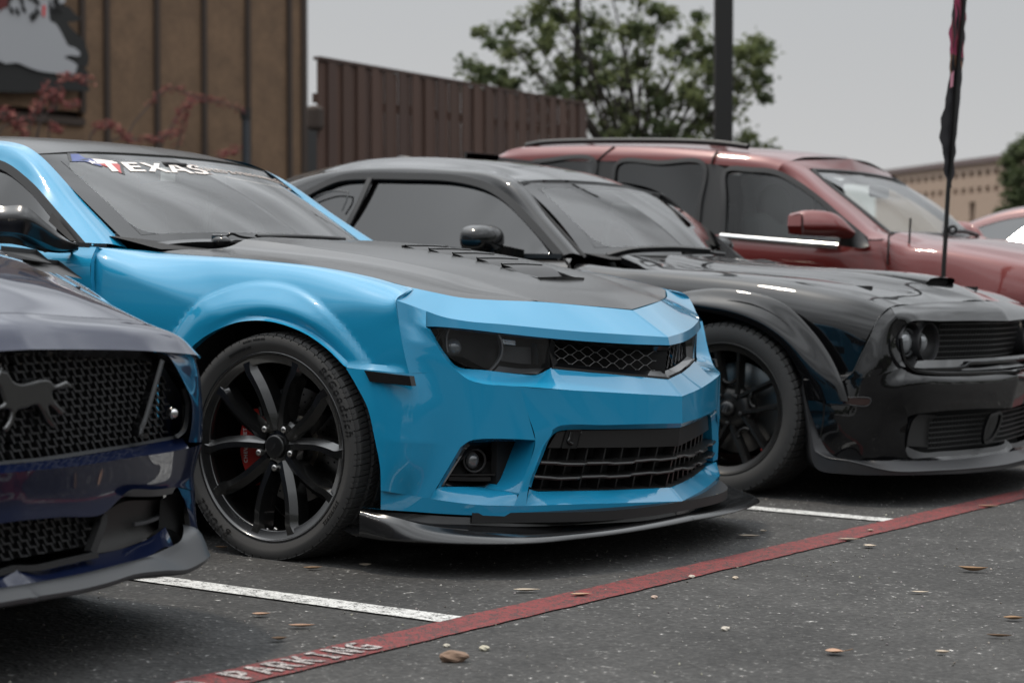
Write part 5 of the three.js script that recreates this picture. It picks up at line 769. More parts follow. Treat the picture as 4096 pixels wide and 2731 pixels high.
  // ----- splitter under the nose
  {
    const s = new Skin([-1, 0.14, 0]);
    const inn = sh(G1, [-0.01, -0.006, 0]);
    const back = [[0.402,0.187,0.955],[0.387,0.113,0.965]];
    const lipTop = [[0.976,0.128,0],[0.949,0.137,0.163],[0.909,0.135,0.299],[0.842,0.134,0.494],[0.769,0.134,0.668],[0.712,0.135,0.747],[0.639,0.145,0.821],[0.581,0.152,0.871]];
    const e0 = [[0.972, 0.13, 0], [0.955, 0.125, 0.2], [0.93, 0.122, 0.4], [0.89, 0.12, 0.58], [0.83, 0.12, 0.74], [0.72, 0.122, 0.85], [0.6, 0.128, 0.93], [0.5, 0.15, 0.968], [0.38, 0.18, 0.975]];
    const e1 = e0.map((p, i) => [p[0] + (i < 6 ? 0.012 : 0.004), [0.117, 0.112, 0.109, 0.107, 0.105, 0.104, 0.105, 0.107, 0.112][i], p[2] + (i > 3 ? 0.01 : 0)]);
    const t0 = e0.map((p, i) => [p[0] - (i < 7 ? 0.03 : 0.0), p[1] + [0.003, 0.003, 0.003, 0.004, 0.006, 0.014, 0.024, 0.02, 0.004][i], p[2] - (i > 4 ? 0.016 : 0.004)]);
    const i0 = [...G1.map(V)].map((p) => p.clone().add(V([-0.012, -0.008, -0.004])));
    const i1 = rs(i0, 8).map((p, i) => (i < 8 ? p.clone().add(V([0.004, -0.022, 0.002])) : p.clone().add(V([-0.03, -0.005, 0.008]))));
    s.loft([i0, i1], 50, 2);
    s.loft([i1, rs(i1, 8).map((p, i) => V(i1[i]).clone().lerp(V(t0[i]), 0.45).add(V([0, -0.012, 0]))), t0], 50, 6, { by: 'i' });
    s.loft([t0, e0, e1, e1.map((p) => [p[0] - 0.02, p[1] - 0.008, p[2] - 0.012])], 50, 5, { by: 'i' });
    s.loft([e1.map((p) => [p[0] - 0.02, p[1] - 0.008, p[2] - 0.012]), e1.map((p, i) => [Math.min(p[0] - 0.2, 0.35), 0.125, p[2] * 0.9])], 50, 3, { by: 'i', flip: 0 });
    mesh('splitter', fin(s, 24), M.splitter = phy(lin(0.012, 0.012, 0.0125), 0.2, 0, { clearcoat: 0.7, clearcoatRoughness: 0.12 }), car);
    const un = bar([[0.62, 0.165, -0.75], [0.86, 0.16, -0.4], [0.915, 0.16, 0], [0.86, 0.16, 0.4], [0.62, 0.165, 0.75]], 0.06, 0.03, 20); mesh('lip_strip', un, M.trim, car);
  }
  // ----- wipers, cowl
  {
    const cw = new Skin([-1, 0.5, 0]); cw.loft([[[-0.6, 0.975, 0], [-0.64, 0.973, 0.3], [-0.72, 0.962, 0.55], [-0.8, 0.95, 0.7]], [[-0.5, 0.95, 0], [-0.53, 0.95, 0.3], [-0.6, 0.945, 0.55], [-0.68, 0.942, 0.72]]], 16, 3); mesh('cowl', fin(cw, 30), M.trimDull, car);
    const wp = new THREE.Group(); wp.name = 'wiper'; car.add(wp);
    const P = [[-0.793,0.955,0.655],[-0.771,0.965,0.6],[-0.706,0.975,0.52],[-0.645,0.977,0.45],[-0.602,0.975,0.39]];
    mesh('wiper_blade', bar(P, 0.022, 0.028, 20, [0.5, 0.8, 0]), M.gloss, wp);
    const Q = [[-0.664,0.979,0.47],[-0.645,1,0.44],[-0.631,1.015,0.42],[-0.616,1.006,0.39],[-0.586,1,0.34]];
    mesh('wiper_arm', tube(Q, 0.006, 24, 8), M.gloss, wp);
    const b = new THREE.SphereGeometry(0.03, 18, 12); b.scale(1.3, 0.7, 0.9); const bp = V([-0.641,0.986,0.46]); b.translate(bp.x, bp.y, bp.z); mesh('wiper_pivot', merge([b, box(0.05, 0.02, 0.03, bp.x - 0.01, bp.y + 0.015, bp.z, 0.006)]), M.gloss, wp);
    const w2 = new THREE.Group(); w2.name = 'wiper'; car.add(w2);
    mesh('wiper_blade', tube([[-0.62, 1.008, 0.3], [-0.62, 1.012, 0.1], [-0.63, 1.012, -0.1], [-0.66, 1.01, -0.25]], 0.008, 20, 6), M.trim, w2);
  }
  // ----- cabin
  {
    const d = new Skin([-1, 0.5, 0]); d.loft([[[-0.68, 0.955, -0.72], [-0.62, 0.965, 0], [-0.68, 0.955, 0.72]], [[-0.95, 1.0, -0.74], [-0.93, 1.01, 0], [-0.95, 1.0, 0.74]], [[-1.15, 0.985, -0.76], [-1.15, 0.985, 0], [-1.15, 0.985, 0.76]], [[-1.22, 0.8, -0.76], [-1.22, 0.8, 0], [-1.22, 0.8, 0.76]]], 20, 6); mesh('dashboard', d.geo(40), M.cabin, car);
    const sw = new THREE.TorusGeometry(0.185, 0.017, 12, 40); sw.rotateY(Math.PI / 2); sw.rotateZ(0.4); sw.translate(-1.3, 0.98, -0.38); mesh('steering_wheel', merge([sw, box(0.04, 0.08, 0.32, -1.3, 0.98, -0.38, 0.015), (() => { const c = new THREE.CylinderGeometry(0.045, 0.05, 0.2, 16); c.rotateZ(Math.PI / 2 - 0.35); c.translate(-1.2, 0.95, -0.38); return c; })()]), M.cabin, car);
    for (const z of [0.37, -0.37]) { const se = new THREE.Group(); se.name = 'seat'; car.add(se); const b = box(0.15, 0.68, 0.5, 0, 0, 0, 0.06); b.rotateZ(0.24); b.translate(-1.88, 0.82, z); mesh('backrest', b, M.cabinGrey, se); mesh('headrest', box(0.11, 0.2, 0.27, -1.98, 1.18, z, 0.045), M.cabinGrey, se); mesh('cushion', box(0.5, 0.16, 0.5, -1.58, 0.52, z, 0.06), M.cabinGrey, se); }
    for (const s of [1, -1]) { mesh('door_lining', box(1.3, 0.5, 0.04, -1.5, 0.72, 0.82 * s), M.cabin, car); }
    mesh('rear_shelf', box(0.7, 0.04, 1.4, -2.75, 1.0, 0), M.cabin, car); mesh('floor_pan', box(2.6, 0.05, 1.6, -1.9, 0.3, 0), M.cabin, car);
    const hl = new Skin([-2, 0, 0]); hl.loft([[[-1.36, 1.285, 0], [-1.4, 1.26, 0.58]], [[-1.9, 1.35, 0], [-1.9, 1.31, 0.55]], [[-2.5, 1.3, 0], [-2.5, 1.25, 0.56]]], 6, 4); mesh('headliner', fin(hl, 30), M.cabinGrey, car);
    const rm = box(0.035, 0.065, 0.24, -1.16, 1.215, -0.02, 0.02); mesh('rear_view_mirror', merge([rm, box(0.05, 0.07, 0.12, -1.24, 1.25, 0.06, 0.01), tube([[-1.2, 1.27, 0], [-1.165, 1.225, 0]], 0.01, 3, 8)]), M.cabin, car);
    mesh('mirror_cord', merge([tube([[-1.15, 1.19, -0.03], [-1.15, 1.02, -0.03]], 0.002, 2, 5), tube([[-1.15, 1.19, -0.06], [-1.153, 1.02, -0.052]], 0.002, 2, 5)]), M.trim, car);
    mesh('toll_tag', box(0.004, 0.05, 0.075, -1.215, 1.238, 0.115), M.white, car);
  }
  // ----- under the skin: arch liners, underbody
  for (const x of [0, -2.852]) for (const s of [1, -1]) { const g = new THREE.CylinderGeometry(0.43, 0.43, 0.38, 40, 1, true, -Math.PI * 0.62, Math.PI * 1.24); g.rotateX(Math.PI / 2); g.rotateZ(Math.PI); g.translate(x, 0.37, s * 0.74); mesh('arch_liner', merge([g, box(0.86, 0.6, 0.02, x, 0.45, s * 0.56)]), M.liner, car); }
  mesh('underbody', merge([box(4.3, 0.06, 1.16, -1.6, 0.2, 0), box(1.9, 0.06, 1.72, -1.43, 0.2, 0), box(0.5, 0.03, 1.3, 0.4, 0.17, 0), box(0.03, 0.75, 1.5, -0.72, 0.55, 0), box(0.35, 0.3, 1.1, 0.4, 0.6, 0)]), M.liner, car);
  sportWheel(car, 0, 0.347, 0.944, true); sportWheel(car, -2.852, 0.347, 0.95, false);
  for (const x of [0, -2.852]) { const w = sportWheel(car, x, 0.347, -0.944, false); w.rotation.y = Math.PI; }
}

// ---------- the navy coupe at the left, nose towards the driving lane ----------
{
  M.navy = phy(lin(0.004, 0.009, 0.036), 0.35, 0, { clearcoat: 1, clearcoatRoughness: 0.04, specularIntensity: 0.3 });
  M.matteGrey = std(lin(0.05, 0.052, 0.055), 0.42);
  const car = thing('navy_coupe', 'dark navy coupe with honeycomb grille and horse emblem at the left edge', 'car', [0,0,2.8], 0);
  const fin = (s, d) => s.mirror().geo(d), ref = [-1.2, 0.45, 0];
  const gap = [[0.8, 0.8, 0], ...[[0.792,0.799,-0.073],[0.756,0.788,-0.277],[0.723,0.78,-0.432],[0.694,0.77,-0.559],[0.681,0.761,-0.612]], [0.6, 0.742, -0.72], [0.46, 0.735, -0.83], [0.36, 0.74, -0.88]];
  const lip = [[0.9, 0.727, 0], ...[[0.89,0.724,-0.117],[0.849,0.716,-0.335],[0.818,0.708,-0.477]], [0.742, 0.69, -0.7], [0.62, 0.67, -0.82], [0.42, 0.66, -0.91]];
  const hd = new Skin(ref);
  hd.loft([sh(gap, [-0.008, 0.001, 0]), [[0.63, 0.862, 0], [0.62, 0.86, -0.15], [0.59, 0.853, -0.3], [0.55, 0.843, -0.45], [0.48, 0.83, -0.6], [0.4, 0.822, -0.7], [0.3, 0.828, -0.8], [0.24, 0.818, -0.88]], [[0.3, 0.938, 0], [0.29, 0.936, -0.15], [0.28, 0.93, -0.3], [0.26, 0.922, -0.45], [0.22, 0.914, -0.6], [0.17, 0.904, -0.7], [0.1, 0.902, -0.8], [0.05, 0.89, -0.88]], [[-0.1, 0.992, 0], [-0.1, 0.99, -0.15], [-0.1, 0.984, -0.3], [-0.11, 0.976, -0.45], [-0.12, 0.968, -0.6], [-0.13, 0.957, -0.7], [-0.15, 0.953, -0.8], [-0.17, 0.938, -0.88]], [[-0.62, 1.03, 0], [-0.62, 1.028, -0.15], [-0.62, 1.022, -0.3], [-0.63, 1.014, -0.45], [-0.65, 1.006, -0.6], [-0.66, 0.996, -0.7], [-0.68, 0.988, -0.8], [-0.7, 0.97, -0.88]]], 44, 10);
  hd.lip(rs(sh(gap, [-0.008, 0.001, 0]), 44), [-0.006, -0.03, 0]);
  const hood = mesh('hood', fin(hd, 30), M.navy, car);
  // hood vents: two dark wedges sunk on each side
  for (const [a, b, c, d] of [[[0.373,0.929,-0.4], [0.327,0.922,-0.56], [0.363,0.902,-0.58], [0.379,0.916,-0.42]], [[0.342,0.903,-0.5], [0.342,0.896,-0.62], [0.445,0.866,-0.6], [0.405,0.884,-0.5]]]) {
    const s = new Skin([0, 0, 0]), up = (p, q) => { const v = V(p); v.y += q; return v; };
    s.grid([[up(a, 0.006), up(b, 0.006)], [up(d, 0.004), up(c, 0.004)]]); s.grid([[up(a, 0.006), up(b, 0.006)], [up(a, 0.018), up(b, 0.018)]]); s.grid([[up(b, 0.018), up(c, 0.005)], [up(b, 0.006), up(c, 0.004)]]);
    mesh('hood_vent', s.geo(10), M.trim, hood); mesh('hood_vent', mirrorGeo(s.geo(10)), M.trim, hood);
  }
  // nose, border of the grille, corner, side
  const opening = [[0.832,0.712,-0.415],[0.818,0.708,-0.477],[0.807,0.696,-0.524],[0.799,0.672,-0.556],[0.794,0.648,-0.58],[0.783,0.608,-0.62],[0.775,0.576,-0.643],[0.776,0.523,-0.641],[0.782,0.486,-0.624]];
  const inner = [[0.875,0.717,0.06],[0.854,0.711,-0.153],[0.792,0.693,-0.456],[0.774,0.682,-0.534],[0.766,0.667,-0.572],[0.756,0.637,-0.61],[0.744,0.606,-0.647],[0.737,0.576,-0.664],[0.738,0.534,-0.662],[0.744,0.504,-0.648],[0.755,0.497,-0.614],[0.775,0.495,-0.533],[0.845,0.494,-0.204],[0.87,0.494,-0.047]];
  const bandT = [[0.873, 0.484, 0], ...[[0.867,0.484,-0.05],[0.841,0.484,-0.208],[0.8,0.488,-0.408],[0.741,0.493,-0.646]]];
  const bandB = [[0.915, 0.472, 0], ...[[0.893,0.47,-0.156],[0.856,0.472,-0.351],[0.828,0.471,-0.477],[0.797,0.474,-0.609]]];
  const ns = new Skin(ref);
  ns.loft([gap, gap.map((p, i) => { const q = V(p).clone().lerp(rs(lip, gap.length - 1)[i], 0.5); q.y += 0.012; q.x += 0.006; return q; }), lip], 50, 6);
  ns.loft([opening, [[0.72, 0.69, -0.71], [0.7, 0.67, -0.74], [0.69, 0.63, -0.765], [0.68, 0.6, -0.78], [0.675, 0.56, -0.79], [0.672, 0.52, -0.795], [0.675, 0.47, -0.79]], [[0.42, 0.66, -0.91], [0.4, 0.6, -0.925], [0.4, 0.53, -0.93], [0.4, 0.46, -0.93]]], 24, 5);
  ns.loft([bandT, bandB], 40, 3);
  ns.loft([[...bandB, [0.675, 0.47, -0.79], [0.4, 0.46, -0.93]], [[0.875, 0.4, 0], ...[[0.841,0.39,-0.21],[0.804,0.396,-0.389],[0.77,0.395,-0.542],[0.744,0.393,-0.639]], [0.66, 0.39, -0.78], [0.4, 0.38, -0.94]], [[0.872, 0.362, 0], ...[[0.849,0.355,-0.143],[0.819,0.345,-0.302],[0.801,0.377,-0.386],[0.775,0.378,-0.503],[0.741,0.373,-0.635]], [0.655, 0.345, -0.79], [0.4, 0.34, -0.945]]], 50, 5);
  ns.lip(rs([[0.872, 0.362, 0], ...[[0.849,0.355,-0.143],[0.819,0.345,-0.302],[0.801,0.377,-0.386],[0.775,0.378,-0.503],[0.741,0.373,-0.635]]], 40), [-0.06, -0.01, 0]);
  // outer fin of the corner, floor of the brake duct
  ns.loft([[[0.741,0.373,-0.635],[0.716,0.324,-0.692],[0.69,0.268,-0.737],[0.681,0.227,-0.75]], [[0.655, 0.345, -0.79], [0.65, 0.29, -0.8], [0.65, 0.24, -0.81], [0.65, 0.19, -0.82]], [[0.4, 0.34, -0.945], [0.4, 0.29, -0.95], [0.4, 0.24, -0.95], [0.4, 0.18, -0.95]]], 14, 4);
  ns.loft([[[0.886, 0.228, 0], ...[[0.881,0.227,-0.041],[0.856,0.225,-0.198],[0.825,0.227,-0.355],[0.798,0.229,-0.476],[0.778,0.241,-0.56],[0.767,0.217,-0.607]]], [[0.865, 0.262, 0], ...[[0.817,0.247,-0.101],[0.802,0.248,-0.19],[0.776,0.246,-0.327],[0.744,0.248,-0.471],[0.723,0.257,-0.56],[0.705,0.275,-0.631]]]], 40, 3);
  mesh('bumper', fin(ns, 26), M.navy, car);
  const sd = new Skin(ref);
  sd.loft([[[0.36, 0.74, -0.88], [0.24, 0.818, -0.88], [0.05, 0.89, -0.88], [-0.17, 0.938, -0.88], [-0.7, 0.97, -0.88], [-1.5, 0.98, -0.89], [-2.6, 1.0, -0.88], [-3.6, 1.0, -0.8]], [[0.38, 0.7, -0.915], [0.28, 0.74, -0.93], [0.05, 0.8, -0.94], [-0.17, 0.84, -0.94], [-0.7, 0.86, -0.945], [-1.5, 0.87, -0.945], [-2.6, 0.88, -0.95], [-3.7, 0.86, -0.86]], [[0.4, 0.62, -0.925], [0.33, 0.66, -0.945], [0.05, 0.76, -0.95], [-0.17, 0.75, -0.95], [-0.7, 0.6, -0.94], [-1.5, 0.6, -0.93], [-2.6, 0.62, -0.95], [-3.7, 0.6, -0.88]]], 50, 6);
  sd.loft([[[-0.48, 0.66, -0.945], [-0.7, 0.6, -0.94], [-1.5, 0.6, -0.93], [-2.3, 0.62, -0.94]], [[-0.5, 0.25, -0.92], [-0.7, 0.25, -0.92], [-1.5, 0.25, -0.9], [-2.3, 0.25, -0.92]]], 20, 4);
  sd.loft([[[-3.1, 0.62, -0.93], [-3.7, 0.6, -0.88], [-3.85, 0.6, 0]], [[-3.1, 0.25, -0.9], [-3.7, 0.25, -0.84], [-3.8, 0.25, 0]]], 20, 4);
  sd.loft([[[-3.6, 1.0, -0.8], [-3.8, 1.0, 0]], [[-3.7, 0.86, -0.86], [-3.86, 0.86, 0]], [[-3.7, 0.6, -0.88], [-3.85, 0.6, 0]]], 10, 3);
  sd.loft([[[-2.9, 1.02, -0.86], [-2.9, 1.06, 0]], [[-3.6, 1.0, -0.8], [-3.8, 1.0, 0]]], 10, 4);
  mesh('side_body', fin(sd, 30), M.navy, car);
  const rf = new Skin([-1.8, 0.7, 0]); rf.loft([[[-1.35, 1.28, 0], [-1.4, 1.25, -0.58]], [[-2, 1.36, 0], [-2, 1.33, -0.56]], [[-2.7, 1.27, 0], [-2.7, 1.22, -0.58]]], 12, 8); mesh('roof', fin(rf, 30), M.navy, car);
  const gl = new Skin([-1.8, 0.7, 0]); gl.loft([[[-0.62, 1.02, 0], [-0.68, 0.99, -0.82]], [[-1.35, 1.28, 0], [-1.4, 1.25, -0.58]]], 12, 4); gl.loft([[[-2.7, 1.27, 0], [-2.7, 1.22, -0.58]], [[-3.2, 1.03, 0], [-3.2, 1.01, -0.8]]], 12, 4); gl.loft([[[-0.68, 0.99, -0.86], [-1.5, 0.985, -0.87], [-2.6, 1.0, -0.87], [-3.2, 1.01, -0.82]], [[-1.4, 1.25, -0.58], [-2, 1.33, -0.56], [-2.4, 1.29, -0.57], [-2.7, 1.22, -0.58]]], 20, 4, { by: 'i' }); mesh('glass', fin(gl, 30), M.tint, car);
  // grey lower rim of the grille, honeycomb, side bars, emblem
  const gr = new THREE.Group(); gr.name = 'upper_grille'; car.add(gr);
  const rim = new Skin(ref); rim.loft([[[0.873, 0.485, 0], ...[[0.867,0.484,-0.05],[0.841,0.485,-0.208],[0.8,0.489,-0.408],[0.749,0.493,-0.625]]], [[0.858, 0.491, 0], ...[[0.85,0.49,-0.067],[0.823,0.492,-0.226],[0.781,0.494,-0.428],[0.733,0.499,-0.628]]]], 30, 3);
  rim.loft([[[0.795,0.499,-0.574],[0.785,0.518,-0.615],[0.782,0.575,-0.626],[0.788,0.617,-0.604]], [[0.772,0.503,-0.585],[0.762,0.519,-0.624],[0.757,0.573,-0.638],[0.765,0.613,-0.615]]], 16, 2); mesh('grille_rim', fin(rim, 20), M.matteGrey, gr);
  const blk = new Skin(ref); blk.loft([[[0.9, 0.722, 0], ...[[0.884,0.722,-0.123],[0.843,0.715,-0.341],[0.811,0.706,-0.484]]], [[0.86, 0.712, 0], ...[[0.842,0.704,-0.165],[0.779,0.686,-0.47],[0.762,0.675,-0.544]]]], 30, 2); blk.loft([[[0.811,0.706,-0.484],[0.8,0.694,-0.53],[0.789,0.656,-0.577],[0.776,0.606,-0.628],[0.772,0.574,-0.64]], [[0.749,0.677,-0.538],[0.74,0.668,-0.575],[0.727,0.632,-0.624],[0.707,0.595,-0.675],[0.698,0.565,-0.692]]], 20, 2); blk.loft([[[0.698,0.565,-0.692],[0.705,0.507,-0.679],[0.726,0.502,-0.629]], [[0.782,0.575,-0.626],[0.785,0.518,-0.615],[0.795,0.499,-0.574]]], 10, 2); mesh('grille_surround', fin(blk, 20), M.gloss, gr);
  const back = new Skin(ref); back.loft([[[0.75, 0.73, 0], [0.7, 0.72, -0.4], [0.62, 0.7, -0.66]], [[0.75, 0.48, 0], [0.7, 0.48, -0.4], [0.62, 0.48, -0.66]]], 10, 2); mesh('grille_back', fin(back, 30), M.dark, gr);
  // honeycomb walls: hexagon cells standing on a curved sheet, each a short tube
  const comb = (xAt, z0, z1, y0, y1, R, t, depth, keep) => { const geos = []; const dz = R * 1.5, dy = R * Math.sqrt(3); const seen = new Set(); for (let i = Math.floor(z0 / dz); i <= z1 / dz; i++) for (let j = Math.floor(y0 / dy); j <= y1 / dy; j++) { const cz = i * dz, cy = j * dy + (Math.abs(i) % 2 ? dy / 2 : 0); for (let k = 0; k < 6; k++) { const a = k * Math.PI / 3, b = (k + 1) * Math.PI / 3, p = [cz + R * Math.cos(a), cy + R * Math.sin(a)], q = [cz + R * Math.cos(b), cy + R * Math.sin(b)], key = ((p[0] + q[0]) * 500).toFixed(0) + '_' + ((p[1] + q[1]) * 500).toFixed(0); if (seen.has(key)) continue; seen.add(key); const mzz = (p[0] + q[0]) / 2, my = (p[1] + q[1]) / 2; if (!keep(mzz, my)) continue; const x = xAt(mzz, my), L = Math.hypot(q[0] - p[0], q[1] - p[1]), g = new THREE.BoxGeometry(depth, t, L + t * 0.5); const m = g; m.rotateX(-Math.atan2(q[1] - p[1], q[0] - p[0])); m.rotateY(-Math.atan2(xAt(q[0], q[1]) - xAt(p[0], p[1]), q[0] - p[0]) * 1); m.translate(x, my, mzz); geos.push(m); } } return merge(geos); };
  const plan = (z) => 0.222 * Math.pow(Math.abs(z), 1.25) + 1.5 * Math.max(0, Math.abs(z) - 0.6) ** 2;
  const inPoly = (y, z) => { const a = Math.abs(z); const top = 0.706 - 0.03 * a * a - (a > 0.5 ? (a - 0.5) * 0.5 : 0), bot = 0.498 + 0.0 * a; return y < top && y > bot && a < 0.62; };
  M.comb = std(lin(0.045, 0.045, 0.047), 0.3);
  const hc = mesh('honeycomb', comb((z, y) => 0.838 - plan(z) - 0.05 * (0.7 - y), -0.66, 0.66, 0.45, 0.74, 0.0195, 0.0042, 0.016, (z, y) => inPoly(y, z)), M.comb, gr); hc.userData.kind = 'stuff';
  for (const s of [-1, 1]) { const P = [[0.79,0.684,-0.509],[0.799,0.618,-0.473],[0.807,0.55,-0.436],[0.812,0.521,-0.415],[0.806,0.515,-0.441]], Q = s < 0 ? P : mz(P); mesh('grille_strut', bar(Q, 0.012, 0.03, 16, [1, 0, 0.3]), M.gloss, gr); mesh('strut_edge', bar(sh(Q, [0.012, 0, 0.004 * -s]), 0.005, 0.006, 16, [1, 0, 0.3]), M.matteGrey, gr); const b = [0.755,0.556,-0.596]; const lamp = new THREE.SphereGeometry(0.016, 14, 10); lamp.translate(b[0], b[1], s < 0 ? b[2] : -b[2]); mesh('small_lamp', lamp, M.chrome, gr); }
  { // galloping horse, seen in profile, nose to the car's right
    const pts = [[-0.125, 0.012], [-0.105, 0.026], [-0.085, 0.022], [-0.07, 0.02], [-0.055, 0.03], [-0.03, 0.032], [0.0, 0.028], [0.03, 0.026], [0.05, 0.032], [0.068, 0.05], [0.08, 0.052], [0.084, 0.06], [0.09, 0.05], [0.108, 0.036], [0.118, 0.026], [0.112, 0.02], [0.098, 0.024], [0.088, 0.022], [0.08, 0.006], [0.074, -0.008], [0.088, -0.014], [0.106, -0.012], [0.112, -0.026], [0.105, -0.042], [0.1, -0.03], [0.09, -0.024], [0.07, -0.022], [0.055, -0.026], [0.06, -0.042], [0.074, -0.058], [0.066, -0.066], [0.05, -0.05], [0.04, -0.028], [0.01, -0.022], [-0.02, -0.018], [-0.034, -0.03], [-0.05, -0.05], [-0.072, -0.064], [-0.07, -0.054], [-0.056, -0.036], [-0.052, -0.02], [-0.07, -0.026], [-0.092, -0.04], [-0.1, -0.034], [-0.08, -0.018], [-0.066, -0.006], [-0.062, 0.006], [-0.072, 0.01], [-0.09, 0.01], [-0.108, 0.012]];
    const s = new THREE.Shape(); const C = new THREE.CatmullRomCurve3(pts.map((p) => new THREE.Vector3(p[0], p[1], 0)), true, 'centripetal').getPoints(160); s.setFromPoints(C.map((p) => new THREE.Vector2(-p.x, p.y)).reverse());
    const g = new THREE.ExtrudeGeometry(s, { depth: 0.006, bevelEnabled: true, bevelSize: 0.006, bevelThickness: 0.009, bevelSegments: 4, bevelOffset: -0.005 }); g.rotateY(Math.PI / 2); const q = V([0.857,0.625,-0.032]); g.scale(1, 1.12, 1.0); g.translate(q.x, q.y, q.z); mesh('horse_emblem', g, M.emblem = std(lin(0.14, 0.14, 0.14), 0.22, 1), gr);
  }
  // lower grille, brake duct panels, splitter
  const lg = new THREE.Group(); lg.name = 'lower_grille'; car.add(lg);
  const lb = new Skin(ref); lb.loft([[[0.72, 0.37, 0], [0.68, 0.37, -0.4]], [[0.72, 0.25, 0], [0.68, 0.25, -0.4]]], 6, 2); mesh('grille_back', fin(lb, 30), M.dark, lg);
  const h2 = mesh('honeycomb', comb((z, y) => 0.8 - plan(z), -0.36, 0.36, 0.24, 0.38, 0.0195, 0.0042, 0.016, (z, y) => y < 0.358 && y > 0.262 && Math.abs(z) < 0.33), M.comb, lg); h2.userData.kind = 'stuff';
  const rimL = bar([...[[0.806,0.259,-0.277],[0.797,0.332,-0.321],[0.798,0.339,-0.313]].map((p) => p)], 0.02, 0.02, 12, [1, 0, 0]); mesh('grille_edge', merge([rimL, mirrorGeo(rimL), bar([[0.862, 0.26, 0], ...[[0.858,0.253,-0.062],[0.845,0.254,-0.149],[0.82,0.255,-0.283]]], 0.012, 0.012, 16), mirrorGeo(bar([[0.862, 0.26, 0], ...[[0.858,0.253,-0.062],[0.845,0.254,-0.149],[0.82,0.255,-0.283]]], 0.012, 0.012, 16))]), M.trimDull, lg);
  const dp = new Skin(ref); dp.loft([[[0.732,0.33,-0.39],[0.713,0.349,-0.474],[0.684,0.341,-0.6],[0.654,0.334,-0.681]], [[0.723,0.28,-0.387],[0.7,0.285,-0.489],[0.669,0.29,-0.616],[0.617,0.29,-0.729]], [[0.74,0.241,-0.355],[0.715,0.239,-0.468],[0.691,0.248,-0.57],[0.665,0.269,-0.656]]], 16, 5); const dg = dp.geo(30); mesh('duct_panel', dg, M.matteDark = std(lin(0.035, 0.033, 0.032), 0.5), car); mesh('duct_panel', mirrorGeo(dg), M.matteDark, car);
  const rib = bar([[0.715,0.294,-0.51],[0.702,0.293,-0.564],[0.69,0.297,-0.616],[0.67,0.302,-0.668]], 0.01, 0.008, 12); mesh('duct_rib', rib, M.matteGrey, car); mesh('duct_rib', mirrorGeo(rib), M.matteGrey, car);
  const wd = new Skin(ref); wd.loft([[[0.819,0.383,-0.367],[0.813,0.392,-0.397],[0.788,0.382,-0.506],[0.765,0.379,-0.602]], [[0.806,0.378,-0.38],[0.795,0.372,-0.432],[0.772,0.363,-0.534],[0.756,0.363,-0.599]]], 12, 3); const wg = wd.geo(30); mesh('duct_ledge', wg, M.matteGrey, car); mesh('duct_ledge', mirrorGeo(wg), M.matteGrey, car);
  const du = new Skin(ref); du.loft([[[0.698,0.341,-0.62],[0.675,0.348,-0.68],[0.64,0.349,-0.76]], [[0.693,0.272,-0.62],[0.683,0.261,-0.68],[0.638,0.21,-0.78]]], 8, 3); const dug = du.geo(30); mesh('duct_inside', dug, M.dark, car); mesh('duct_inside', mirrorGeo(dug), M.dark, car);
  const sp = new Skin(ref);
  const s0 = [[0.886, 0.228, 0], ...[[0.881,0.227,-0.041],[0.856,0.225,-0.198],[0.825,0.227,-0.355],[0.798,0.229,-0.476],[0.777,0.238,-0.565],[0.763,0.247,-0.622]], [0.7, 0.27, -0.7], [0.55, 0.25, -0.82], [0.35, 0.2, -0.93]];
  const s1 = [[0.93, 0.205, 0], ...[[0.925,0.205,0],[0.904,0.201,-0.15],[0.883,0.202,-0.264],[0.862,0.206,-0.367],[0.834,0.197,-0.495],[0.808,0.186,-0.602]], [0.77, 0.2, -0.72], [0.6, 0.17, -0.86], [0.35, 0.14, -0.96]];
  const s0b = [[0.898, 0.225, 0], ...[[0.894,0.225,-0.028],[0.871,0.223,-0.183],[0.84,0.225,-0.34],[0.814,0.225,-0.459],[0.789,0.216,-0.566],[0.761,0.243,-0.659]], [0.74, 0.26, -0.71], [0.58, 0.235, -0.84], [0.35, 0.19, -0.94]];
  sp.loft([s0, s0b, s1], 60, 4); sp.loft([s1, sh(s1, [-0.006, -0.012, 0]), s1.map((p) => [p[0] - 0.3, 0.15, p[2] * 0.9])], 60, 3);
  mesh('splitter', fin(sp, 24), M.matteGrey, car);
  for (const s of [1, -1]) { const hl = new Skin(ref); hl.loft([[[0.66, 0.735, -0.7], [0.5, 0.735, -0.83], [0.38, 0.735, -0.895]], [[0.68, 0.69, -0.75], [0.52, 0.68, -0.88], [0.4, 0.68, -0.93]]], 10, 3); mesh('headlamp', s > 0 ? mirrorGeo(hl.geo(30)) : hl.geo(30), M.smoke, car); }
  for (const x of [0, -2.72]) for (const s of [1, -1]) { const g = new THREE.CylinderGeometry(0.41, 0.41, 0.34, 32, 1, true, -Math.PI * 0.6, Math.PI * 1.2); g.rotateX(Math.PI / 2); g.rotateZ(Math.PI); g.translate(x, 0.37, s * 0.77); mesh('arch_liner', merge([g, box(0.86, 0.7, 0.02, x, 0.5, s * 0.6)]), M.liner, car); }
  mesh('underbody', merge([box(4.3, 0.06, 1.16, -1.6, 0.22, 0), box(1.8, 0.06, 1.74, -1.36, 0.22, 0), box(0.6, 0.3, 1.1, 0.35, 0.45, 0), box(0.5, 0.04, 1.5, 0.45, 0.19, 0), box(0.03, 0.75, 1.5, -0.72, 0.55, 0), box(3, 0.5, 1.5, -2.2, 0.7, 0)]), M.liner, car);
  for (const x of [0, -2.72]) for (const s of [1, -1]) plainWheel(car, x, 0.335, s * 0.94, 0.335, 0.254, s);
}

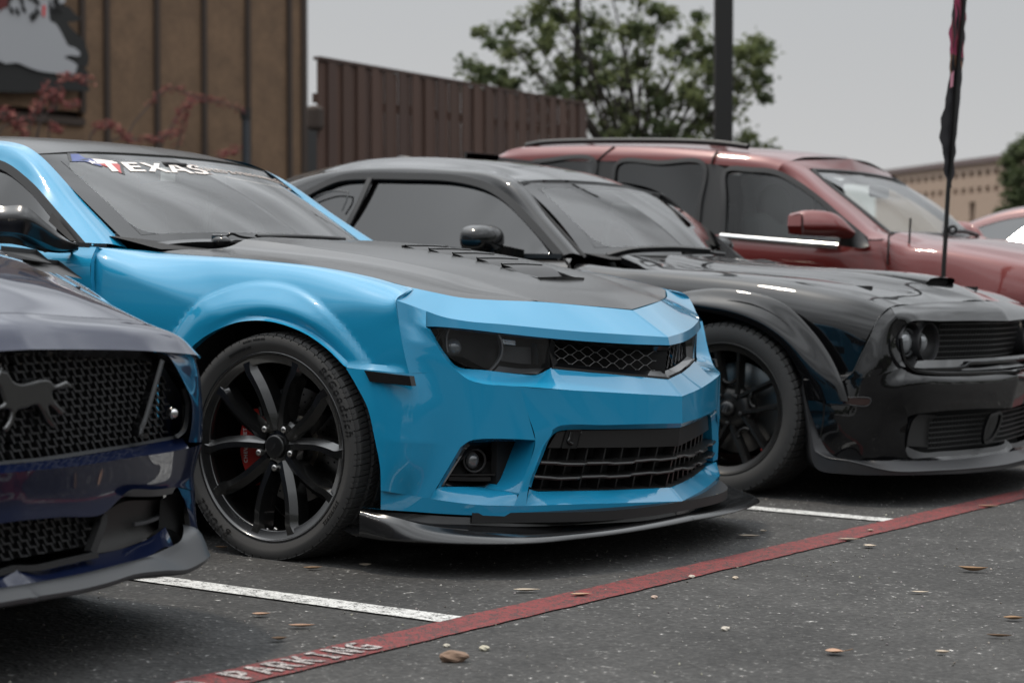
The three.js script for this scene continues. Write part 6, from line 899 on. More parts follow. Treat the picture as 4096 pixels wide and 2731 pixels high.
// ---------- the black coupe behind, widened arches and four round lamps ----------
{
  M.black = phy(lin(0.0035, 0.0035, 0.004), 0.35, 0, { clearcoat: 1, clearcoatRoughness: 0.015, specularIntensity: 0.15 });
  M.graphite = std(lin(0.032, 0.031, 0.03), 0.32, 0.6);
  M.matteBlack = std(lin(0.026, 0.026, 0.028), 0.42);
  const car = thing('black_coupe', 'gloss black muscle coupe with wide arches and four round lamps, behind the blue car', 'car', [0.2,0,-2.72], 0);
  const fin = (s, d) => s.mirror().geo(d), ref = [-1.2, 0.45, 0];
  const dark = [0, 0, 0];
  // hood: front edge, side edge, power bulge
  const hf = [[0.722, 0.812, 0], [0.718, 0.812, 0.11], ...[[0.669,0.809,0.402],[0.641,0.803,0.571]], [0.613,0.787,0.79]];
  const hsd = [[0.613,0.787,0.79],[0.487,0.83,0.8],[0.235,0.871,0.81],[-0.114,0.9,0.82],[-0.484,0.917,0.82],[-0.569,0.942,0.78],[-0.676,0.971,0.74]];
  const hd = new Skin(ref), H = [];
  const hsR = rs(hsd, 40), cen = rs([[0.722, 0.812, 0], [0.6, 0.86, 0], [0.5, 0.882, 0], [0.3, 0.91, 0], [0.1, 0.924, 0], [-0.17, 0.934, 0], [-0.45, 0.952, 0], [-0.72, 0.98, 0]], 40);
  hd.loft([cen, cen.map((p, i) => { const q = p.clone().lerp(hsR[i], 0.3); q.y = lerp(p.y, hsR[i].y, 0.1) + 0.008; q.z = 0.25 * (0.3 + 0.7 * sst(0, 8, i)); return q; }), cen.map((p, i) => { const q = p.clone().lerp(hsR[i], 0.42); q.y = lerp(p.y, hsR[i].y, 0.45) - 0.012 * sst(0, 10, i); return q; }), cen.map((p, i) => { const q = p.clone().lerp(hsR[i], 0.72); q.y = lerp(p.y, hsR[i].y, 0.62) + 0.002; return q; }), cen.map((p, i) => { const q = p.clone().lerp(hsR[i], 0.92); q.y = lerp(p.y, hsR[i].y, 0.9) + 0.008; return q; }), hsR], 40, 5, { raw: 1 });
  const hfR = rs(hf, 20); hd.lip(hfR, [-0.004, -0.03, 0]); hd.lip(hsR, [0, -0.03, 0]);
  const hood = mesh('hood', fin(hd, 30), M.black, car);
  { // raised intake with its mouth towards the front
    const s = new Skin([-0.3, 0.5, 0]); const rw = (x, y, w, h) => [[x, y - h, w], [x + 0.015, y - h * 0.35, w * 0.96], [x + 0.02, y, w * 0.8], [x + 0.024, y + 0.004, 0], [x + 0.02, y, -w * 0.8], [x + 0.015, y - h * 0.35, -w * 0.96], [x, y - h, -w]];
    s.loft([rw(0.5, 0.906, 0.16, 0.03), rw(0.3, 0.928, 0.18, 0.024), rw(0.1, 0.938, 0.2, 0.02), rw(-0.17, 0.944, 0.2, 0.016), rw(-0.5, 0.958, 0.18, 0.008)], 30, 5);
    const sc = mesh('hood_scoop', s.geo(35), M.black, hood); const m = new Skin([-0.3, 0.5, 0]); m.grid([[[0.49, 0.903, 0.13], [0.494, 0.908, 0], [0.49, 0.903, -0.13]].map(V), [[0.492, 0.872, 0.14], [0.496, 0.874, 0], [0.492, 0.872, -0.14]].map(V)]); mesh('scoop_mouth', m.geo(30), M.dark, sc);
  }
  // nose between hood edge and grille, surround, face
  const gt = [[0.822, 0.731, 0], ...[[0.784,0.734,0.3],[0.742,0.734,0.564],[0.69,0.733,0.746]], [0.665,0.713,0.777]];
  const gs = [[0.665,0.713,0.777],[0.655,0.677,0.777],[0.657,0.632,0.774],[0.669,0.591,0.77],[0.681,0.569,0.769],[0.693,0.554,0.781]];
  const gb = [[0.84, 0.519, 0], ...[[0.833,0.52,0.061],[0.789,0.523,0.387],[0.736,0.532,0.671],[0.706,0.543,0.75],[0.692,0.553,0.779]]];
  const ns = new Skin(ref);
  const side0 = [[0.613,0.787,0.79],[0.595,0.749,0.85],[0.578,0.664,0.9],[0.548,0.583,0.925],[0.524,0.525,0.937],[0.487,0.493,0.945]];
  ns.loft([hf.map((p) => V(p).clone().add(V([0.005, 0, 0]))), [[0.79, 0.777, 0], ...[[0.762,0.775,0.245],[0.72,0.775,0.514],[0.679,0.771,0.7]], [0.648,0.757,0.81]], gt], 40, 5);
  const outR = [[0.648,0.757,0.81],[0.63,0.717,0.865],[0.612,0.653,0.9],[0.583,0.577,0.925],[0.546,0.512,0.935]];
  ns.loft([gs, [[0.648,0.757,0.81],[0.634,0.717,0.845],[0.628,0.649,0.872],[0.624,0.594,0.893],[0.615,0.546,0.908],[0.606,0.514,0.915]], side0], 24, 6, { by: 'i' });
  // face below the grille lip down to the lower opening
  const lt = [[0.845, 0.358, 0], ...[[0.806,0.367,0.326],[0.762,0.367,0.589],[0.727,0.361,0.716],[0.708,0.336,0.761],[0.698,0.288,0.78],[0.694,0.232,0.789]]];
  ns.loft([gb, [[0.87, 0.5, 0], ...[[0.851,0.488,0.166],[0.802,0.49,0.494],[0.745,0.494,0.728],[0.716,0.489,0.791],[0.695,0.483,0.827]]], [[0.862, 0.43, 0], ...[[0.834,0.418,0.233],[0.784,0.418,0.552],[0.736,0.417,0.731],[0.714,0.414,0.78],[0.694,0.41,0.815]]], [[0.845, 0.358, 0], ...[[0.806,0.367,0.326],[0.762,0.367,0.589],[0.733,0.363,0.7],[0.712,0.358,0.752],[0.699,0.349,0.78]]]], 40, 6);
  // outer face: from the lower opening's side to the arch
  ns.loft([[[0.692,0.553,0.779],[0.695,0.483,0.827],[0.694,0.41,0.815],[0.699,0.349,0.78],[0.694,0.28,0.789],[0.694,0.232,0.789],[0.704,0.181,0.77]], [[0.606,0.514,0.915],[0.606,0.45,0.91],[0.605,0.377,0.9],[0.609,0.317,0.89],[0.611,0.264,0.88],[0.616,0.216,0.87],[0.63,0.171,0.85]], [[0.487,0.493,0.945],[0.505,0.43,0.953],[0.52,0.367,0.955],[0.533,0.308,0.95],[0.547,0.256,0.94],[0.561,0.207,0.92],[0.583,0.172,0.9]], [[0.332,0.492,1],[0.349,0.432,1],[0.368,0.374,1],[0.392,0.314,0.995],[0.416,0.258,0.987],[0.447,0.203,0.975],[0.508,0.173,0.945]]], 30, 6, { by: 'i' });
  const lbm = [[0.84, 0.211, 0], ...[[0.841,0.187,0.054],[0.797,0.178,0.381],[0.762,0.181,0.589],[0.708,0.181,0.761]]];
  ns.loft([lbm, [[0.86, 0.19, 0], ...[[0.853,0.165,0.085],[0.808,0.164,0.408],[0.753,0.169,0.686],[0.642,0.175,0.896]]]], 30, 3);
  ns.lip(rs(gt, 30), [-0.05, 0, 0]); ns.lip(rs(lt, 30), [-0.06, 0, 0]); ns.lip(rs(lbm, 24), [-0.05, 0.0, 0]); ns.lip(rs(side0, 16), [-0.006, 0, -0.02]);
  mesh('bumper', fin(ns, 26), M.black, car);
  // lip of the grille opening catches the sky
  const lr = bar([[0.872, 0.513, 0], ...[[0.843,0.514,0.086],[0.798,0.517,0.409],[0.743,0.526,0.687],[0.709,0.54,0.768],[0.691,0.57,0.803],[0.682,0.618,0.82],[0.678,0.666,0.825]]], 0.016, 0.011, 40); mesh('grille_lip', merge([lr, mirrorGeo(lr)]), M.black, car);
  // ----- fender with the added flare
  const fe = new Skin(ref);
  const top = [[0.614,0.787,0.792],[0.488,0.83,0.802],[0.236,0.871,0.812],[-0.113,0.899,0.822],[-0.483,0.917,0.822],[-0.637,0.923,0.815],[-0.877,0.936,0.8]];
  const ar = rs([...[[0.499,0.494,0.955],[0.332,0.492,1],[0.253,0.616,1.01],[0.167,0.675,1.012],[0.035,0.725,1.012],[-0.099,0.749,1.01],[-0.237,0.756,1.005]], [-0.33, 0.68, 1.0], [-0.42, 0.55, 0.995], [-0.46, 0.36, 0.985], [-0.46, 0.2, 0.97]], 90);
  const tp = rs([...top, [-0.86, 0.9, 0.84], [-0.84, 0.75, 0.92], [-0.82, 0.5, 0.93], [-0.8, 0.2, 0.9]], 90);
  const ctr = [0, 0.36];
  const zs = (x, y) => { const r = Math.hypot(x - ctr[0], y - ctr[1]); const ro = 0.5; return 0.925 - 0.1 * Math.pow(clamp((x - 0.3) / 0.5), 2) - 0.018 * sst(0.7, 0.9, y) + 0.045 * sst(0.46, 0.38, r); };
  const cols = tp.map((a, i) => { const b = ar[i], col = []; for (let j = 0; j <= 34; j++) { const t = j / 34, e = t < 0.3 ? Math.pow(t / 0.3, 1.5) * 0.25 : lerp(0.25, 1, (t - 0.3) / 0.7); const p = a.clone().lerp(b, e); const y0 = i < 58 ? a.y : 0.9; const q = clamp((y0 - p.y) / 0.15), g = i < 58 ? Math.sqrt(1 - (1 - q) * (1 - q)) : 1; const zz = zs(p.x, p.y); p.z = lerp(a.z, zz, i < 58 ? g : sst(0, 0.2, t)); p.z = lerp(p.z, b.z, sst(0.93, 1, t)); col.push(p); } return col; });
  fe.grid(cols); fe.lip(cols.map((c) => c[34]), [0, 0.003, -0.05]);
  const fg = fe.geo(24); mesh('fender', fg, M.black, car); mesh('fender', mirrorGeo(fg), M.black, car);
  // flare as its own thin shell standing proud of the fender
  const fl = new Skin(ref); const outer = [[0.532,0.413,0.985],[0.505,0.488,0.985],[0.448,0.585,0.975],[0.357,0.689,0.965],[0.221,0.793,0.955],[0.044,0.839,0.95],[-0.134,0.843,0.95],[-0.324,0.798,0.95]];
  const oR = rs([...outer, [-0.43, 0.7, 0.95], [-0.52, 0.55, 0.95], [-0.56, 0.36, 0.95], [-0.56, 0.2, 0.94]], 60), iR = rs([...[[0.358,0.409,1.012],[0.339,0.493,1.014],[0.257,0.616,1.018],[0.171,0.675,1.02],[0.039,0.725,1.02],[-0.095,0.749,1.018],[-0.232,0.756,1.015]], [-0.33, 0.68, 1.012], [-0.42, 0.55, 1.008], [-0.46, 0.36, 1.0], [-0.46, 0.2, 0.985]], 60);
  fl.loft([oR, oR.map((p, i) => p.clone().add(V([0, 0, 0.012]))), oR.map((p, i) => { const q = p.clone().lerp(iR[i], 0.35); q.z = Math.max(p.z + 0.03, lerp(p.z, iR[i].z, 0.6)); return q; }), oR.map((p, i) => { const q = p.clone().lerp(iR[i], 0.75); q.z = iR[i].z + 0.006; return q; }), iR], 60, 5, { raw: 1 }); fl.lip(iR, [0, 0.0, -0.06]);
  const flg = fl.geo(32); mesh('arch_flare', flg, M.black, car); mesh('arch_flare', mirrorGeo(flg), M.black, car);
  // ----- doors and sides
  const sd = new Skin(ref);
  const belt = [[-0.87,0.96,0.84], [-1.149,0.962,0.86], [-1.6, 0.99, 0.875], [-2.1, 0.995, 0.885], [-2.5, 1.0, 0.885], [-3.2, 1.0, 0.87], [-3.9, 0.98, 0.8]];
  sd.loft([belt, [[-0.86, 0.9, 0.9], [-1.15, 0.91, 0.93], [-1.6, 0.92, 0.935], [-2.1, 0.92, 0.94], [-2.5, 0.93, 0.945], [-3.2, 0.92, 0.94], [-3.95, 0.9, 0.86]], [[-0.84, 0.75, 0.92], [-1.15, 0.75, 0.935], [-1.6, 0.75, 0.94], [-2.1, 0.75, 0.95], [-2.5, 0.78, 0.96], [-3.2, 0.75, 0.96], [-4.0, 0.7, 0.88]], [[-0.82, 0.5, 0.93], [-1.15, 0.5, 0.93], [-1.6, 0.5, 0.93], [-2.1, 0.5, 0.94], [-2.5, 0.62, 0.955], [-3.2, 0.6, 0.95], [-4.0, 0.5, 0.88]], [[-0.8, 0.22, 0.9], [-1.15, 0.22, 0.9], [-1.6, 0.22, 0.9], [-2.1, 0.22, 0.92], [-2.5, 0.5, 0.94], [-3.2, 0.4, 0.94], [-3.9, 0.3, 0.84]]], 40, 6, { by: 'i' });
  sd.loft([[[-3.9, 0.98, 0.8], [-4.0, 1.0, 0]], [[-3.95, 0.9, 0.86], [-4.05, 0.9, 0]], [[-4.0, 0.5, 0.88], [-4.08, 0.5, 0]], [[-3.9, 0.3, 0.84], [-3.95, 0.3, 0]]], 12, 3);
  sd.loft([[[-3.05, 1.01, 0.87], [-3.1, 1.07, 0]], [[-3.9, 0.98, 0.8], [-4.0, 1.0, 0]]], 12, 3);
  mesh('side_body', fin(sd, 30), M.black, car);
  const gapL = tube([[-0.904,0.958,0.85],[-0.86,0.94,0.885],[-0.822,0.904,0.915]], 0.004, 8, 5); mesh('door_seam', gapL, M.dark, car);
  // ----- roof and pillars
  const wt = [[-1.269,1.315,0.628],[-1.291,1.297,0.655]];
  const rail = [[-0.842,0.968,0.765], [-1.065,1.141,0.71], [-1.274,1.308,0.66], [-1.423,1.355,0.62], [-1.75, 1.372, 0.6], [-2.1, 1.385, 0.6], [-2.45, 1.36, 0.62], [-2.75, 1.28, 0.66], [-3.05, 1.1, 0.78]];
  const cant = [[-0.915,0.972,0.845],[-1.126,1.132,0.785],[-1.301,1.246,0.735],[-1.427,1.297,0.705],[-1.618,1.333,0.69],[-1.913,1.344,0.69],[-2.102,1.346,0.69],[-2.288,1.334,0.7],[-2.466,1.257,0.74]];
  const cl = [...cant.slice(0, 9)];
  const pi = new Skin([-1.9, 0.8, 0]);
  pi.loft([cl, cl.map((p, i) => { const a = V(p).clone().lerp(V(rail[i]), 0.5); a.y += 0.014; a.z += 0.018; return a; }), rail], 60, 6, { by: 'i' });
  pi.loft([[cl[8], rail[8]], [[-2.62, 1.0, 0.885], [-3.2, 1.0, 0.87]]], 6, 4);
  mesh('roof_pillar', pi.geo(30), M.black, car); mesh('roof_pillar', mirrorGeo(pi.geo(30)), M.black, car);
  const ro = new Skin([-2, 0.6, 0]);
  const rT = [[-1.235, 1.318, 0], [-1.245, 1.315, 0.25], [-1.265, 1.308, 0.45], [-1.285, 1.298, 0.64]];
  const rB = [[-1.262, 1.337, 0], [-1.272, 1.334, 0.25], [-1.292, 1.326, 0.45], V([-1.274,1.308,0.66])];
  ro.loft([rB, [[-1.55, 1.412, 0], [-1.56, 1.408, 0.25], [-1.58, 1.397, 0.45], [-1.62, 1.36, 0.605]], [[-1.95, 1.45, 0], [-1.95, 1.446, 0.25], [-1.95, 1.433, 0.45], [-2.0, 1.384, 0.6]], [[-2.35, 1.442, 0], [-2.35, 1.438, 0.25], [-2.36, 1.425, 0.45], [-2.38, 1.368, 0.615]], [[-2.75, 1.385, 0], [-2.75, 1.38, 0.25], [-2.75, 1.36, 0.45], [-2.75, 1.28, 0.66]]], 24, 7);
  ro.lip(rs(rB, 24), [0.004, -0.022, 0]); ro.loft([sh(rB, [0.006, -0.012, 0]), rT], 24, 2);
  mesh('roof', fin(ro, 30), M.black, car);
  const fins = new Skin([-2.2, 1.4, 0]); fins.loft([[[-2.3, 1.44, 0], [-2.38, 1.47, 0], [-2.46, 1.475, 0], [-2.5, 1.43, 0]], [[-2.3, 1.44, 0.03], [-2.4, 1.44, 0.03], [-2.46, 1.44, 0.03], [-2.5, 1.43, 0.02]]], 8, 3); mesh('roof_aerial', fin(fins, 40), M.trim, car);
  // ----- glass
  const wb = [[-0.72, 0.985, 0], [-0.75, 0.985, 0.25], [-0.8, 0.98, 0.5], V([-0.842,0.966,0.765])];
  const WT = rs(rT, 40), WB = rs(wb, 40);
  const wsAt = (s, t, out = 0) => { const k = Math.min(39.999, Math.abs(s) * 40), i = Math.floor(k), f = k - i; const p = WT[i].clone().lerp(WT[i + 1], f).lerp(WB[i].clone().lerp(WB[i + 1], f), t); const b = Math.sin(Math.PI * clamp(t)) * 0.022; p.x += b * 0.5 + out * 0.5; p.y += b * 0.85 + out * 0.86; if (s < 0) p.z = -p.z; return p; };
  const patch = (S, s0, s1, t0, t1, n, m, out = 0) => S.grid(Array.from({ length: m + 1 }, (_, j) => Array.from({ length: n + 1 }, (_, i) => wsAt(lerp(s0, s1, i / n), lerp(t0, t1, j / m), out))));
  const ws = new Skin([-2, 0.4, 0]); patch(ws, -0.86, 0.86, 0.08, 0.9, 50, 20); mesh('windscreen', ws.geo(40), M.clear, car);
  const fr = new Skin([-2, 0.4, 0]); patch(fr, -1, 1, 0, 0.08, 50, 3); patch(fr, -1, 1, 0.9, 1, 50, 3); for (const s of [-1, 1]) { patch(fr, s * 0.86, s, 0.08, 0.9, 4, 20); for (const [tc, dt, rS, rT2] of [[0.9, -1, 0.16, 0.3], [0.08, 1, 0.08, 0.12]]) { const a = []; for (let i = 0; i <= 10; i++) { const q = i / 10 * Math.PI / 2; a.push(wsAt(s * (0.86 - rS + rS * Math.sin(q)), tc + dt * rT2 * (1 - Math.cos(q)), 0.0012)); } const c = wsAt(s * 0.86, tc, 0.0012); fr.grid([a, a.map(() => c)]); } } mesh('windscreen_border', fr.geo(40), M.frit, car);
  const seal = bar([...[[-0.838,0.967,0.772],[-1.061,1.136,0.716],[-1.277,1.304,0.664]]], 0.012, 0.012, 16, [0, 0.5, 1]); mesh('windscreen_seal', merge([seal, mirrorGeo(seal)]), M.trim, car);
  const sg = new Skin([-1.8, 0.9, 0]); const cs = cl.map((p) => V(p).clone().add(V([0, -0.02, -0.012]))); sg.loft([cs, [[-0.93, 0.975, 0.84], [-1.15, 0.98, 0.85], [-1.35, 0.985, 0.858], [-1.55, 0.99, 0.862], [-1.75, 0.99, 0.865], [-1.95, 0.992, 0.868], [-2.15, 0.995, 0.87], [-2.35, 0.998, 0.87], [-2.55, 1.0, 0.868]]], 40, 6, { by: 'i' }); const sgg = sg.geo(40); mesh('side_window', sgg, M.tint, car); mesh('side_window', mirrorGeo(sgg), M.tint, car);
  const fw = bar(cl.map((p) => V(p).clone().add(V([0, -0.012, 0.0]))), 0.034, 0.02, 50, [0, 0.4, 1]); mesh('window_seal', fw, M.trim, car); mesh('window_seal', mirrorGeo(fw), M.trim, car);
  const dv = bar([[-2.094,1.327,0.705],[-2.107,1.215,0.765],[-2.127,1.124,0.81],[-2.168,0.97,0.872]], 0.028, 0.012, 12, [0, 0.3, 1]); mesh('window_divider', merge([dv, mirrorGeo(dv)]), M.trim, car);
  const bt = bar([...[[-0.914,0.97,0.85],[-1.024,0.969,0.858],[-1.145,0.969,0.868]], [-1.6, 0.997, 0.882], [-2.5, 1.008, 0.885]], 0.014, 0.02, 16); mesh('belt_trim', merge([bt, mirrorGeo(bt)]), M.trim, car);
  const pe = tube([[-2.196,1.259,0.745],[-2.287,1.264,0.745],[-2.371,1.24,0.755],[-2.403,1.22,0.76]], 0.004, 12, 5); const pe2 = tube([[-2.196,1.259,0.745],[-2.187,1.234,0.76],[-2.195,1.167,0.79]], 0.004, 8, 5); mesh('quarter_glass_line', merge([pe, pe2]), M.matteGrey, car);
  // ----- mirror
  { const c = V([-1.189,1.036,1.08]); const g = new THREE.SphereGeometry(1, 40, 26); const p = g.attributes.position; for (let i = 0; i < p.count; i++) { let x = p.getX(i), y = p.getY(i), z = p.getZ(i); const q = 0.78; x = Math.sign(x) * Math.pow(Math.abs(x), q); y = Math.sign(y) * Math.pow(Math.abs(y), q); z = Math.sign(z) * Math.pow(Math.abs(z), q); if (x < -0.55) x = -0.55; p.setXYZ(i, x * 0.085, y * 0.066, z * 0.125); } g.computeVertexNormals(); g.rotateY(0.12); g.translate(c.x, c.y, c.z); const st = bar([[c.x - 0.005, c.y - 0.045, c.z - 0.06], [c.x + 0.02, 0.985, 0.93], [c.x + 0.06, 0.972, 0.86]], 0.075, 0.045, 8); for (const s of [1, -1]) { const mm = mesh('door_mirror', s > 0 ? g : mirrorGeo(g), M.black, car); mesh('mirror_foot', s > 0 ? st : mirrorGeo(st), M.black, mm); } }
  // ----- grille and round lamps
  const gr = new THREE.Group(); gr.name = 'upper_grille'; car.add(gr);
  const bk = new Skin(ref); bk.loft([[[0.7, 0.74, 0], [0.66, 0.74, 0.4], [0.58, 0.74, 0.8]], [[0.7, 0.51, 0], [0.66, 0.51, 0.4], [0.58, 0.51, 0.8]]], 10, 2); mesh('grille_back', fin(bk, 30), M.dark, gr);
  { const w = []; const P = (a, t) => { const z = a * 0.47; return V([0.765 - 0.16 * Math.pow(Math.abs(z), 1.25) - 0.03 * t, lerp(0.718, 0.578, t), z]); }; for (let j = 0; j <= 6; j++) w.push(tube(Array.from({ length: 13 }, (_, i) => P(-1 + i / 6, j / 6)), 0.0026, 24, 5)); for (let i = 0; i <= 38; i++) w.push(tube([P(-1 + i / 19, 0), P(-1 + i / 19, 1)], 0.0014, 1, 4)); const m = mesh('grille_mesh', merge(w), M.meshBlack = std(lin(0.03, 0.03, 0.03), 0.3, 0.3), gr); m.userData.kind = 'stuff'; }
  { const b = bar([[0.79, 0.558, 0], [0.783, 0.557, 0.2], [0.77, 0.555, 0.35], [0.765, 0.543, 0.38], [0.72, 0.536, 0.6], [0.67, 0.54, 0.76]], 0.03, 0.014, 40, [0, 1, 0]); mesh('grille_bar', merge([b, mirrorGeo(b)]), M.black, gr); const e = tube([[0.807, 0.562, 0], [0.8, 0.561, 0.2], [0.786, 0.56, 0.35], [0.78, 0.548, 0.38], [0.735, 0.542, 0.6], [0.683, 0.546, 0.76]], 0.0028, 40, 5); mesh('bar_edge', merge([e, mirrorGeo(e)]), M.matteGrey, gr); const pn = new Skin(ref); pn.loft([[[0.775, 0.572, 0], [0.74, 0.572, 0.45], [0.66, 0.575, 0.78]], [[0.8, 0.525, 0], [0.765, 0.53, 0.45], [0.69, 0.55, 0.79]]], 20, 2); mesh('grille_floor', fin(pn, 30), M.gloss, gr); }
  const spots = [[0.662,0.645,0.705], [0.692,0.644,0.589]];
  for (const s of [1, -1]) spots.forEach((c, k) => {
    const l = new THREE.Group(); l.name = 'headlamp'; car.add(l); const f = (g) => { g.rotateY(Math.PI / 2 - 0.12); g.translate(c[0], c[1], c[2]); return s < 0 ? mirrorGeo(g) : g; };
    mesh('ring', f(lathe([[0.066, -0.05], [0.074, -0.02], [0.079, 0.012], [0.083, 0.014], [0.086, 0.0], [0.086, -0.06]], 48)), M.matteBlack, l);
    mesh('bowl', f(lathe([[0, -0.07], [0.03, -0.06], [0.066, -0.045], [0.074, 0]], 40)), M.trim, l);
    const b = new THREE.SphereGeometry(k ? 0.04 : 0.052, 28, 18); b.scale(1, 1, 0.7); b.translate(0, 0, -0.03); mesh('projector', f(b), M.bulb, l);
    if (!k) mesh('inner_ring', f(lathe([[0.05, -0.01], [0.057, 0.0], [0.06, -0.02]], 40)), M.matteGrey, l);
  });
  // ----- lower grille, fender lip splitter, marker
  const lg = new THREE.Group(); lg.name = 'lower_grille'; car.add(lg);
  const lb = new Skin(ref); lb.loft([[[0.74, 0.37, 0], [0.7, 0.37, 0.4], [0.6, 0.37, 0.8]], [[0.74, 0.19, 0], [0.7, 0.19, 0.4], [0.6, 0.19, 0.8]]], 10, 2); mesh('grille_back', fin(lb, 30), M.dark, lg);
  { const w = []; const P = (a, t) => { const z = a * 0.6; return V([0.8 - 0.16 * Math.pow(Math.abs(z), 1.25), lerp(0.338, 0.212, t) - 0.0 * a, z]); }; for (let j = 0; j <= 6; j++) w.push(tube(Array.from({ length: 13 }, (_, i) => P(-1 + i / 6, j / 6)), 0.0026, 24, 5)); for (let i = 0; i <= 46; i++) w.push(tube([P(-1 + i / 23, 0), P(-1 + i / 23, 1)], 0.0014, 1, 4)); const m = mesh('grille_mesh', merge(w), M.meshBlack, lg); m.userData.kind = 'stuff'; }
  { const g = (r) => { const P = [[0.824,0.333,0.198],[0.836,0.338,0.101],[0.833,0.277,0.124],[0.825,0.229,0.192],[0.818,0.224,0.243],[0.818,0.274,0.238],[0.824,0.333,0.198]]; return bar(P, r, 0.014, 24, [1, 0, 0.2]); }; mesh('lamp_slot', g(0.014), M.gloss, lg); const q = new Skin(ref); q.grid([pl([[0.802,0.325,0.138],[0.812,0.329,0.046]], 4), pl([[0.797,0.222,0.176],[0.804,0.232,0.115]], 4)]); mesh('slot_inside', q.geo(20), M.trim, lg); }
  { const b = new Skin(ref); b.loft([[...[[0.691,0.23,0.765],[0.707,0.215,0.729],[0.727,0.201,0.674],[0.752,0.2,0.564],[0.786,0.197,0.354],[0.829,0.207,0.022]], [0.82, 0.222, 0]], [...[[0.696,0.208,0.785],[0.708,0.183,0.761],[0.736,0.181,0.693],[0.762,0.181,0.589],[0.797,0.178,0.381],[0.841,0.187,0.054]], [0.84, 0.211, 0]]], 30, 3); b.loft([[[0.718,0.357,0.714],[0.706,0.331,0.744],[0.697,0.279,0.762],[0.694,0.231,0.77]], [[0.719,0.345,0.524],[0.711,0.314,0.568],[0.707,0.258,0.591],[0.709,0.216,0.581]]], 14, 3); mesh('opening_floor', fin(b, 30), M.trim, lg); }
  { const s = new Skin(ref);
    const a0 = [[0.334,0.492,1.003],[0.37,0.374,1.004],[0.41,0.274,0.995],[0.448,0.204,0.978],[0.484,0.181,0.957],[0.543,0.174,0.925]], a1 = [[0.634,0.178,0.922], [0.76,0.172,0.702], [0.816,0.168,0.43], [0.862,0.174,0.11], [0.875, 0.178, 0]];
    const b0 = [[0.346,0.481,1.02],[0.375,0.362,1.026],[0.397,0.268,1.03],[0.419,0.205,1.034],[0.462,0.185,1.03],[0.563,0.176,1.02]], b1 = [[0.696,0.142,0.937], [0.824,0.138,0.725], [0.878,0.135,0.498], [0.916,0.135,0.255], [0.948, 0.15, 0]];
    const c0 = [[0.344,0.473,1.015],[0.369,0.362,1.024],[0.388,0.267,1.03],[0.404,0.172,1.036],[0.433,0.135,1.036],[0.539,0.125,1.02]], c1 = [[0.688,0.125,0.94], [0.824,0.123,0.724], [0.878,0.118,0.497], [0.916,0.118,0.254], [0.946, 0.13, 0]];
    s.loft([[...a0, ...a1], [...b0, ...b1]], 60, 5, { by: 'i' }); s.loft([[...b0, ...b1], [...c0, ...c1]], 60, 3, { by: 'i' }); s.loft([[...c0, ...c1], [...c0, ...c1].map((p) => [Math.min(p[0] - 0.1, 0.45), Math.max(0.13, p[1] * 0.9), p[2] * 0.85])], 60, 3, { by: 'i' });
    mesh('splitter', fin(s, 24), M.matteBlack, car); const e = tube([...b0.slice(3), ...b1].map((p) => [p[0] + 0.002, p[1] + 0.002, p[2] + 0.001]), 0.0028, 60, 5); mesh('splitter_edge', merge([e, mirrorGeo(e)]), M.matteGrey, car); }
  { const o = [[0.407,0.427,0.982],[0.513,0.427,0.972],[0.604,0.423,0.93],[0.594,0.397,0.932],[0.514,0.398,0.972],[0.415,0.399,0.982]], mk = new Skin(ref); mk.grid([pl([o[0], o[1], o[2]], 8), pl([o[5], o[4], o[3]], 8)]); const ed = tube([...o, o[0]], 0.0016, 40, 4); for (const s of [1, -1]) { const g = mesh('side_marker', s > 0 ? mk.geo(30) : mirrorGeo(mk.geo(30)), M.markerRed = phy(lin(0.03, 0.012, 0.01), 0.1, 0, { clearcoat: 1 }), car); mesh('marker_edge', s > 0 ? ed : mirrorGeo(ed), M.matteGrey, g); } }
  { const l = tube([[0.351,0.491,1.02],[0.438,0.492,1.01],[0.507,0.494,0.99]], 0.002, 8, 4); mesh('fender_seam', l, M.matteGrey, car); const l2 = tube(side0.map((p) => V(p).clone().add(V([0.002, 0.001, 0.004]))), 0.0018, 20, 4); mesh('bumper_seam', l2, M.matteGrey, car); }
  // ----- wiper, cabin
  { const wp = new THREE.Group(); wp.name = 'wiper'; car.add(wp); mesh('wiper_blade', bar([[-0.809,0.975,0.64],[-0.744,1.002,0.55],[-0.667,1.012,0.46],[-0.588,1.015,0.37],[-0.494,1.008,0.26]], 0.018, 0.024, 20, [0.5, 0.8, 0]), M.trim, wp); mesh('wiper_arm', tube([[-0.643,1.021,0.42],[-0.575,1.013,0.32],[-0.51,1.002,0.2]], 0.008, 12, 6), M.trim, wp); const w2 = new THREE.Group(); w2.name = 'wiper'; car.add(w2); mesh('wiper_blade', tube([[-0.72, 1.0, 0.1], [-0.72, 1.005, -0.1], [-0.74, 1.0, -0.35]], 0.01, 12, 5), M.trim, w2); }
  { const d = new Skin([-1, 0.5, 0]); d.loft([[[-0.72, 0.96, -0.75], [-0.68, 0.965, 0], [-0.72, 0.96, 0.75]], [[-1.0, 1.0, -0.75], [-0.98, 1.005, 0], [-1.0, 1.0, 0.75]], [[-1.2, 0.95, -0.75], [-1.2, 0.95, 0], [-1.2, 0.95, 0.75]]], 12, 5); mesh('dashboard', d.geo(40), M.cabin, car);
    const sw = new THREE.TorusGeometry(0.185, 0.017, 10, 36); sw.rotateY(Math.PI / 2); sw.rotateZ(0.4); sw.translate(-1.3, 0.98, -0.38); mesh('steering_wheel', merge([sw, box(0.03, 0.06, 0.34, -1.3, 0.98, -0.38, 0.012)]), M.cabin, car);
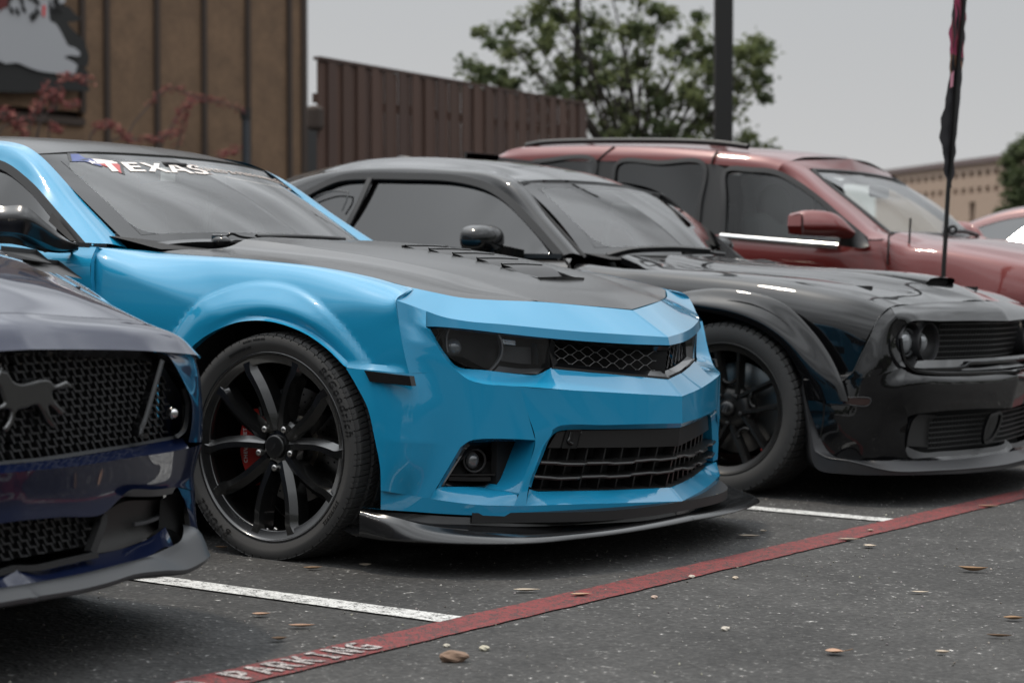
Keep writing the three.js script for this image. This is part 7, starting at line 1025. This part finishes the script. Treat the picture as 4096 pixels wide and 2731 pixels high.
    for (const z of [0.37, -0.37]) { const se = new THREE.Group(); se.name = 'seat'; car.add(se); const b = box(0.16, 0.7, 0.52, 0, 0, 0, 0.06); b.rotateZ(0.25); b.translate(-1.95, 0.8, z); mesh('backrest', b, M.cabinGrey, se); mesh('headrest', box(0.11, 0.2, 0.26, -2.06, 1.2, z, 0.045), M.cabinGrey, se); }
    mesh('floor_pan', box(2.6, 0.05, 1.6, -1.9, 0.3, 0), M.cabin, car); mesh('rear_shelf', box(0.9, 0.04, 1.5, -2.9, 1.0, 0), M.cabin, car);
    const rg = new Skin([-2.6, 0.6, 0]); rg.loft([[[-2.76, 1.375, 0], [-2.76, 1.35, 0.45], [-2.77, 1.27, 0.64]], [[-3.1, 1.08, 0], [-3.1, 1.08, 0.4], [-3.06, 1.08, 0.74]]], 10, 4); mesh('rear_window', fin(rg, 30), M.tintLight, car);
    const rm = box(0.03, 0.06, 0.23, -1.1, 1.2, 0, 0.02); mesh('rear_view_mirror', rm, M.cabin, car); }
  for (const x of [0, -2.946]) for (const s of [1, -1]) { const g = new THREE.CylinderGeometry(0.43, 0.43, 0.4, 36, 1, true, -Math.PI * 0.62, Math.PI * 1.24); g.rotateX(Math.PI / 2); g.rotateZ(Math.PI); g.translate(x, 0.37, s * 0.8); mesh('arch_liner', merge([g, box(0.9, 0.74, 0.02, x, 0.5, s * 0.6)]), M.liner, car); }
  mesh('underbody', merge([box(4.4, 0.06, 1.2, -1.8, 0.2, 0), box(1.96, 0.06, 1.8, -1.47, 0.2, 0), box(0.5, 0.4, 1.1, 0.3, 0.5, 0), box(0.45, 0.03, 1.3, 0.42, 0.165, 0), box(0.03, 0.75, 1.5, -0.78, 0.55, 0), box(0.25, 0.05, 0.5, 0.6, 0.14, 0.5)]), M.liner, car);
  // ----- wheels: five U shaped double spokes
  const uWheel = (x, s, front) => {
    const w = new THREE.Group(); w.name = 'wheel'; w.position.set(x, 0.352, s * 0.995); if (s < 0) w.rotation.y = Math.PI; car.add(w);
    const R = 0.361, rim = 0.276, NB = 66, groove = (a, z, t, r0) => { if (!t) { const k = a / 6.28318 * NB, f = k - Math.floor(k); return r0 > 0.343 && f < 0.14 && z < 0.013 ? 0.006 : 0; } const k = a / 6.28318 * NB + z * 4, f = k - Math.floor(k); let d = f < 0.16 ? 0.007 : 0; for (const g of [-0.06, -0.12, -0.19, -0.25]) if (Math.abs(z - g) < 0.005) d = 0.007; return d; };
    mesh('tyre', tyreGeo(R, 0.3, rim, front ? 660 : 80, front ? groove : null), M.rubber, w);
    mesh('rim', rimGeo(rim, 0.29, 0.02), M.graphite, w);
    mesh('hub', lathe([[0, -0.055], [0.055, -0.055], [0.095, -0.07], [0.1, -0.1], [0.09, -0.14]], 48), M.graphite, w);
    for (let k = 0; k < 5; k++) { const m = (18 + 72 * k) * Math.PI / 180, A = []; for (const q of [-1, 1]) A.push(spokeGeo([[0.07, m + q * 0.5, 0.013, -0.052, -0.1], [0.12, m + q * 0.335, 0.012, -0.045, -0.095, q * 0.2], [0.19, m + q * 0.245, 0.0115, -0.032, -0.085, q * 0.2], [0.245, m + q * 0.215, 0.0125, -0.022, -0.075, q * 0.2], [0.268, m + q * 0.205, 0.015, -0.02, -0.07]], 0.5)); A.push(spokeGeo([[0.255, m - 0.215, 0.011, -0.022, -0.07], [0.259, m, 0.011, -0.022, -0.07], [0.255, m + 0.215, 0.011, -0.022, -0.07]], 0.5)); const c = new THREE.TorusGeometry(0.028, 0.01, 8, 20, Math.PI); c.scale(1, 0.7, 1); c.rotateZ(Math.PI / 2); c.translate(0.125, 0, -0.052); c.rotateZ(m); A.push(c); mesh('spoke', merge(A), M.graphite, w); const n = m + Math.PI / 5; mesh('lug_nut', hexNut(0.062 * Math.cos(n), 0.062 * Math.sin(n), -0.05, 0.012, 0.016), M.trim, w); }
    const cap = mesh('centre_cap', lathe([[0, -0.022], [0.02, -0.024], [0.032, -0.032], [0.037, -0.045], [0.037, -0.06]], 40), M.capBlack, w); { const b = [-0.006, 0.006].map((d) => { const g = box(0.006, 0.03, 0.002, d, 0, -0.0225); g.applyMatrix4(new THREE.Matrix4().makeShear(0, 0, 0.35, 0, 0, 0)); return g; }); b.forEach((g) => mesh('emblem_stripe', g, M.matteGrey, cap)); }
    if (front) { mesh('brake_disc', lathe([[0.09, -0.14], [0.19, -0.14], [0.19, -0.17]], 60), M.disc, w); mesh('disc_hat', lathe([[0.06, -0.12], [0.085, -0.12], [0.093, -0.14]], 48), M.steel, w); const st = new THREE.CylinderGeometry(0.005, 0.005, 0.03, 10); st.rotateZ(1.1); st.translate(0.175, -0.165, -0.04); mesh('valve_cap', st, M.caliper, w); }
    return w;
  };
  uWheel(-0.025, 1, true); uWheel(-2.95, 1, false); uWheel(-0.025, -1, false); uWheel(-2.95, -1, false);
}

// ---------- the red wagon behind the black coupe ----------
{
  M.redPaint = phy(lin(0.13, 0.013, 0.011), 0.36, 0.1, { specularIntensity: 0.5, clearcoat: 1, clearcoatRoughness: 0.05 });
  const car = thing('red_wagon', 'tall red wagon with roof rails and chrome belt strip behind the black coupe', 'car', [0,0,-5.45], 0);
  const fin = (s, d) => s.mirror().geo(d), ref = [-1.6, 0.7, 0];
  const beltY = [[-0.347,1.103,0.85], [-0.483,1.096,0.87], [-0.611,1.08,0.9], [-1.33,1.12,0.91], [-1.9, 1.15, 0.91], [-2.6, 1.18, 0.9], [-3.3, 1.2, 0.86]];
  const b = new Skin(ref);
  b.loft([beltY, beltY.map((p) => [p[0], p[1] - 0.07, p[2] + 0.025]), [[-0.3, 0.85, 0.9], [-0.45, 0.85, 0.91], [-0.6, 0.85, 0.92], [-1.3, 0.85, 0.93], [-1.9, 0.86, 0.93], [-2.6, 0.88, 0.93], [-3.35, 0.9, 0.88]], [[-0.3, 0.4, 0.88], [-0.45, 0.4, 0.89], [-0.6, 0.4, 0.9], [-1.3, 0.4, 0.9], [-1.9, 0.4, 0.9], [-2.6, 0.45, 0.91], [-3.35, 0.45, 0.86]], [[-0.3, 0.25, 0.85], [-0.45, 0.25, 0.85], [-0.6, 0.25, 0.85], [-1.3, 0.25, 0.85], [-1.9, 0.25, 0.85], [-2.6, 0.3, 0.86], [-3.3, 0.3, 0.82]]], 40, 5, { by: 'i' });
  b.loft([[[-3.3, 1.2, 0.86], [-3.42, 1.2, 0]], [[-3.35, 0.9, 0.88], [-3.5, 0.9, 0]], [[-3.35, 0.45, 0.86], [-3.5, 0.45, 0]], [[-3.3, 0.3, 0.82], [-3.4, 0.3, 0]]], 10, 4);
  mesh('side_body', fin(b, 35), M.redPaint, car);
  const f = new Skin(ref);
  const hs = [[-0.36,1.12,0.82], ...[[-0.236,1.09,0.78],[-0.027,1.073,0.78],[0.376,1.009,0.76]], [0.62, 0.955, 0.72], [0.86, 0.88, 0.66]];
  f.loft([hs, hs.map((p, i) => [p[0] - 0.01, p[1] - 0.035, p[2] + 0.075]), [[-0.31, 0.85, 0.9], [-0.2, 0.85, 0.905], [0.0, 0.84, 0.91], [0.3, 0.83, 0.91], [0.6, 0.81, 0.86], [0.83, 0.78, 0.76]], [[-0.31, 0.4, 0.88], [-0.3, 0.5, 0.9], [-0.1, 0.74, 0.91], [0.2, 0.72, 0.91], [0.5, 0.5, 0.88], [0.82, 0.45, 0.76]]], 40, 6, { by: 'i' });
  const fg = f.geo(40); mesh('fender', fg, M.redPaint, car); mesh('fender', mirrorGeo(fg), M.redPaint, car);
  const h = new Skin(ref); h.loft([hs, hs.map((p, i) => [p[0] + 0.02 * i / 5, p[1] + 0.03, p[2] * 0.8]), hs.map((p, i) => [p[0] + 0.05, p[1] + [0.02, 0.045, 0.05, 0.05, 0.04, 0.02][i], 0])], 30, 5); mesh('hood', fin(h, 40), M.redPaint, car);
  const nz = new Skin(ref); nz.loft([[[0.86, 0.88, 0.66], [0.94, 0.9, 0]], [[0.83, 0.78, 0.76], [0.98, 0.78, 0]], [[0.82, 0.45, 0.76], [0.98, 0.45, 0]], [[0.75, 0.3, 0.74], [0.92, 0.3, 0]]], 12, 5); mesh('bumper', fin(nz, 40), M.redPaint, car);
  // roof and pillars
  const edge = [[-2.962,1.599,0.74], [-2.868,1.635,0.74], [-2.636,1.645,0.74], [-2.147,1.641,0.74], [-1.66,1.62,0.735], [-1.175,1.574,0.72], [-1.021,1.544,0.7]];
  const wtop = [[-2.935,1.584,0.78], [-2.695,1.56,0.79], [-2.602,1.56,0.79], [-2.088,1.55,0.79], [-1.519,1.531,0.785], [-1.22,1.501,0.775], [-1.062,1.482,0.765]];
  const r = new Skin([-1.8, 1, 0]);
  r.loft([wtop, edge.map((p, i) => { const q = V(p).clone().lerp(V(wtop[i]), 0.5); q.z += 0.012; return q; }), edge], 50, 4, { by: 'i' });
  r.loft([edge, edge.map((p, i) => [p[0], p[1] + 0.03, p[2] * 0.75]), edge.map((p, i) => [p[0] + (i > 4 ? 0.04 : 0), p[1] + 0.045, p[2] * 0.4]), edge.map((p, i) => [p[0] + (i > 4 ? 0.06 : 0), p[1] + 0.05, 0])], 50, 4, { by: 'i' });
  const wsT = [[-0.915, 1.508, 0], [-0.925, 1.505, 0.3], [-0.939,1.497,0.586]], wsB = [[-0.36, 1.142, 0], [-0.38, 1.14, 0.3], [-0.42,1.134,0.64]];
  r.loft([[edge[6], [edge[6][0] + 0.06, edge[6][1] + 0.05, 0]], [wsT[2], wsT[0]]], 14, 4);
  mesh('roof', fin(r, 40), M.redPaint, car);
  const ap = new Skin([-1.8, 1, 0]); const apo = [[-1.062,1.482,0.765],[-0.933,1.418,0.78],[-0.77,1.32,0.81],[-0.643,1.226,0.83],[-0.476,1.112,0.86],[-0.351,1.111,0.84]], api = [[-1.021,1.544,0.7],[-0.945,1.509,0.65],[-0.799,1.402,0.64],[-0.64,1.293,0.65],[-0.496,1.188,0.66],[-0.411,1.134,0.66]]; ap.loft([apo, apo.map((p, i) => { const q = V(p).clone().lerp(V(api[i]), 0.5); q.z += 0.03; q.y += 0.01; return q; }), api], 30, 5, { by: 'i' }); const ag = ap.geo(40); mesh('windscreen_pillar', ag, M.redPaint, car); mesh('windscreen_pillar', mirrorGeo(ag), M.redPaint, car);
  const ws = new Skin([-1.8, 1, 0]); ws.loft([wsT, wsT.map((p, i) => { const q = V(p).clone().lerp(V(wsB[i]), 0.5); q.x += 0.02; q.y += 0.03; return q; }), wsB], 20, 6); mesh('windscreen', fin(ws, 40), M.clear, car);
  const wsl = tube([[-0.934,1.492,0.588],[-0.787,1.387,0.6],[-0.623,1.277,0.62],[-0.418,1.132,0.645]], 0.016, 16, 6); const wsl2 = tube([wsT[2], wsT[1], wsT[0], ...mz([wsT[1], wsT[2]])], 0.012, 16, 6); const wsl3 = tube([wsB[2], wsB[1], wsB[0], ...mz([wsB[1], wsB[2]])], 0.02, 16, 6); mesh('windscreen_seal', merge([wsl, mirrorGeo(wsl), wsl2, wsl3]), M.trim, car);
  // side glass: front window clear, the rest dark
  const fw = new Skin([-1.8, 1, 0]); fw.loft([[[-1.398,1.493,0.775],[-1.223,1.491,0.77],[-1.089,1.477,0.76],[-0.932,1.411,0.775],[-0.771,1.312,0.8],[-0.643,1.221,0.825],[-0.505,1.123,0.85]], [[-1.337,1.137,0.885],[-1.197,1.127,0.886],[-1.053,1.114,0.888],[-0.918,1.105,0.888],[-0.785,1.095,0.886],[-0.65,1.089,0.88],[-0.511,1.101,0.86]]], 24, 4, { by: 'i' }); const fwg = fw.geo(40); mesh('front_window', fwg, M.glassGreen = phy(lin(0.8, 0.84, 0.82), 0, 0, { transmission: 1, thickness: 0, ior: 1.5 }), car); mesh('front_window', mirrorGeo(fwg), M.glassGreen, car);
  const rw = new Skin([-1.8, 1, 0]); rw.loft([[[-2.111,1.539,0.78],[-1.881,1.536,0.78],[-1.534,1.525,0.775]], [[-2.147,1.113,0.885],[-1.875,1.104,0.888],[-1.493,1.102,0.89]]], 12, 4, { by: 'i' }); const rwg = rw.geo(40); mesh('rear_window', rwg, M.tint, car); mesh('rear_window', mirrorGeo(rwg), M.tint, car);
  const qw = new Skin([-1.8, 1, 0]); qw.loft([[[-2.716,1.554,0.78],[-2.502,1.555,0.78],[-2.242,1.549,0.78]], [[-2.728,1.229,0.86],[-2.542,1.199,0.87],[-2.304,1.188,0.88]]], 12, 4, { by: 'i' }); const qwg = qw.geo(40); mesh('quarter_window', qwg, M.tint, car); mesh('quarter_window', mirrorGeo(qwg), M.tint, car);
  const post = new Skin([-1.8, 1, 0]); post.loft([[[-1.531,1.53,0.782],[-1.459,1.527,0.784],[-1.388,1.506,0.782]], [[-1.488,1.09,0.9],[-1.403,1.088,0.902],[-1.325,1.114,0.9]]], 8, 4, { by: 'i' }); post.loft([[[-2.246,1.553,0.786],[-2.176,1.552,0.787],[-2.095,1.547,0.785]], [[-2.309,1.082,0.9],[-2.24,1.082,0.9],[-2.131,1.083,0.9]]], 8, 4, { by: 'i' }); post.loft([[wtop[0], wtop[1], wtop[2]], [[-3.25, 1.2, 0.86], [-3.05, 1.2, 0.875], [-2.95, 1.2, 0.88]]], 8, 4, { by: 'i' }); const pg = post.geo(40); mesh('door_pillar', pg, M.trim, car); mesh('door_pillar', mirrorGeo(pg), M.trim, car);
  const fr = bar([[-1.329,1.114,0.893],[-1.356,1.319,0.84],[-1.381,1.486,0.782],[-1.22,1.49,0.776],[-1.073,1.475,0.768],[-0.928,1.411,0.782],[-0.768,1.312,0.806],[-0.634,1.216,0.832],[-0.475,1.107,0.862]], 0.03, 0.022, 40, [0, 0.4, 1]), fr2 = bar([[-1.325,1.126,0.895],[-1.048,1.103,0.897],[-0.78,1.085,0.895],[-0.588,1.078,0.885]], 0.02, 0.026, 16), fr3 = bar([[-2.154,1.107,0.885],[-2.105,1.378,0.83],[-2.094,1.537,0.786],[-1.81,1.536,0.788],[-1.523,1.526,0.784],[-1.507,1.29,0.85],[-1.494,1.102,0.895]], 0.026, 0.02, 40, [0, 0.4, 1]), fr4 = bar([[-2.715,1.411,0.82],[-2.704,1.539,0.786],[-2.603,1.556,0.788],[-2.251,1.551,0.788],[-2.273,1.319,0.845]], 0.026, 0.02, 30, [0, 0.4, 1]); mesh('window_frame', merge([fr, fr2, fr3, fr4]), M.trim, car); mesh('window_frame', mirrorGeo(merge([fr, fr2, fr3, fr4])), M.trim, car);
  const ch = tube([[-1.333,1.113,0.915],[-1.087,1.096,0.917],[-0.842,1.08,0.917],[-0.611,1.065,0.912]], 0.019, 30, 12); mesh('chrome_strip', ch, M.chrome, car); mesh('chrome_strip', mirrorGeo(ch), M.chrome, car);
  for (const s of [1, -1]) { const rl = tube([[-2.8, 1.655, 0.7], [-2.7, 1.672, 0.69], [-2.0, 1.675, 0.68], [-1.5, 1.655, 0.68], [-1.3, 1.63, 0.67]].map((p) => [p[0], p[1], p[2] * s]), 0.017, 30, 8); mesh('roof_rail', rl, M.trim, car); }
  // seams across the roof side
  for (const P of [[[-2.233,1.551,0.795],[-2.183,1.599,0.778],[-2.143,1.639,0.748]], [[-1.466,1.526,0.795],[-1.46,1.573,0.778],[-1.454,1.601,0.748]], [[-0.342,1.119,0.86],[-0.315,1.048,0.925],[-0.314,0.968,0.93]]]) mesh('seam', tube(P, 0.006, 10, 5), M.dark, car);
  // mirror
  { const s = new Skin([-0.6, 1.15, 1.0]); const c = [[-0.747,1.234,1.1],[-0.733,1.25,1.08],[-0.609,1.246,1.03],[-0.563,1.222,1],[-0.515,1.158,0.96]], d = [[-0.74,1.169,1.12],[-0.717,1.169,1.11],[-0.593,1.171,1.06],[-0.547,1.162,1.02],[-0.504,1.137,0.97]], e = [[-0.741,1.126,1.1],[-0.713,1.124,1.09],[-0.601,1.118,1.04],[-0.554,1.114,1],[-0.514,1.11,0.96]]; s.loft([sh(c, [-0.08, -0.01, 0]), c, d.map((p) => [p[0] + 0.02, p[1], p[2] + 0.01]), e, sh(e, [-0.08, 0.0, 0])], 24, 6, { by: 'i' }); s.grid([rs(sh(c, [-0.08, -0.01, 0]), 8), rs(sh(e, [-0.08, 0, 0]), 8)]); s.grid([[c[0], d[0], e[0]].map(V), [sh([c[0]], [-0.08, -0.01, 0])[0], sh([d[0]], [-0.08, 0, 0])[0], sh([e[0]], [-0.08, 0, 0])[0]]]); const g = s.geo(40); mesh('door_mirror', g, M.redPaint, car);
    const t = new Skin([-0.6, 1.1, 0.9]); t.loft([[[-0.575,1.106,0.98],[-0.53,1.123,0.95],[-0.502,1.144,0.87],[-0.46,1.101,0.87]], [[-0.594,1.066,0.93],[-0.54,1.062,0.925],[-0.472,1.057,0.92],[-0.433,1.069,0.91]]], 14, 4, { by: 'i' }); mesh('mirror_foot', t.geo(40), M.trim, car); mesh('door_mirror', mirrorGeo(g), M.redPaint, car); }
  mesh('aerial', tube([[-0.249,1.224,0.79],[-0.251,1.149,0.79],[-0.252,1.087,0.79]], 0.006, 4, 6), M.trim, car);
  mesh('wiper_blade', tube([[-0.33, 1.165, 0.1], [-0.31, 1.175, -0.15], [-0.34, 1.16, -0.45]], 0.012, 10, 6), M.trim, car);
  mesh('washer_jet', tube([[-0.049,1.12,0.1],[-0.002,1.114,0.1],[0.085,1.107,0.1]], 0.008, 4, 6), M.trim, car);
  // cabin
  for (const z of [0.38, -0.38]) { const se = new THREE.Group(); se.name = 'seat'; car.add(se); const k = box(0.16, 0.62, 0.5, 0, 0, 0, 0.06); k.rotateZ(0.2); k.translate(-1.25, 0.95, z); mesh('backrest', k, M.cabinGrey, se); const hd = new THREE.SphereGeometry(0.12, 20, 14); hd.scale(0.8, 1.05, 1.05); hd.translate(-1.27, 1.3, z); mesh('headrest', hd, M.cabinGrey, se); }
  mesh('rear_bench', box(0.2, 0.8, 1.4, -2.15, 0.95, 0, 0.06), M.cabin, car); mesh('dashboard', box(0.6, 0.2, 1.5, -0.55, 1.03, 0, 0.08), M.cabin, car);
  mesh('paper', (() => { const g = box(0.22, 0.004, 0.3, -0.52, 1.145, 0.35); return g; })(), M.white, car);
  mesh('rear_view_mirror', box(0.03, 0.07, 0.25, -0.78, 1.4, 0.0, 0.02), M.cabin, car);
  const sw = new THREE.TorusGeometry(0.18, 0.016, 10, 32); sw.rotateY(Math.PI / 2); sw.rotateZ(0.5); sw.translate(-0.95, 1.08, -0.38); mesh('steering_wheel', sw, M.cabin, car);
  mesh('underbody', merge([box(3.6, 0.5, 1.2, -1.6, 0.5, 0), box(2.2, 0.3, 1.7, -1.4, 0.4, 0)]), M.liner, car);
  const tr = box(0.02, 0.45, 1.4, -3.25, 1.4, 0); mesh('tailgate_glass', tr, M.tint, car);
  for (const x of [0.08, -2.6]) for (const s of [1, -1]) plainWheel(car, x, 0.34, s * 0.9, 0.34, 0.22, s, M.graphite);
}
// ---------- a darker red saloon at the right edge, mostly hidden ----------
{
  const car = thing('maroon_saloon', 'dark maroon saloon car with dark windows, cut off by the right edge', 'car', [0, 0, -8.3], 0);
  M.maroon = phy(lin(0.11, 0.014, 0.013), 0.3, 0.2, { clearcoat: 1, clearcoatRoughness: 0.05 });
  const ref = [-0.6, 0.6, 0], o = 1.35, fin = (s, d) => s.mirror().geo(d), T = (a) => a.map((p) => [p[0] + o, p[1], p[2]]);
  const belt = T([[0.85, 0.72, 0.7], [0.3, 0.9, 0.86], [-0.4, 0.98, 0.88], [-1.4, 1.0, 0.89], [-2.4, 1.03, 0.88], [-3.4, 1.02, 0.8]]);
  const b = new Skin(ref); b.loft([belt, belt.map((p) => [p[0], p[1] - 0.15, p[2] + 0.04]), belt.map((p) => [p[0], 0.5, p[2] + 0.03]), belt.map((p) => [p[0], 0.25, p[2] - 0.02])], 40, 5); b.loft([belt, belt.map((p) => [p[0] + 0.05, p[1] + 0.04, 0])], 40, 6); mesh('body', fin(b, 35), M.maroon, car);
  const rt = T([[-0.55, 1.0, 0.74], [-1.2, 1.34, 0.56], [-1.7, 1.39, 0.55], [-2.2, 1.36, 0.56], [-2.9, 1.06, 0.72]]);
  const r = new Skin(T([[-1.6, 0.9, 0]])[0]); r.loft([rt.map((p) => [p[0], p[1] - 0.06, p[2] + 0.05]), rt, rt.slice().map((p) => [p[0], p[1] + 0.03, p[2] * 0.5]), rt.map((p) => [p[0], p[1] + 0.04, 0])], 30, 4, { by: 'i' }); mesh('roof', fin(r, 40), M.maroon, car);
  const g = new Skin(ref); g.loft([rt.map((p) => [p[0], p[1] - 0.06, p[2] + 0.045]), T([[-0.45, 0.99, 0.86], [-1.1, 1.0, 0.87], [-1.7, 1.01, 0.87], [-2.3, 1.02, 0.87], [-3.0, 1.03, 0.83]])], 20, 4, { by: 'i' }); mesh('side_window', fin(g, 40), M.tint, car);
  mesh('underbody', box(3.6, 0.4, 1.5, o - 1.3, 0.45, 0), M.liner, car);
  for (const x of [0, -2.65]) for (const s of [1, -1]) plainWheel(car, x + o, 0.33, s * 0.88, 0.33, 0.21, s, M.graphite);
}

// ---------- the far side of the lot, behind the viewer: it shows only as reflections in paint and glass ----------
{
  const g = [], t = [];
  seed = 4242;
  for (let i = 0; i < 46; i++) { const a = lerp(-1.25, 2.2, i / 45), D = rr(34, 42), x = D * Math.cos(a), z = D * Math.sin(a), h = rr(3.2, 6.4), r = rr(1.6, 2.6); for (let k = 0; k < 7; k++) g.push([x + rr(-r, r), h * rr(0.3, 1) + 0.4, z + rr(-r, r), rr(1.0, 1.6)]); t.push(bar([[x, 0, z], [x + 0.2, h * 0.7, z]], 0.3, 0.3, 3, [1, 0, 0])); }
  const far = mesh('far_trees', leafCloud(g, 60, 0.7, 4243), treeMats.leafB); tag(far, 'line of trees along the far side of the lot, seen as reflections', 'trees', null, 'stuff'); mesh('trunk', merge(t), treeMats.bark, far);
  const ob = thing('low_building', 'long low dark building across the lot, seen only as a reflection', 'building', [46, 0, 4], 0); mesh('wall', box(8, 5, 60, 0, 2.5, 0), std(lin(0.09, 0.075, 0.065), 0.9), ob); mesh('roof', box(9, 0.5, 61, 0, 5.25, 0), M.cap, ob);
}

renderer.render(scene, camera);
